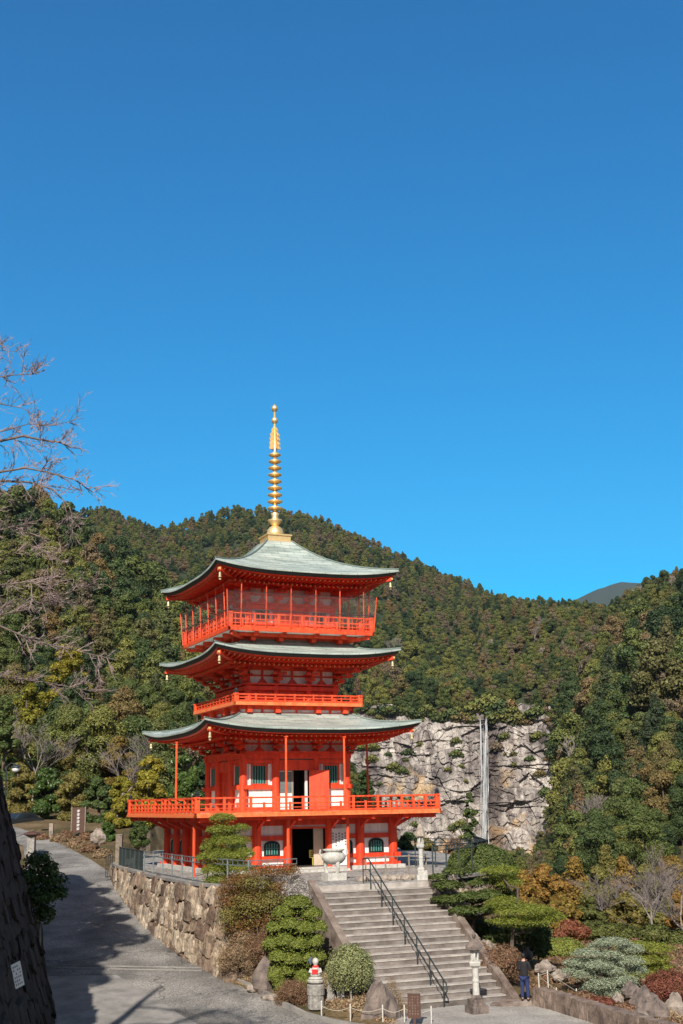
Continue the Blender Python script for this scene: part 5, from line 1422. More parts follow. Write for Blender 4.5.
for k in range(20):
    right = k % 3 != 0
    px0 = (486.2 if right else 480.4) + rsw.uniform(-0.7, 0.7); px1 = 484.8 + rsw.gauss(0.8 if right else -1.8, 2.3)
    ylo = rsw.uniform(775, 862) if rsw.random() < 0.6 else 863; y0_ = 717.5 if rsw.random() < 0.6 else rsw.uniform(717, 760)
    w0 = rsw.uniform(0.08, 0.18); w1 = rsw.uniform(0.10, 0.30); d0 = rsw.uniform(-2.6, -0.6)
    wide = k % 5 == 0
    if wide: px0 = 484.2 + rsw.uniform(-0.8, 0.8); px1 = 484.6 + rsw.uniform(-1.5, 1.5); w0 = 0.35; w1 = 1.25; y0_ = rsw.uniform(722, 750); ylo = 863
    b = MB(); nseg = 24; V = []; Fc = []
    for i in range(nseg+1):
        t = (y0_ + (ylo - y0_) * i / nseg - 717.5) / 145.0; t = max(0.0, t)
        c = AT(px0 + (px1 - px0) * t ** 0.8 + 0.35*math.sin(t*9 + k), 717.5 + 145.0*t, 585.0 + d0 - 2.0*t) - wb
        ww = (w0 + (w1 - w0)*t) * (1 + 0.4*math.sin(i*2.1 + k)) * (0.15 if i in (0, nseg) else 1)
        V += [c + Vector((-ww, 0, 0)), c + Vector((0, -ww*0.6, 0)), c + Vector((ww, 0, 0)), c + Vector((0, ww*0.6, 0))]
        if i: Fc += [((i-1)*4+q, (i-1)*4+(q+1)%4, i*4+(q+1)%4, i*4+q) for q in range(4)]
    b.add(V, Fc); b.build('water_strand', 'mist' if wide else 'water' if k % 2 else 'spray', wf, True)
# shrubs clinging to the cliff face
CS = [(505,738,3.0),(537,738,3.2),(456,742,2.4),(394,768,3.0),(402,772,2.6),(545,795,3.6),(462,826,3.4),(468,838,3.2),(530,760,2.2),(497,745,1.8),(372,760,2.6),(420,745,1.8),(470,815,2.6),(448,770,1.5),(515,765,1.6),(540,775,2.6),(388,755,1.6),(362,748,2.2)]
rsr = np.random.RandomState(31)
for px in np.arange(352, 560, 4.5): CS.append((px + rsr.uniform(-2,2), 716 + rsr.uniform(-5, 7) - (3 if px < 400 else 0), rsr.uniform(2.0, 4.6)))
for _ in range(16): CS.append((rsr.uniform(365, 550), rsr.uniform(735, 835), rsr.uniform(1.2, 3.0)))
CS = [c for c in CS if abs(c[0]-483) > 8]
CS += [(474, 710, 4.2), (480, 706, 4.8), (487, 704, 5.2), (494, 706, 5.0), (501, 708, 4.4), (484, 711, 3.4), (509, 707, 4.0)]
proto_cs = crown('foliage', [(0,0,0.2,1.2,0.9,0.75),(0.9,0.1,0.0,0.8,0.7,0.6),(-0.9,0,0.1,0.8,0.7,0.6),(0.2,0,0.8,0.8,0.6,0.5)], 420, 0.26, 'f_forest', 90)
rs = np.random.RandomState(8)
for px, py, s in CS:
    az = math.degrees(math.atan2(ray(px, py).x, ray(px, py).y)); j = int(np.interp(az, cl_az, range(len(cl_az))))
    d = ray(px, py); y = 592.0
    for _ in range(6):
        p = AT(px, py, y); 
        T_ = np.clip((p.z + 34) / (cl_top[j] + 34), 0, 1); dd = cl_dep[int(T_*(cl_dep.shape[0]-1)), j]; y = dd * math.cos(math.radians(az)) - 0.4
    o = link('cliff_shrub', proto_cs, None, AT(px, py, y), rs.uniform(-0.5, 0.5), s*0.8); tag(o, 'dark shrub clinging to the bare cliff face', 'shrub', 'shrubs on the cliff')
# ---------------------------------------------------------------- walls, steps, fences
def rbase(x, y): return float(road_z(y))
retaining_wall([(-3.4, 47.3), (-4.2, 47.25), (-6.6, 51.1), (-9.3, 57.5), (-12.0, 65.2), (-13.2, 69.5)], lambda x, y: 0.05, rbase, 0.14,
               'stone_retaining_wall', 'tall wall of big rough tan stones between road and pagoda terrace', 'wall', sw=0.72, sh=0.66, seed=4, faceside=-1)
retaining_wall([(3.85, 51.0), (5.95, 54.3), (6.95, 58), (7.15, 66.0)], lambda x, y: 0.03, lambda x, y: -3.9, 0.10,
               'stone_retaining_wall', 'stone wall under the iron fence right of the steps, behind the pines', 'wall', sw=0.8, sh=0.6, seed=9, faceside=1)
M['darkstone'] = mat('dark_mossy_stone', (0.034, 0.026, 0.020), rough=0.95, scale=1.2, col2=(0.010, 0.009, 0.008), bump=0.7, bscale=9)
bk = []
for y in (19, 25, 31, 37, 42, 47, 51.6):
    bk.append((float(bank_x(y)) - 0.29 * (8.6 if y < 47 else 9.2), y))
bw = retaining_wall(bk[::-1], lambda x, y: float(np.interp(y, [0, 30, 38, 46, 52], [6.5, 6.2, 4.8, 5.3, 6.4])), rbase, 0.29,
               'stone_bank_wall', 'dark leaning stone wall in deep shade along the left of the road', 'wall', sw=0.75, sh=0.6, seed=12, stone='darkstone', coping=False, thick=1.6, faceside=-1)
# sign plate on the dark wall
p = Vector((-0.2765*41.5, 41.5, 0)); p = AT(17.5, 975, 34.6)
sg = thing('notice_board', 'small white notice plate fixed on the dark leaning wall', 'sign', tuple(p)); sg.scale = (0.6,)*3
Ms = Matrix.Rotation(R(-58), 4, 'Z') @ Matrix.Rotation(R(-9), 4, 'Y')
b = MB(); b.M = Matrix.Rotation(R(52), 4, 'Z') @ Matrix.Rotation(R(-16), 4, 'Y'); b.box(-0.26, 0.26, -0.02, 0.02, -0.55, 0.55); b.build('board', 'paper', sg)
b = MB(); b.M = Matrix.Rotation(R(52), 4, 'Z') @ Matrix.Rotation(R(-16), 4, 'Y')
rnd = random.Random(5)
for r_ in range(6):
    z = 0.42 - r_*0.16
    for c_ in range(4):
        if rnd.random() < 0.85:
            x = -0.2 + c_*0.105; b.box(x, x+0.075, -0.026, -0.021, z-0.02, z); b.box(x+0.02, x+0.04, -0.027, -0.022, z-0.06, z+0.03); b.box(x, x+0.06, -0.0265, -0.0215, z-0.06, z-0.045)
b.build('lettering', 'ink', sg)

# --- steps
st = thing('stone_steps', 'wide flight of grey stone steps climbing to the terrace', 'steps', tuple(TL))
NS = 19; W_ = (TR - TL).length; run = Vector((BL.x-TL.x, BL.y-TL.y, 0)); 
for i in range(NS):
    # step i: tread at -(i)*0.2 ... the first riser drops from the terrace
    z = -0.2 * (i + 1); z0 = z - 0.5
    a = run * (i / NS); c = run * ((i + 1) / NS)
    if i == NS - 1: break
    b = MB()
    dj = (EU*0.0)
    q = [a - DU*0.02, a - DU*0.02 + EU*W_, c + DU*0.02 + EU*W_, c + DU*0.02]
    V = [Vector((p.x, p.y, z0)) for p in q] + [Vector((p.x, p.y, z - 0.05)) for p in q]
    b.add(V, [(0,1,2,3),(0,4,5,1),(1,5,6,2),(2,6,7,3),(3,7,4,0)])
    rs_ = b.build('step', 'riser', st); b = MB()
    q = [a - DU*0.02, a - DU*0.02 + EU*W_, c + DU*0.045 + EU*W_, c + DU*0.045]
    V = [Vector((p.x, p.y, z - 0.048)) for p in q] + [Vector((p.x, p.y, z)) for p in q]
    b.add(V, [(0,1,2,3),(7,6,5,4),(0,4,5,1),(1,5,6,2),(2,6,7,3),(3,7,4,0)])
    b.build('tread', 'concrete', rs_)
# top nosing
b = MB(); q = [-DU*0.14, -DU*0.14 + EU*W_, DU*0.04 + EU*W_, DU*0.04]
V = [Vector((p.x, p.y, -0.25)) for p in q] + [Vector((p.x, p.y, 0.012)) for p in q]
b.add(V, [(0,3,2,1),(4,5,6,7),(0,4,7,3),(1,2,6,5),(3,7,6,2),(0,1,5,4)]); b.build('landing_edge', 'concrete', st)
for sgn in (0, 1):
    b = MB()
    o0 = EU * (W_ + 0.02 if sgn else -0.32); wv = EU * 0.30
    up = Vector((0, 0, 0.22)); n_ = 14
    V = []; Fc = []
    for i in range(n_ + 1):
        t = i / n_ * 1.03 - 0.01
        g = o0 + run * t + Vector((0, 0, -3.8 * t))
        V += [g + up, g + wv + up, g + wv + Vector((0, 0, -1.2)), g + Vector((0, 0, -1.6))]
        if i: Fc += [(4*i-4+k, 4*i-4+(k+1)%4, 4*i+(k+1)%4, 4*i+k) for k in range(4)]
    Fc += [(3,2,1,0), (4*n_, 4*n_+1, 4*n_+2, 4*n_+3)]
    b.add(V, Fc); b.build('parapet', 'kerbstone', st)
# handrail on the steps
hr = thing('handrail', 'dark iron double handrail running down the middle of the steps', 'handrail', tuple(TL + EU*W_*0.46))
pts_t = []
for i in range(7):
    t = i / 6 * 0.97 + 0.03; g = run*t + Vector((0,0,-3.8*t - 0.1))
    b = MB(); b.tube([g, g + Vector((0,0,1.02))], 0.022, 6); b.build('post', 'iron', hr)
a = run*0.0 + Vector((0,0,0.98)); c = run*1.0 + Vector((0,0,-3.8+0.92))
b = MB(); b.tube([a - DU*0.5 + Vector((0,0,-0.03)), a, c, c + DU*0.22 + Vector((0,0,-0.12)), c + DU*0.26 + Vector((0,0,-0.36)), c + DU*0.06 + Vector((0,0,-0.5))], 0.028, 7); b.build('rail', 'iron', hr)
b = MB(); b.tube([a - DU*0.5 + Vector((0,0,-0.45)), a + Vector((0,0,-0.42)), c + Vector((0,0,-0.42)), c + DU*0.06 + Vector((0,0,-0.5))], 0.02, 6); b.build('rail', 'iron', hr)
b = MB(); g = -DU*0.5; b.tube([g, g + Vector((0,0,0.96))], 0.022, 6); b.build('post', 'iron', hr)

def fence(name, label, path, h, spacing, m='iron', post_every=8, r=0.012, z=0.0, rails=(1.0, 0.14), pr=0.028, midrail=None, cat='fence', group=None):
    t = thing(name, label, cat, (path[0][0], path[0][1], z), 0, group)
    off = Vector((path[0][0], path[0][1], 0)); P = [Vector((x, y, 0)) - off for x, y in path]
    bars = MB(); k = 0
    for p, q in zip(P[:-1], P[1:]):
        L = (q - p).length; n_ = max(1, round(L / spacing))
        for i in range(n_ + (1 if q is P[-1] else 0)):
            g = p.lerp(q, i / n_)
            if k % post_every == 0:
                b = MB(); b.box(g.x-pr, g.x+pr, g.y-pr, g.y+pr, 0, h + 0.03); b.build('post', m, t)
            else: bars.tube([g + Vector((0,0,h*rails[1])), g + Vector((0,0,h*rails[0]))], r, 5)
            k += 1
        for f in rails:
            b = MB(); b.beam(p + Vector((0,0,h*f)), q + Vector((0,0,h*f)), 0.05, 0.035); b.build('rail', m, t)
    if k > 3 and bars.v: tag(bars.build('bar', m, t), kind='stuff')
    return t
fence('iron_fence', 'black close-barred iron fence beside the gate post above the road', [(-12.25, 66.8), (-11.6, 64.8), (-10.6, 62.2), (-9.9, 60.2)], 1.05, 0.13, post_every=9)
fence('iron_fence', 'grey open iron fence along the top of the tan stone wall', [(-9.8, 60.0), (-8.75, 57.5), (-6.15, 51.3), (-3.8, 47.75), (-2.0, 48.9)], 1.05, 0.42, m='greyiron', post_every=4, r=0.013, rails=(1.0, 0.82, 0.12))
fence('iron_fence', 'black close-barred iron fence behind the stone lantern, right of the steps', [(3.5, 51.3), (5.55, 54.6), (6.5, 58.1), (6.7, 66)], 1.35, 0.12, post_every=10, rails=(1.0, 0.86, 0.1))
fence('iron_fence', 'dark iron fence across the terrace right of the pagoda corner', [(3.4, 62.5), (4.9, 60.9), (6.4, 58.6)], 1.35, 0.14, post_every=10, rails=(1.0, 0.86, 0.1))
bf = fence('bamboo_fence', 'low brown bamboo fence between handrail and stone lantern', [(0.75, 52.2), (1.6, 52.7), (2.6, 52.9), (3.3, 52.6)], 0.95, 0.45, m='wood', post_every=2, rails=(0.95, 0.45), pr=0.035)
# row of pale stones at its foot
def rock(name, label, loc, sx, sy, sz, seed, m='rock', group=None, rz=0, pointy=0.0, cat='rock'):
    rnd = np.random.RandomState(seed); nu, nv = 14, 9
    V = []; Fc = []; ph = rnd.uniform(0, 6.28, 8)
    for j in range(nv+1):
        v = -math.pi/2 + math.pi*j/nv
        for i in range(nu):
            u = 2*math.pi*i/nu
            k = 1 + 0.16*math.sin(2*u+ph[0]+v) + 0.11*math.sin(3*v+ph[1]+2*u) + 0.07*math.sin(5*u+ph[2]-3*v) + rnd.uniform(-0.05, 0.05)
            x, y, z = math.cos(v)*math.cos(u), math.cos(v)*math.sin(u), math.sin(v)
            w_ = 1 - pointy*max(0, z)
            V.append((sx*x*k*w_, sy*y*k*w_, sz*z*(1+0.3*pointy)*(k if j not in (0, nv) else 1)))
    for j in range(nv):
        for i in range(nu): Fc.append((j*nu+i, j*nu+(i+1)%nu, (j+1)*nu+(i+1)%nu, (j+1)*nu+i))
    b = MB(); b.add(V, Fc); o = b.build(name, m); o.location = loc; o.rotation_euler = (0, 0, rz)
    return tag(o, label, cat, group)
for i in range(11):
    t_ = i / 10; rock('border_stone', 'pale stone in the low row at the foot of the bamboo fence', (0.6 + 3.0*t_, 51.35 + 0.75*t_ + 0.15*math.sin(i*3), 0.08), 0.24, 0.18, 0.14, 300+i, 'rockpale', 'pale stones edging the gravel')
# --- gate post
g = (-12.35, 67.2, -0.6)
gp = thing('gate_post', 'weathered grey wooden gate post where the road meets the terrace', 'post', g)
b = MB(); b.box(-0.17, 0.17, -0.17, 0.17, 0, 2.25); b.box(-0.19, 0.19, -0.19, 0.19, 2.252, 2.32); b.build('shaft', 'wood', gp)
gt = thing('iron_gate', 'open black iron gate leaf hanging left of the grey gate post', 'gate', (-12.75, 67.4, -0.62))
b = MB()
for i in range(4): b.tube([(-0.1*i, -0.05*i, 0.1), (-0.1*i, -0.05*i, 1.3 - 0.05*i)], 0.02, 5)
b.build('bar', 'iron', gt); b = MB(); b.beam((0,0,1.3),(-0.32,-0.16,1.15),0.04,0.04); b.beam((0,0,0.12),(-0.32,-0.16,0.12),0.04,0.04); b.build('rail', 'iron', gt)

# --- lanterns
def stone_lantern(loc, rz, label, shaft_m, cap_m, s=1.0, pointed=False, base_m='stone'):
    t = thing('stone_lantern', label, 'lantern', loc, rz); t.scale = (s*0.70, s*0.70, s*1.04)
    b = MB(); b.box(-0.46, 0.46, -0.46, 0.46, 0, 0.26); b.build('plinth', base_m, t)
    b = MB(); b.box(-0.35, 0.35, -0.35, 0.35, 0.262, 0.46); b.lathe([(0.30, 0.462), (0.31, 0.52), (0.22, 0.60)], 6); b.build('foot', base_m, t)
    b = MB(); b.lathe([(0.18, 0.60), (0.165, 1.0), (0.18, 1.03), (0.18, 1.08), (0.165, 1.11), (0.175, 1.48)], 14); b.build('shaft', shaft_m, t)
    b = MB(); b.lathe([(0.18, 1.482), (0.30, 1.56), (0.33, 1.66), (0.30, 1.70)], 6); b.build('table', shaft_m, t)
    b = MB()
    for k in range(6):
        b.M = Matrix.Rotation(k*R(60), 4, 'Z'); b.box(0.15, 0.235, -0.045, 0.045, 1.702, 2.06)
        b.box(0.15, 0.20, 0.045, 0.13, 1.702, 1.76); b.box(0.15, 0.20, 0.045, 0.13, 2.0, 2.06)
    b.M = None; b.box(-0.1, 0.1, -0.1, 0.1, 1.702, 1.72)
    for k in (0, 2, 3, 5):
        b.M = Matrix.Rotation(k*R(60) + R(30), 4, 'Z'); b.box(0.165, 0.185, -0.08, 0.08, 1.75, 2.02)
    b.build('fire_box', shaft_m, t)
    b = MB()
    if pointed: b.lathe([(0.20, 2.062), (0.42, 2.10), (0.40, 2.16), (0.30, 2.36), (0.20, 2.56), (0.12, 2.66), (0.06, 2.70)], 10)
    else: b.lathe([(0.22, 2.062), (0.50, 2.10), (0.53, 2.20), (0.44, 2.24), (0.30, 2.33), (0.16, 2.42), (0.10, 2.45)], 6)
    b.build('cap', cap_m, t)
    zt = 2.70 if pointed else 2.45
    b = MB(); b.lathe([(0.05, zt), (0.10, zt+0.06), (0.105, zt+0.13), (0.05, zt+0.22), (0.01, zt+0.27)], 10); b.build('finial', cap_m, t)
    return t
l1 = G(477, 1013, -3.8); stone_lantern(tuple(l1), 0.4, 'weathered stone lantern with white shaft and dark cap at the foot of the steps', 'paleston', 'rock', 0.93, False, 'rock')
stone_lantern((3.05, 50.75 + 1.0, 0), 0.2, 'tall stone lantern with a pointed pinkish cap by the iron fence', 'paleston', 'warmstone', 0.80, True, 'paleston')
stone_lantern((-13.2, 78.5, 0.0), 0.2, 'broad stone lantern under the trees behind the gate post', 'warmstone', 'warmstone', 0.85)
# --- incense burner before the door
ce = thing('incense_burner', 'big pale stone incense bowl on three legs before the pagoda door', 'incense burner', tuple(G(334, 880, 0))); ce.scale = (0.86,)*3
b = MB(); b.M = Matrix.Rotation(PR, 4, 'Z'); b.box(-0.50, 0.50, -0.42, 0.42, 0, 0.34); b.build('pedestal', 'paleston', ce)
b = MB(); b.lathe([(0.20, 0.72), (0.42, 0.80), (0.58, 0.98), (0.60, 1.14), (0.50, 1.26), (0.44, 1.30), (0.44, 1.36), (0.54, 1.40), (0.54, 1.46), (0.46, 1.47), (0.40, 1.38), (0.30, 1.34)], 24); b.build('bowl', 'paleston', ce, True)
for k in range(3):
    a = R(120*k - 60); b = MB(); b.tube([(0.36*math.cos(a), 0.36*math.sin(a), 0.90), (0.42*math.cos(a), 0.42*math.sin(a), 0.6), (0.34*math.cos(a), 0.34*math.sin(a), 0.34)], [0.13, 0.08, 0.10], 8); b.build('leg', 'paleston', ce)
for s_ in (-1, 1):
    b = MB(); b.tube([(s_*0.56, 0, 1.1), (s_*0.68, 0, 1.25), (s_*0.64, 0, 1.45)], 0.05, 6); b.build('handle', 'paleston', ce)

# --- garden wall and edge stones at the lower right
lw = thing('low_stone_wall', 'low brown mossy stone wall edging the garden beside the plaza', 'wall', (6.3, 44.5, -3.8))
pw = [Vector((6.3, 44.5, 0)), Vector((6.85, 43.3, 0)), Vector((7.6, 41.2, 0)), Vector((8.6, 38.4, 0)), Vector((9.6, 35.5, 0))]
rnd = random.Random(6); bb = MB(); V = []; Fc = []; i = 0
for p_, q_ in zip(pw[:-1], pw[1:]):
    for s_ in np.arange(0, 1, 0.09):
        c = p_.lerp(q_, s_) - pw[0]; nn = Vector((-(q_-p_).y, (q_-p_).x, 0)).normalized()
        j = lambda a: rnd.uniform(-a, a)
        V += [c - nn*(0.02+j(0.04)) + Vector((0,0,-0.2)), c + nn*j(0.04) + Vector((0,0,0.28+j(0.05))), c + nn*(0.04+j(0.03)) + Vector((0,0,0.56+j(0.035))), c + nn*(0.45+j(0.03)) + Vector((0,0,0.57+j(0.03))), c + nn*0.5 + Vector((0,0,-0.2))]
        if i: Fc += [(5*i-5+k, 5*i+k, 5*i+k+1, 5*i-4+k) for k in range(4)]
        i += 1
Fc += [(0,1,2,3,4)]
bb.add(V, Fc); bb.build('wall_body', 'lowwall', lw)
0 and retaining_wall([(6.35, 44.6), (6.9, 43.6), (7.6, 41.6), (8.6, 38.6), (9.6, 36)], lambda x, y: -3.22, lambda x, y: -3.85, 0.03,
               'low_stone_wall', 'low brown mossy stone wall edging the garden beside the plaza', 'wall', sw=0.9, sh=0.42, seed=31, stone='kerbstone', coping=False, faceside=1)
rock('edge_slab', 'flat brown slab the standing person is on, beside the steps', (5.95, 44.75, -3.80), 0.95, 0.55, 0.16, 55, 'kerbstone')
# --- notice board with little roof at the foot of the steps
sb = thing('signboard', 'small brown wooden signboard with a tiny roof at the foot of the steps', 'sign', tuple(AT(415, 1034, 41.0)))
sb.rotation_euler = (0, 0, R(-8)); sb.scale = (0.85,)*3
b = MB(); b.box(-0.05, 0.05, -0.03, 0.03, 0, 0.6); b.build('post', 'brownwood', sb)
b = MB(); b.box(-0.24, 0.24, -0.035, 0.035, 0.55, 1.42); b.build('board', 'brownwood', sb)
b = MB(); b.beam((-0.34, 0, 1.46), (0, 0, 1.56), 0.26, 0.03); b.beam((0.34, 0, 1.46), (0, 0, 1.562), 0.26, 0.03); b.build('roof', 'wood', sb)
b = MB(); rnd = random.Random(2)
for c_ in range(4):
    for r_ in range(7):
        if rnd.random() < 0.8: x = -0.19 + c_*0.10; z = 1.32 - r_*0.1; b.box(x, x+0.06, -0.040, -0.036, z-0.012, z); b.box(x+0.02, x+0.035, -0.041, -0.037, z-0.05, z+0.015)
b.build('lettering', 'wood', sb)
# --- white posts with rope along the bed
wp = [(-0.95, 42.25), (0.0, 41.9), (1.05, 41.6), (1.75, 41.5), (2.6, 41.2)]
rope = []
for i, (x, y) in enumerate(wp):
    o = MB(); o.lathe([(0.024, 0), (0.024, 0.50), (0.018, 0.53)], 8); q = o.build('white_post', 'whitepaint'); q.location = (x, y, -3.78 if i != 0 else -3.72)
    tag(q, ['thin white post at the kerb in front of the red-bibbed statue', 'thin white post under the round pale bush', 'white post left of the pointed rock foot', 'white post just left of the brown signboard', 'white post just right of the brown signboard'][i], 'post', 'white rope posts round the planting bed')
b = MB()
for (x0, y0), (x1, y1) in zip(wp[:-1], wp[1:]):
    pts = [(x0+(x1-x0)*t, y0+(y1-y0)*t, -3.36 - 0.12*math.sin(math.pi*t)) for t in np.linspace(0, 1, 8)]
    b.tube(pts, 0.009, 5)
tag(b.build('rope', 'rope'), 'pale rope strung between the low white posts', 'rope')
# --- statue with red bib
p = AT(316, 1006, 43.4); sv = thing('jizo_statue', 'small white stone figure with a red bib on a grey drum pedestal', 'statue', tuple(p), R(-5)); sv.scale = (0.84,)*3
b = MB(); b.lathe([(0.34, -0.1), (0.33, 0.42), (0.36, 0.44), (0.36, 0.80), (0.33, 0.84)], 14); b.build('pedestal', 'stone', sv)
b = MB(); b.lathe([(0.22, 0.842), (0.34, 0.92), (0.36, 0.99), (0.26, 1.02), (0.31, 1.06), (0.20, 1.12)], 12); b.build('lotus_base', 'paleston', sv)
b = MB(); b.lathe([(0.20, 1.122), (0.24, 1.2), (0.19, 1.38), (0.14, 1.48), (0.07, 1.53), (0.06, 1.56), (0.115, 1.62), (0.13, 1.70), (0.10, 1.80), (0.02, 1.84)], 14)
b.tube([(-0.17, -0.02, 1.42), (-0.24, -0.08, 1.30), (-0.05, -0.20, 1.28)], [0.06, 0.055, 0.04], 7); b.tube([(0.17, -0.02, 1.42), (0.24, -0.08, 1.30), (0.05, -0.20, 1.28)], [0.06, 0.055, 0.04], 7)
b.build('figure', 'paleston', sv, True)
b = MB(); b.lathe([(0.155, 1.38), (0.165, 1.42), (0.12, 1.53), (0.08, 1.55)], 14); b.box(-0.12, 0.12, -0.255, -0.21, 1.24, 1.42); b.build('bib', 'bib', sv)
b = MB(); b.tube([(-0.2, 0.0, 1.6), (-0.24, -0.02, 1.74), (-0.14, -0.02, 1.86)], [0.05, 0.07, 0.04], 7); b.build('cloth_ribbon', 'bluecloth', sv)
for i, (px, py, hgt, w_) in enumerate(((331, 1006, 0.78, 0.12), (341, 1005, 0.62, 0.13))):
    p = AT(px, py, 43.7); b = MB(); b.box(-w_, w_, -0.08, 0.08, -0.1, hgt); b.add([(-w_, -0.08, hgt), (w_, -0.08, hgt), (w_, 0.08, hgt), (-w_, 0.08, hgt), (0, 0, hgt+0.07)], [(0,1,4),(1,2,4),(2,3,4),(3,0,4)])
    o = b.build('stone_marker', 'stone' if i == 0 else 'paleston'); o.location = p; tag(o, ['upright grey stone slab right beside the bibbed statue', 'shorter pale stone slab between statue and round bush'][i], 'stone slab')

# --- left background: posts, board, lamp, car
def GR(px, py):
    d = ray(px, py); t = (ZC + 8.78) / (0.12 * d.y - d.z); return Vector((t*d.x, t*d.y, ZC + t*d.z))
p = GR(31, 856); b = MB(); b.box(-0.22, 0.22, -0.22, 0.22, -0.2, 1.15); t = thing('stone_pillar', 'grey stone pillar with a dark flat cap at the left road edge', 'pillar', tuple(p)); b.build('shaft', 'stone', t)
b = MB(); b.lathe([(0.25, 1.151), (0.55, 1.28), (0.5, 1.36), (0.2, 1.45)], 8); b.build('cap', 'brownwood', t)
p = GR(51, 838); b = MB(); b.box(-0.13, 0.13, -0.1, 0.1, -0.2, 0.95); o = b.build('marker_post', 'rockpale'); o.location = p; tag(o, 'square white marker post on the far bend of the road', 'post')
p = AT(78, 834, 84.0); t = thing('notice_board', 'tall brown board with white vertical writing under the trees', 'sign', tuple(p))
b = MB(); b.box(-0.42, 0.42, -0.05, 0.05, 0.1, 1.75); b.build('board', 'brownwood', t)
b = MB(); b.box(-0.5, -0.425, -0.06, 0.06, -0.3, 1.8); b.build('post', 'wood', t); b = MB(); b.box(0.425, 0.5, -0.06, 0.06, -0.3, 1.8); b.build('post', 'wood', t)
b = MB()
for i in range(6):
    z = 1.58 - 0.235*i; b.box(-0.10, 0.10, -0.058, -0.052, z-0.03, z); b.box(-0.015, 0.02, -0.059, -0.053, z-0.15, z+0.03); b.box(-0.09, 0.08, -0.0585, -0.0525, z-0.11, z-0.085); b.box(-0.09, -0.06, -0.0585, -0.0525, z-0.16, z-0.05)
b.build('lettering', 'paper', t)
# street lamp
t = thing('street_lamp', 'street lamp with a hanging pale glass globe above the road bend', 'street lamp', tuple(GR(3, 842)))
b = MB(); b.tube([(0,0,-0.2),(0,0,4.9)], [0.08,0.05], 8); b.tube([(0,0,4.85),(0.3,0,5.1),(0.62,0,5.0)], 0.035, 6); b.build('post', 'iron', t)
b = MB(); b.lathe([(0.08, 4.98), (0.32, 4.86), (0.34, 4.80)], 12, (0.62, 0, 0)); b.build('lamp_shade', 'iron', t)
b = MB(); b.lathe([(0.1, 4.50), (0.22, 4.56), (0.26, 4.68), (0.24, 4.80)], 12, (0.62, 0, 0)); b.build('globe', 'lampglass', t, True)
# parked car
cp = AT(17, 833, 92.0); cp.z = float(H(cp.x, cp.y)) + 0.02 if False else cp.z
t = thing('parked_car', 'dark grey car parked under the trees at the top of the road', 'car', tuple(cp), R(62))
b = MB()
prof = [(-2.0, 0.35), (-2.05, 0.75), (-1.85, 0.98), (-1.1, 1.04), (-0.55, 1.42), (0.75, 1.46), (1.45, 1.08), (1.95, 0.98), (2.05, 0.6), (2.0, 0.35)]
n = len(prof)
V = [(x, -0.78 if z > 1.1 else -0.85, z) for x, z in prof] + [(x, 0.78 if z > 1.1 else 0.85, z) for x, z in prof]
b.add(V, [tuple(range(n))[::-1], tuple(range(n, 2*n))] + [(i, (i+1)%n, n+(i+1)%n, n+i) for i in range(n)]); b.build('body', 'carpaint', t)
b = MB()
for s_ in (-1, 1):
    b.add([(-0.95, s_*0.852, 1.06), (-0.5, s_*0.80, 1.36), (0.7, s_*0.80, 1.40), (1.25, s_*0.852, 1.08)], [(0,1,2,3)])
b.add([(-1.12, -0.66, 1.06), (-1.12, 0.66, 1.06), (-0.58, 0.62, 1.41), (-0.58, -0.62, 1.41)], [(0,1,2,3)]); b.build('window', 'glass', t)
for x in (-1.3, 1.3):
    for s_ in (-1, 1):
        b = MB(); b.tube([(x, s_*0.72, 0.32), (x, s_*0.88, 0.32)], 0.32, 14); wh = b.build('wheel', 'tyre', t); b = MB(); b.tube([(x, s_*0.86, 0.32), (x, s_*0.89, 0.32)], 0.19, 10); b.build('rim', 'lampglass', wh)
for s_ in (-1, 1):
    b = MB(); b.box(-2.07, -2.0, s_*0.6-0.14, s_*0.6+0.14, 0.68, 0.82); b.build('headlight', 'lampglass', t)

# --- person with back to us
def skin_mesh(name, joints, edges, m, parent, sub=2):
    me = bpy.data.meshes.new(name); me.from_pydata([j[:3] for j in joints], edges, []); me.materials.append(M[m])
    o = bpy.data.objects.new(name, me); COL.objects.link(o); o.parent = parent
    sk = o.modifiers.new('skin', 'SKIN'); 
    lay = me.skin_vertices[0] if me.skin_vertices else None
    if lay is None:
        bm = __import__('bmesh').new(); bm.from_mesh(me); bm.verts.layers.skin.verify(); bm.to_mesh(me); bm.free(); lay = me.skin_vertices[0]
    for i, j in enumerate(joints):
        r = j[3]; lay.data[i].radius = (r, j[4] if len(j) > 4 else r)
    lay.data[0].use_root = True
    ss = o.modifiers.new('sub', 'SUBSURF'); ss.levels = sub; ss.render_levels = sub
    sk.use_smooth_shade = True
    return o
pp = G(525.5, 1001, -3.66)
pr = thing('person', 'person in a dark jacket and blue jeans, back turned, by the low garden wall', 'person', tuple(pp), R(-24))
pr.scale = (0.90,)*3
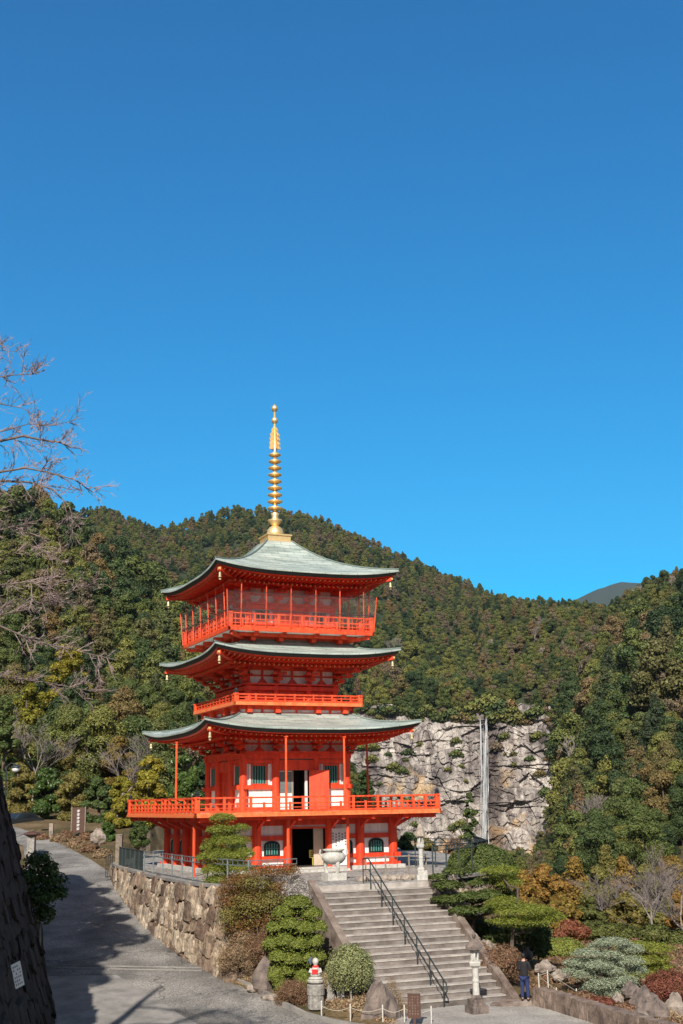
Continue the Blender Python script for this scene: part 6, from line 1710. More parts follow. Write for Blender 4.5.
# body (front is +y): pelvis, spine, neck, head, arms bent forward, legs
J = [(0,0,0.93,0.10,0.08), (0,0,1.10,0.09,0.07), (0,0,1.30,0.11,0.08), (0,0,1.42,0.10,0.08), (0,0.01,1.50,0.05,0.05), (0,0.02,1.57,0.07,0.08), (0,0.02,1.66,0.078,0.095), (0,0.015,1.72,0.055,0.065),
     (-0.17,0,1.39,0.055), (-0.235,0.02,1.12,0.045), (-0.14,0.22,1.10,0.032), (-0.08,0.29,1.14,0.028),
     (0.17,0,1.39,0.055), (0.235,0.02,1.12,0.045), (0.14,0.22,1.12,0.032), (0.07,0.29,1.16,0.028),
     (-0.09,0,0.86,0.085), (-0.10,0.02,0.48,0.055), (-0.105,-0.01,0.09,0.038), (-0.11,0.10,0.035,0.035),
     (0.09,0,0.86,0.085), (0.105,0.015,0.48,0.055), (0.115,-0.02,0.09,0.038), (0.125,0.09,0.035,0.035)]
E_ = [(0,1),(1,2),(2,3),(3,4),(4,5),(5,6),(6,7),(3,8),(8,9),(9,10),(10,11),(3,12),(12,13),(13,14),(14,15),(0,16),(16,17),(17,18),(18,19),(0,20),(20,21),(21,22),(22,23)]
skin_mesh('body', J, E_, 'skin', pr)
Jj = [(0,0,0.80,0.175,0.14), (0,0,1.08,0.16,0.13), (0,0,1.30,0.175,0.125), (0,0,1.43,0.115,0.09), (0,0.0,1.49,0.065,0.065), (-0.185,0,1.40,0.072), (-0.25,0.02,1.12,0.062), (-0.155,0.19,1.10,0.048), (0.185,0,1.40,0.072), (0.25,0.02,1.12,0.062), (0.155,0.19,1.12,0.048)]
skin_mesh('jacket', Jj, [(0,1),(1,2),(2,3),(3,4),(3,5),(5,6),(6,7),(3,8),(8,9),(9,10)], 'jacket', pr)
Jt = [(0,0,0.93,0.155,0.12), (-0.095,0,0.84,0.105), (-0.105,0.02,0.48,0.078), (-0.11,0,0.10,0.068), (0.095,0,0.84,0.105), (0.11,0.015,0.48,0.078), (0.12,-0.01,0.10,0.068)]
skin_mesh('trousers', Jt, [(0,1),(1,2),(2,3),(0,4),(4,5),(5,6)], 'jeans', pr)
skin_mesh('hair', [(0,-0.035,1.55,0.06,0.045), (0,-0.03,1.62,0.088,0.085), (0,-0.015,1.69,0.095,0.105), (0,0.0,1.75,0.075,0.085)], [(0,1),(1,2),(2,3)], 'hair', pr)
for s_ in (-1, 1):
    skin_mesh('shoe', [(s_*0.115,-0.05,0.05,0.05,0.045), (s_*0.12,0.05,0.045,0.05,0.04), (s_*0.125,0.17,0.035,0.042,0.03)], [(0,1),(1,2)], 'shoe', pr)
    for k in range(5):     # fingers closed round the phone
        z = 1.13 + 0.02*k + (0.01 if s_ < 0 else 0.02); L = (0.045, 0.06, 0.065, 0.06, 0.05)[k]
        x0 = s_*0.075
        skin_mesh('finger', [(x0,0.295,z,0.009), (x0-s_*0.02,0.295+L*0.5,z,0.009), (x0-s_*0.05,0.30+L*0.55,z+0.003,0.008)], [(0,1),(1,2)], 'skin', pr, 1)
tag_ph = MB(); tag_ph.box(-0.04, 0.04, -0.005, 0.005, 0.0, 0.15); ph = tag_ph.build('phone', 'black'); ph.parent = None
ph.matrix_world = Matrix.Translation(pp) @ Matrix.Rotation(R(-24), 4, 'Z') @ Matrix.Translation((0, 0.315, 1.12)); tag(ph, 'black phone held up in the hands of the person in jeans', 'phone')
# ---------------------------------------------------------------- garden plants
def px_lobes(base, y0, L):
    """lobes given as photo position, half width and half height in pixels and depth offset in metres, made round in depth"""
    out = []
    for q in L:
        px, py, rx, rz = q[:4]; dy = q[4] if len(q) > 4 else 0
        c = AT(px, py, y0 + dy) - base; k = (y0 + dy) / F * 1.0
        out.append((c.x, c.y, c.z, rx*k, rx*k*0.9, rz*k))
    return out
def plant(name, label, cat, basepx, y0, L, m, n, leaf, seed, stem=None, trunk_m='bark', aspect=0.7, up=0.25, under=0.6, shell=(0.62, 1.10), noise=0.2, tr=0.06, bend=0.25, group=None, base_z=None):
    base = AT(basepx[0], basepx[1], y0)
    if base_z is not None: base.z = base_z
    t = thing(name, label, cat, tuple(base), 0, group)
    lob = px_lobes(base, y0, L)
    me = crown('foliage', lob, int(n*1.8), leaf*0.74, m, seed, aspect=aspect, up=up, under=under, shell=shell, noise=noise, bend=bend)
    link('foliage', me, t)
    b = MB(); rnd = random.Random(seed)
    zt = max(l[2] for l in lob)
    top = Vector((0, 0, 0))
    spine = [Vector((0.05*math.sin(i*1.7)*tr*8, 0.03*math.cos(i*2.1)*tr*8, -0.25 + (zt*0.85+0.25)*i/6)) for i in range(7)]
    if lob:
        mx_ = sum(l[0] for l in lob)/len(lob)
        for i, s_ in enumerate(spine): s_.x += mx_ * (i/6)
    b.tube(spine, [tr*(1.2-0.13*i) for i in range(7)], 7)
    for l in lob:
        c = Vector(l[:3]); s_ = min(spine, key=lambda q: (q.z - (c.z - 0.3*abs(c.x) - 0.15))**2)
        e = c - Vector((0, 0, l[5]*0.4)); mid = s_.lerp(e, 0.5) + Vector((0, 0, -0.1*(e-s_).length))
        b.tube([s_, mid, e], [tr*0.5, tr*0.4, tr*0.2], 5)
        for _ in range(3):
            e2 = c + Vector((rnd.uniform(-1,1)*l[3]*0.7, rnd.uniform(-1,1)*l[4]*0.7, rnd.uniform(-0.2,0.5)*l[5]))
            b.tube([e, e.lerp(e2, 0.5) + Vector((0,0,0.02)), e2], [tr*0.22, tr*0.15, tr*0.06], 4)
    b.build('stem' if tr < 0.06 else 'trunk', trunk_m, t)
    return t
# pine on the terrace corner
plant('pine_tree', 'cloud-pruned pine on the terrace before the pagoda corner', 'tree', (228, 893), 50.6,
      [(222,819,13,6),(240,829,10,5,0.3),(221,831,15,6),(228,843,21,8),(211,849,11,7,0.3),(226,857,25,9),(245,855,10,7,-0.3),(206,859,10,6),(234,870,22,8),(216,872,15,8,-0.3),(219,882,15,7,-0.3),(241,882,14,7,0.2),(228,862,18,12,0.6),(225,840,14,12,0.4)],
      'f_pine', 40000, 0.045, 101, aspect=0.22, up=1.1, under=0.8, shell=(0.5, 1.05), tr=0.10)
# right of the steps
plant('pruned_yew', 'dark green cloud-pruned podocarp rising right beside the steps', 'tree', (476, 975), 50.0,
      [(458,872,15,5),(448,886,14,5,-0.4),(474,883,15,5,0.5),(449,900,15,5,-0.5),(470,897,13,5,-0.7),(488,896,13,6,-0.2),(464,911,15,5,-0.8),(486,910,13,5,-0.3),(500,882,15,6,0.6),(506,896,12,6,0.8),(438,878,9,4)],
      'f_maki', 26000, 0.055, 102, aspect=0.5, up=0.8, under=0.9, shell=(0.6, 1.05), tr=0.13)
plant('clipped_shrub', 'large smooth dome-clipped evergreen behind the cloud-pruned podocarp', 'shrub', (481, 900), 56.0,
      [(481,868,33,22),(466,876,20,13,-0.3),(498,876,17,13,-0.3)], 'f_maki', 17000, 0.06, 103, aspect=0.6, up=0.4, under=0.9, shell=(0.85, 1.03), noise=0.04, tr=0.12)
plant('pine_tree', 'light green pine with low flat boughs reaching right of the dark podocarp', 'tree', (508, 975), 48.5,
      [(524,912,30,7),(505,905,18,8,0.3),(545,918,20,6,0.2),(512,922,22,5,-0.2),(500,872,20,6,1.5),(508,884,14,7,1.6),(530,922,22,5)],
      'f_pine', 22000, 0.05, 104, aspect=0.22, up=1.0, under=0.8, shell=(0.5, 1.05), tr=0.09)
plant('evergreen_shrub', 'small dark leafy shrub standing below the light pine boughs', 'shrub', (538, 966), 50.5, [(537,935,12,12),(541,948,9,9)], 'f_dark', 3500, 0.07, 105, tr=0.04)
plant('evergreen_shrub', 'dark shadowed shrub in the hollow under the podocarp', 'shrub', (495, 972), 51.5, [(490,938,24,16),(515,935,20,14),(470,928,18,12)], 'f_dark', 7000, 0.07, 106, tr=0.05)
plant('dry_shrub', 'rounded brown twiggy shrub behind the standing person', 'shrub', (504, 986), 47.2, [(502,963,19,16),(518,970,10,12,0.3),(490,968,11,12),(480,952,10,9,0.8)], 'f_brown', 11000, 0.045, 107, aspect=0.3, tr=0.04, shell=(0.5, 1.05))
plant('clipped_shrub', 'light green clipped mound between the two garden pines', 'shrub', (563, 965), 55.0, [(563,950,20,11),(553,953,12,8)], 'f_clip', 8000, 0.055, 108, up=0.4, noise=0.05, shell=(0.85, 1.03), tr=0.05)
plant('blue_pine', 'blue-grey pine with flat layered boughs in the garden', 'tree', (607, 1012), 46.0,
      [(612,943,17,5),(600,947,12,5,0.3),(630,950,14,6,0.3),(588,955,15,6,-0.2),(610,956,12,5,-0.4),(626,962,17,6),(576,964,12,5),(598,966,14,6,-0.5),(612,972,13,6,-0.3),(570,972,9,5),(584,976,13,6,-0.2),(637,972,11,6,0.4),(622,982,15,7,-0.3),(600,986,15,8,-0.4),(630,993,12,7),(612,995,13,8,-0.2),(590,990,9,6)],
      'f_blue', 26000, 0.045, 109, aspect=0.22, up=0.9, under=0.85, shell=(0.45, 1.05), tr=0.09)
plant('pine_tree', 'bright yellow-green pine just behind the blue-grey pine', 'tree', (648, 1000), 49.5,
      [(635,947,20,5),(655,950,18,6),(645,960,24,6),(658,968,14,6),(640,975,20,7,-0.3),(655,981,16,6),(628,958,14,6)], 'f_pine', 20000, 0.05, 110, aspect=0.22, up=1.0, under=0.8, shell=(0.5, 1.05), tr=0.08)
for i, (x, y, rx, rz, d, lab, m) in enumerate([(668,988,22,15,44.5,'large red-brown clipped azalea at the right edge of the garden','f_redbush'), (600,1008,16,9,42.0,'low red-brown mound in front of the blue-grey pine','f_redbush'),
        (624,1017,14,12,41.0,'grey-brown twiggy mound below the blue-grey pine','f_brown'), (583,1001,12,8,43.0,'small brown shrub at the left foot of the blue-grey pine','f_brown'), (668,1018,16,9,41.5,'low dry shrub among the rocks at the right corner','f_tan')]):
    plant('azalea_mound', lab, 'shrub', (x, y+rz), d, [(x,y,rx,rz),(x-rx*0.5,y+rz*0.3,rx*0.6,rz*0.7)], m, 9000, 0.04, 120+i, aspect=0.4, tr=0.03, shell=(0.75, 1.04))
for i, (x, y, sx, sz, d, lab, m) in enumerate([(645,1003,0.55,0.45,43,'dark rounded rock left of the red azalea','rock'), (631,992,0.35,0.28,44,'small grey rock under the yellow-green pine','rock'), (618,1000,0.25,0.2,42.5,'pale little rock beside the brown mound','rockpale'),
        (655,1012,0.5,0.4,41.5,'purplish rock at the right garden corner','rock'), (676,1008,0.4,0.4,41.5,'pinkish rock touching the right edge of the view','rockpale'), (640,1020,0.45,0.3,40.5,'broad low rock nearest the bottom right corner','rock'),
        (470,940,0.5,0.35,49.5,'pale rock under the podocarp boughs by the steps','rockpale'), (486,950,0.45,0.3,48.5,'tan rock just above the brown shrub by the steps','rockpale'), (463,930,0.35,0.3,50.2,'tilted slab rock against the step parapet','rockpale'), (520,953,0.6,0.3,52.5,'flat dark rock beside the garden pond','rock'), (545,968,0.5,0.25,49.5,'grey stepping rock behind the person','rockpale'), (560,976,0.35,0.2,48,'pale stone near the short white posts','rockpale')]):
    p = AT(x, y, d); rock('garden_rock', lab, tuple(p), sx, sx*0.8, sz, 400+i, m, rz=i*0.7, pointy=0.25)
# pond and path in the garden
me = bpy.data.meshes.new('pond'); me.from_pydata([(x, y, -3.30) for x, y in ((8.6, 50.2), (9.6, 49.0), (11.2, 49.4), (12.0, 51.2), (11.0, 53.2), (9.2, 53.0))], [], [(0,1,2,3,4,5)])
me.materials.append(mat('dark_pond_water', (0.02, 0.025, 0.02), rough=0.06)); tag(link('pond', me), kind='structure')
for i, (x, y) in enumerate(((557, 1000), (577, 1001), (539, 985), (548, 982))):
    p = AT(x, y, 44.5 if i < 2 else 46.5); b = MB(); b.lathe([(0.024, -0.2), (0.024, 0.38), (0.015, 0.41)], 7); o = b.build('short_post', 'whitepaint'); o.location = p
    tag(o, ['short white post left of the blue-grey pine, nearer the low wall', 'short white post at the very foot of the blue-grey pine', 'short white post just right of the standing person', 'short white post behind the garden wall by a stepping rock'][i], 'post')
b = MB()
for (a, c) in (((539, 985, 46.5), (548, 982, 46.5)), ((548, 982, 46.5), (577, 1001, 44.5)), ((539, 985, 46.5), (557, 1000, 44.5))):
    p, q = AT(*a), AT(*c); b.tube([p + Vector((0,0,0.32)), q + Vector((0,0,0.32))], 0.007, 4)
tag(b.build('garden_wire', 'rope'), 'thin pale wire strung between the short white garden posts', 'wire')
# bare trees
def bare_tree(name, label, base, h, spread, seed, m_tr, m_tw, depth=5, r0=0.14, n0=5, up=0.55, targets=None, group=None, twig_r=0.007):
    t = thing(name, label, 'tree', tuple(base), 0, group); rnd = random.Random(seed)
    tb, wb_ = MB(), MB()
    def grow(p, d, L, r, lev):
        q = p; pts = [p]; dd = d.copy()
        for _ in range(3):
            dd = (dd + Vector((rnd.uniform(-1,1), rnd.uniform(-1,1), rnd.uniform(-0.4,0.8))) * 0.16).normalized(); q = q + dd * L / 3; pts.append(q)
        (tb if lev <= 1 else wb_).tube(pts, [r, r*0.85, r*0.7, r*0.55], 6 if lev < 3 else 3, cap=False)
        if lev < depth:
            for k in range(n0 if lev == 0 else rnd.choice((3, 4, 4))):
                s_ = pts[rnd.choice((1, 2, 3)) if lev else rnd.choice((2, 3))]
                nd = (dd + Vector((rnd.uniform(-1,1), rnd.uniform(-1,1), rnd.uniform(-0.5,0.9)*up)) * (0.95 if lev < 2 else 0.8)).normalized()
                grow(s_, nd, L * rnd.uniform(0.55, 0.82), max(twig_r, r*0.5), lev+1)
    grow(Vector((0,0,-0.3)), Vector((0.05,0,1)), h*0.36, r0, 0)
    tb.build('trunk', m_tr, t); wb_.build('twigs', m_tw, t)
    return t
p = AT(655, 945, 66); bare_tree('bare_tree', 'pale leafless tree with a fine grey crown behind the garden pines', p, 6.2, 3, 21, 'palebark', 'greytwig', depth=5, r0=0.08)
p = AT(600, 940, 72); bare_tree('bare_tree', 'smaller leafless grey tree before the orange-brown cedars', p, 5.0, 3, 22, 'palebark', 'greytwig', depth=5, r0=0.065)
p = AT(683, 950, 60); bare_tree('bare_tree', 'leafless grey tree cut by the right edge of the view', p, 5.0, 3, 29, 'palebark', 'greytwig', depth=5, r0=0.065)
plant('red_shrub', 'rusty red shrub at the far side of the garden', 'shrub', (570, 950), 60, [(570,928,9,7),(580,932,9,6),(561,934,7,5)], 'f_red', 5000, 0.08, 131, tr=0.05)
plant('evergreen_shrub', 'olive shrub beneath the leafless tree with the pale trunk', 'shrub', (668, 975), 58, [(668,955,16,12),(680,945,14,12),(655,935,14,9)], 'f_olive', 6000, 0.08, 132, tr=0.05)
plant('evergreen_shrub', 'brownish-green shrub behind the clipped light mound', 'shrub', (600, 950), 64, [(600,932,22,9),(625,935,16,9),(545,938,14,8)], 'f_olive', 7000, 0.08, 133, tr=0.05)
# middle-distance trees of the valley edge, each with its own crown
def mid_tree(name, label, px, py_top, py_bot, y0, wpx, m, seed, kind='b', n=9000, leaf=0.13, group=None, trm='bark', hz=None):
    top = AT(px, py_top, y0); bot = AT(px, py_bot, y0); base = Vector((top.x, y0, float(H(top.x, y0)) if hz is None else hz))
    base.z = min(base.z, bot.z)
    t = thing(name, label, 'tree', tuple(base), 0, group); rs = np.random.RandomState(seed)
    h = top.z - base.z; zc0 = bot.z - base.z; w_ = wpx * y0 / F; ch = h - zc0
    if kind == 'c':
        lob = []
        for tt in np.linspace(0, 1, 14):
            for _ in range(4):
                a = rs.uniform(0, 6.28); q = w_*(1-tt)**0.7 * rs.uniform(0.35, 0.95); r = w_*0.42*(1-0.5*tt)*rs.uniform(0.7,1.2)
                lob.append((q*math.cos(a), q*math.sin(a), zc0 + ch*(0.05+0.9*tt), r, r, r*0.75))
    else: lob = rand_lobes(rs, w_, ch, zc0, 40, w_*0.28, taper=0.25, flat=0.8)
    link('crown', crown('crown', lob, n, leaf, m, seed, noise=0.15), t)
    b = trunk_mb(max(2.0, h), 0.13+0.01*h, rs, limbs=6, top=0.8, spread=w_*0.7); b.build('trunk', trm, t)
    return t
mids = [(545,864,935,80,27,'f_orange','b','broad golden-brown cedar directly right of the waterfall foot'), (522,870,925,90,18,'f_orange','c','narrow orange cedar left of the broadest golden-brown cedar'), (574,858,930,88,22,'f_orange','c','tall golden-brown cedar pointing up under the cliff edge'),
 (598,866,935,80,25,'f_olive','b','broad yellow-green crown in the middle of the valley row'), (622,856,930,90,22,'f_orange','c','pointed orange-green cedar left of the bigger leafless tree'), (646,864,930,84,24,'f_olive','b','rounded olive tree behind the pale leafless tree'),
 (670,855,925,92,24,'f_orange','b','golden-tinted tree behind the leafless tree crown at the right'), (518,858,905,104,15,'f_olive','c','small olive cedar at the foot of the tan scree'), (655,845,915,104,20,'f_olive','c','pointed olive cedar rising behind the valley row'), (605,845,915,106,18,'f_olive','c','slim olive cedar behind the middle of the valley row'),
 (560,892,945,72,20,'f_orange','b','low golden bushy tree over the rusty shrub'), (590,896,945,72,18,'f_olive','b','low olive bushy tree behind the small leafless tree'), (625,893,948,71,22,'f_olive','b','low olive bushy tree left of the pale trunk'), (535,896,938,74,15,'f_orange','b','small orange bushy tree beside the light pine boughs'),
 (682,885,945,74,20,'f_orange','b','low orange bushy tree at the right edge of the view'), (505,880,915,88,14,'f_orange','b','orange-tipped tree behind the dome-clipped evergreen')]
for i, (px, a, c, y0, w_, m, k, lab) in enumerate(mids):
    mid_tree('cedar_tree' if k == 'c' else 'bushy_tree', lab, px, a, c, y0, w_*1.15, m, 500+i, k, n=14000, leaf=0.09, group='trees along the valley edge below the garden')
# behind the pagoda on the right: trees seen under the deck
for i, (px, a, c, y0, w_, m, lab) in enumerate([(408,832,868,84,16,'f_dark','dark tree seen right of the pagoda corner column'), (425,838,862,90,14,'f_olive','olive tree seen behind the pointed lantern cap'), (455,838,870,88,16,'f_brown','brownish dry bush left of the dome-clipped evergreen'), (365,770,815,88,14,'f_dark','dark tree seen just above the deck rail right of the upper window'), (380,828,870,96,16,'f_dark','dark tree behind the arched window corner'), (469,790,850,130,11,'f_dark','dark tree at the left foot of the waterfall')]):
    mid_tree('bushy_tree', lab, px, a, c, y0, w_, m, 560+i, 'b', n=8000, leaf=0.09)
# left background trees along the road and behind the terrace
lt = [(183,752,825,80,26,'f_camellia','glossy dark green tree touching the left deck of the pagoda'), (150,752,825,84,26,'f_yellow','bright yellow-green tree left of the pagoda deck'), (205,762,825,88,20,'f_dark','dark tree behind the left eave pole'), (122,775,832,88,18,'f_yellow','small yellowish tree above the gate post'),
 (100,772,830,92,20,'f_dark','dark rounded tree behind the brown board'), (75,768,828,94,22,'f_olive','olive tree above the brown board'), (48,765,826,96,22,'f_camellia','green leafy tree above the white marker post'), (22,762,822,98,24,'f_olive','olive tree above the parked car'), (5,700,815,100,24,'f_dark','tall dark tree at the left edge above the road lamp'),
 (60,740,800,108,26,'f_olive','tall olive tree in the second row behind the road bend'), (120,735,800,112,24,'f_orange','rust-tinged tree in the second row behind the yellow trees'), (165,735,800,112,22,'f_dark','dark tree high behind the bright yellow-green one'), (92,700,790,118,26,'f_forest','big mottled tree above the road bend, third row'), (30,670,780,122,30,'f_yellow','big golden-green tree high on the left slope'), (70,640,740,134,30,'f_yellow','large golden-green tree standing above the grey thicket'),
 (140,820,845,78,12,'f_dark','low dark bush beside the broad stone lantern'), (108,822,846,82,10,'f_camellia','low green bush right of the brown board')]
for i, (px, a, c, y0, w_, m, lab) in enumerate(lt):
    hz = None
    if y0 < 91 and px > 95: hz = 0.0
    mid_tree('leafy_tree', lab, px, a, c, y0, w_, m, 600+i, 'b', n=18000, leaf=0.09 if y0 < 100 else 0.12, group='trees along the road and behind the terrace', hz=hz)
p = AT(30, 805, 104); p.z = float(H(p.x, 104)); bare_tree('bare_tree', 'leafless greyish tree among the olive trees above the road', p, 9, 3, 23, 'palebark', 'greytwig', depth=5, r0=0.11, twig_r=0.010)
p = AT(118, 790, 106); p.z = float(H(p.x, 106)); bare_tree('bare_tree', 'leafless pale tree behind the yellow trees', p, 8, 3, 24, 'palebark', 'greytwig', depth=5, r0=0.10, twig_r=0.010)
for i, (px, py, r_) in enumerate([(42,838,6),(58,840,8),(66,836,7),(76,846,9),(90,850,9),(102,856,9),(86,838,7),(97,842,7)]):
    y0 = GR(px, py+4).y + 1.2
    plant('dry_shrub', 'dry tan bush in the low row between the road and the trees', 'shrub', (px, py+6), y0, [(px,py,r_,r_*0.75),(px+r_*0.6,py+1,r_*0.6,r_*0.5)], 'f_tan' if i % 2 else 'f_brown', 2200, 0.07, 700+i, aspect=0.35, tr=0.03, group='dry bushes along the far road', shell=(0.5,1.05))
rock('garden_rock', 'pale round boulder on the bank behind the gate post', tuple(AT(98, 837, 76)), 0.5, 0.4, 0.45, 471, 'rockpale')
# dark shrub at the foot of the leaning wall
plant('camellia_shrub', 'dark glossy shrub in the shade at the foot of the leaning wall', 'shrub', (39, 948), 50.2, [(38,862,12,9),(28,880,14,12),(52,882,13,9),(42,898,17,10),(60,893,8,6),(26,905,10,10),(45,915,10,8),(50,870,8,7)], 'f_camellia', 4200, 0.085, 141, tr=0.05, shell=(0.25,1.2), trunk_m='palebark')
# planting bed between road and steps
plant('reddish_shrub', 'tall reddish-orange leafy shrub over the end of the tan stone wall', 'shrub', (250, 968), 46.9,
      [(265,873,18,8),(288,872,13,8,0.2),(240,884,19,11),(256,900,22,13),(234,905,16,13),(262,922,20,14),(240,928,18,14),(225,893,9,9),(252,945,18,12),(275,890,12,10)], 'f_nandina', 15000, 0.048, 142, aspect=0.35, tr=0.04, shell=(0.15, 1.12), trunk_m='palebark')
plant('olive_shrub', 'olive-green leaves growing through the reddish shrub', 'shrub', (262, 965), 46.5, [(268,905,18,16),(248,910,18,18),(272,938,14,13),(228,920,11,14),(255,885,18,9)], 'f_olive', 4800, 0.05, 143, aspect=0.45, tr=0.03, shell=(0.4, 1.05))
plant('dry_shrub', 'greyish-white dry shrub below the end of the iron fence', 'shrub', (288, 920), 47.2, [(284,893,15,11),(298,886,10,10,0.2),(276,883,10,8),(302,900,9,12)], 'f_grey', 8000, 0.04, 144, aspect=0.3, tr=0.03, shell=(0.4, 1.05), trunk_m='palebark')
plant('dry_shrub', 'tan dry shrub at the corner foot of the stone wall', 'shrub', (236, 976), 46.6, [(236,955,17,13),(226,963,11,9),(250,965,10,8),(243,940,12,10)], 'f_tan', 9000, 0.04, 145, aspect=0.25, tr=0.03, shell=(0.4, 1.05))
plant('dry_shrub', 'dark brown dry shrub between the reddish shrub and the grey rock', 'shrub', (262, 975), 46.0, [(262,950,14,14),(270,935,10,10)], 'f_brown', 6000, 0.04, 146, aspect=0.25, tr=0.03, shell=(0.4, 1.05))
plant('pruned_shrub', 'dense cloud-pruned evergreen in the middle of the planting bed', 'shrub', (298, 995), 45.4,
      [(297,905,14,9),(283,914,10,8,-0.2),(312,915,10,8),(275,929,9,8),(290,926,10,8,-0.4),(305,930,10,8,-0.4),(319,929,8,8),(272,945,9,8),(285,942,9,8,-0.5),(299,946,10,8,-0.5),(314,943,9,9,-0.2),(279,958,10,8,-0.4),(294,961,10,8,-0.5),(308,959,9,8,-0.3),(287,972,8,7,-0.4),(318,958,8,8),(301,975,8,7,-0.3),(297,922,14,14,0.5),(296,948,18,20,0.6)], 'f_clip', 26000, 0.045, 147, aspect=0.6, up=0.5, under=0.85, shell=(0.78, 1.04), noise=0.08, tr=0.08)
plant('pruned_shrub', 'small bright green clipped ball low beside the grey rock', 'shrub', (277, 992), 44.9, [(276,975,8,8),(280,985,6,7),(303,981,8,6)], 'f_clip', 4500, 0.04, 148, aspect=0.6, up=0.4, shell=(0.8, 1.04), tr=0.03)
plant('dry_shrub', 'bare purplish-brown twig bush left of the bibbed statue', 'shrub', (295, 1012), 43.9, [(293,993,16,12),(303,1000,8,8),(282,1000,8,8)], 'f_brown', 7000, 0.035, 149, aspect=0.2, tr=0.03, shell=(0.3, 1.05))
plant('round_shrub', 'round pale green bush right of the bibbed statue', 'shrub', (352, 1012), 43.3, [(350,968,22,20),(340,975,14,14),(362,975,12,14),(350,958,14,12)], 'f_light', 15000, 0.04, 150, aspect=0.45, tr=0.045, shell=(0.55, 1.04), trunk_m='palebark')
plant('dry_shrub', 'thin dry twigs between the pointed rock and the steps', 'shrub', (400, 1016), 42.6, [(397,1004,9,14),(405,1010,8,10),(392,990,6,12)], 'f_tan', 3000, 0.03, 151, aspect=0.15, tr=0.02, shell=(0.2, 1.05))
rock('garden_rock', 'grey boulder left of the cloud-pruned evergreen', tuple(AT(266, 982, 45.6)), 0.62, 0.5, 0.75, 480, 'rock', rz=0.4, pointy=0.3)
rock('garden_rock', 'tall pointed brown rock at the foot of the steps', tuple(AT(380, 1018, 42.3)), 0.66, 0.5, 1.0, 488, 'rock', rz=0.9, pointy=0.4)
rock('garden_rock', 'small pinkish rock at the kerb below the tan dry shrub', tuple(AT(252, 988, 45.4)), 0.22, 0.2, 0.15, 482, 'rockpale')
rock('garden_rock', 'flat sandy rock in the bed left of the purplish twig bush', tuple(AT(270, 998, 44.6)), 0.4, 0.3, 0.14, 483, 'rockpale')
# low dry grass on the bed and the garden ground
def grass(name, n, fx, fy, cond, m, label, s=0.05):
    rs = np.random.RandomState(9); x = rs.uniform(*fx, n); y = rs.uniform(*fy, n); k = cond(x, y); x, y = x[k], y[k]; z = H(x, y) + 0.03
    C = np.stack([x, y, z], -1); Nn = rs.normal(size=C.shape) + np.array([0, -0.4, 0.3])
    me = leaf_mesh(name, C, Nn, s*rs.uniform(0.5, 1.5, len(C)), m, aspect=0.5, rs=rs); o = link(name, me); tag(o, label, None, kind='stuff'); return o
grass('leaf_litter', 26000, (-4.4, 3.2), (40, 49), lambda x, y: ((y-45.2)+(x+3.1)*0.95 > 0.25) & (y < 48.6) & ((x+1.25) < (48.8-y)*0.4), 'f_tan', 'fallen orange-brown leaves covering the planting bed')
grass('road_litter', 9000, (-22, -2), (41, 84), lambda x, y: (np.array([right_edge(v) for v in y]) - x < 0.10 + 0.5*np.random.RandomState(4).rand(len(x))**3 * 2) & (np.array([right_edge(v) for v in y]) > x - 0.1), 'f_tan', 'dry fallen leaves gathered along the right edge of the road', 0.035)
grass('garden_grass', 30000, (6.6, 20), (40, 62), lambda x, y: x > np.interp(y, [38, 44.6, 50, 62], [9.2, 6.9, 6.5, 12]), 'f_brown', 'brown and green ground cover under the garden pines', 0.06)
# --- trees on the bank at the left, out of view but shading the road
bankt = [(-14.9, 37.0, 9.5, 3.5), (-14.0, 30.0, 10.5, 3.2), (-16.4, 43, 9.5, 3.6), (-13.6, 23.5, 9, 2.6), (-18.2, 48.5, 8, 3.0), (-20, 33, 11, 4)]
for i, (x, y, hh, w_) in enumerate(bankt):
    rs = np.random.RandomState(800+i); z0 = float(H(x, y)); t = thing('evergreen_tree', ['broad evergreen on the bank above the leaning wall', 'tall evergreen next along the bank towards the viewer', 'evergreen set back on the bank near the road bend', 'evergreen on the bank closest to the viewer', 'evergreen at the far end of the bank', 'big evergreen furthest back on the bank'][i], 'tree', (x, y, z0))
    lob = rand_lobes(rs, w_, hh*0.75, hh*0.28, 30, w_*0.33, taper=0.3)
    link('crown', crown('crown', lob, 9000, 0.15, 'f_dark', 820+i), t); trunk_mb(hh, 0.22, rs, 6, 0.8, w_*0.6).build('trunk', 'bark', t)
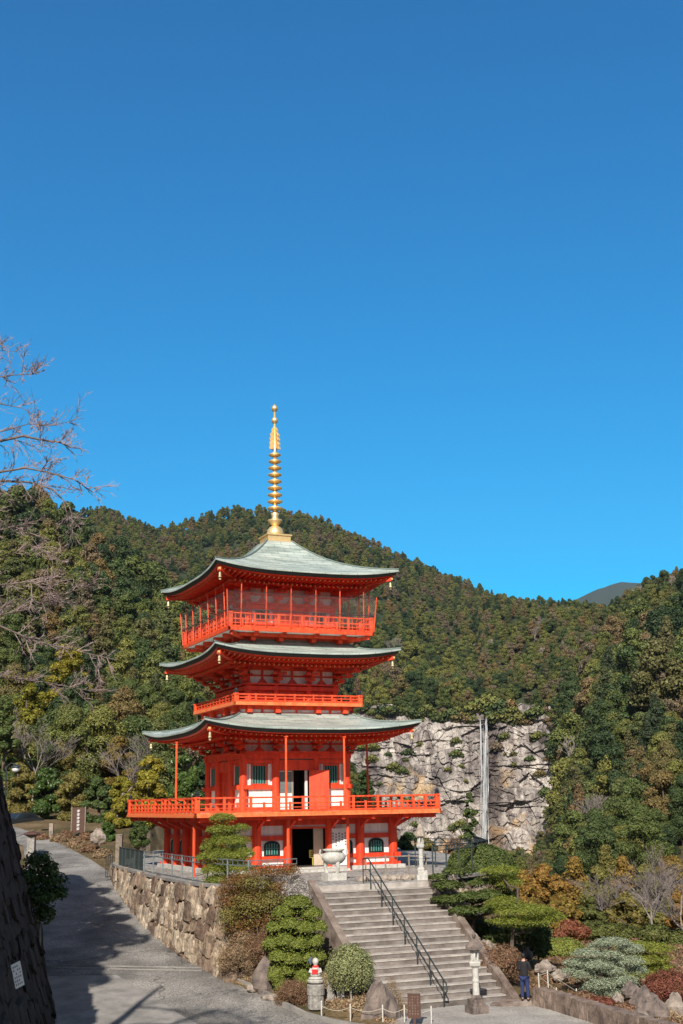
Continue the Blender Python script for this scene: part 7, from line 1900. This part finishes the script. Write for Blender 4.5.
# --- cherry tree: bare boughs reaching into the view from the left
ct = thing('cherry_tree', 'leafless cherry tree reaching in from the left with pinkish twigs', 'tree', (-10.3, 25.5, float(H(-10.3, 25.5)))); cb = Vector(ct.location)
tb, wb2 = MB(), MB(); rnd = random.Random(77)
trunk = [Vector((0,0,-0.3)), Vector((0.15,0,1.2)), Vector((0.1,0.1,2.6)), Vector((0.4,0,4.2)), Vector((0.5,0.1,6.0)), Vector((0.7,0.2,8.0))]
tb.tube(trunk, [0.32, 0.26, 0.23, 0.19, 0.13, 0.07], 10)
def twig(p, d, L, lev):
    pts = [p]; dd = d.copy(); q = p
    for _ in range(4):
        dd = (dd + Vector((rnd.uniform(-1,1), rnd.uniform(-1,1), rnd.uniform(-0.9,0.9)))*0.22).normalized(); q = q + dd*L/4; pts.append(q)
    r = (0.009, 0.006, 0.0045)[lev]
    wb2.tube(pts, [r, r*0.9, r*0.8, r*0.65, r*0.5], 3, cap=False)
    if lev < 2:
        for k in range(rnd.choice((4, 5, 6)) if lev == 0 else rnd.choice((3, 4))):
            s_ = pts[rnd.randint(1, 4)]; nd = (dd*1.0 + Vector((rnd.uniform(-1,1), rnd.uniform(-1,1), rnd.uniform(-0.8,1.0)))*0.75).normalized(); twig(s_, nd, L*rnd.uniform(0.35, 0.6), lev+1)
limbs = [([(-50,430),(0,441),(23,436),(42,440),(59,442),(72,448)], 23, 0.045), ([(-60,520),(0,481),(28,482),(52,489),(68,505)], 24, 0.05), ([(-40,385),(0,377),(14,375),(37,374)], 22, 0.025), ([(-40,440),(8,430),(28,424),(50,426),(84,418)], 25, 0.018),
         ([(-50,490),(0,472),(25,468),(47,472),(75,480),(94,493)], 22.5, 0.035), ([(-50,640),(0,615),(29,609),(50,599),(94,584)], 26, 0.032), ([(-50,610),(0,626),(35,641),(73,650),(117,660)], 25, 0.030), ([(-50,670),(0,677),(44,682),(97,692)], 27, 0.026), ([(-40,580),(0,585),(30,582),(50,590)], 23.5, 0.028),
         ([(-40,355),(-5,350),(20,352)], 23, 0.015), ([(-60,540),(0,560),(30,545),(60,560)], 24, 0.02), ([(-40,410),(0,404),(22,408),(40,418)], 24, 0.02), ([(-60,500),(0,520),(30,535),(48,560)], 25, 0.022), ([(-40,540),(0,530),(40,520),(75,528)], 24.5, 0.018)]
for L, y0, r in limbs:
    P = [AT(px, py, y0 + 0.6*math.sin(i*1.3)) - cb for i, (px, py) in enumerate(L)]
    j = min(trunk, key=lambda q: abs(q.z - (P[0].z - 0.8)) )
    P = [j, j.lerp(P[0], 0.5) + Vector((0,0,0.25))] + P
    n_ = len(P); tb.tube(P, [r*0.75*(1.35 - 1.05*i/(n_-1)) for i in range(n_)], 6)
    for i in range(2, n_ - 1):
        a, c = P[i], P[i+1]; seg = (c - a).length; dn = (c - a).normalized()
        for k in range(max(2, int(seg / 0.11))):
            s_ = a.lerp(c, rnd.random()); up = 1 if rnd.random() < 0.6 else -1
            d = (dn*0.8 + Vector((rnd.uniform(-0.5,0.7), rnd.uniform(-0.8,0.8), up*rnd.uniform(0.15,0.9)))).normalized()
            twig(s_, d, rnd.uniform(0.18, 0.62) * (0.5 + 12*r), 0 if r > 0.02 or rnd.random() < 0.4 else 1)
tb.build('trunk', 'cherrybark', ct); wb2.build('twigs', 'twig', ct)
print('twig verts', len(wb2.v))

# ---------------------------------------------------------------- air
hb = MB(); hb.box(-7000, 7000, -2500, 9800, -900, 2100)
hm = bpy.data.materials.new('haze_air'); hm.use_nodes = True; hn = hm.node_tree; hn.nodes.remove(hn.nodes['Principled BSDF'])
pv = hn.nodes.new('ShaderNodeVolumePrincipled'); pv.inputs['Color'].default_value = (0.55, 0.74, 1.0, 1); pv.inputs['Density'].default_value = 0.000037; pv.inputs['Anisotropy'].default_value = 0.2
hn.links.new(pv.outputs[0], hn.nodes['Material Output'].inputs['Volume'])
tag(hb.build('haze', hm), kind='stuff')
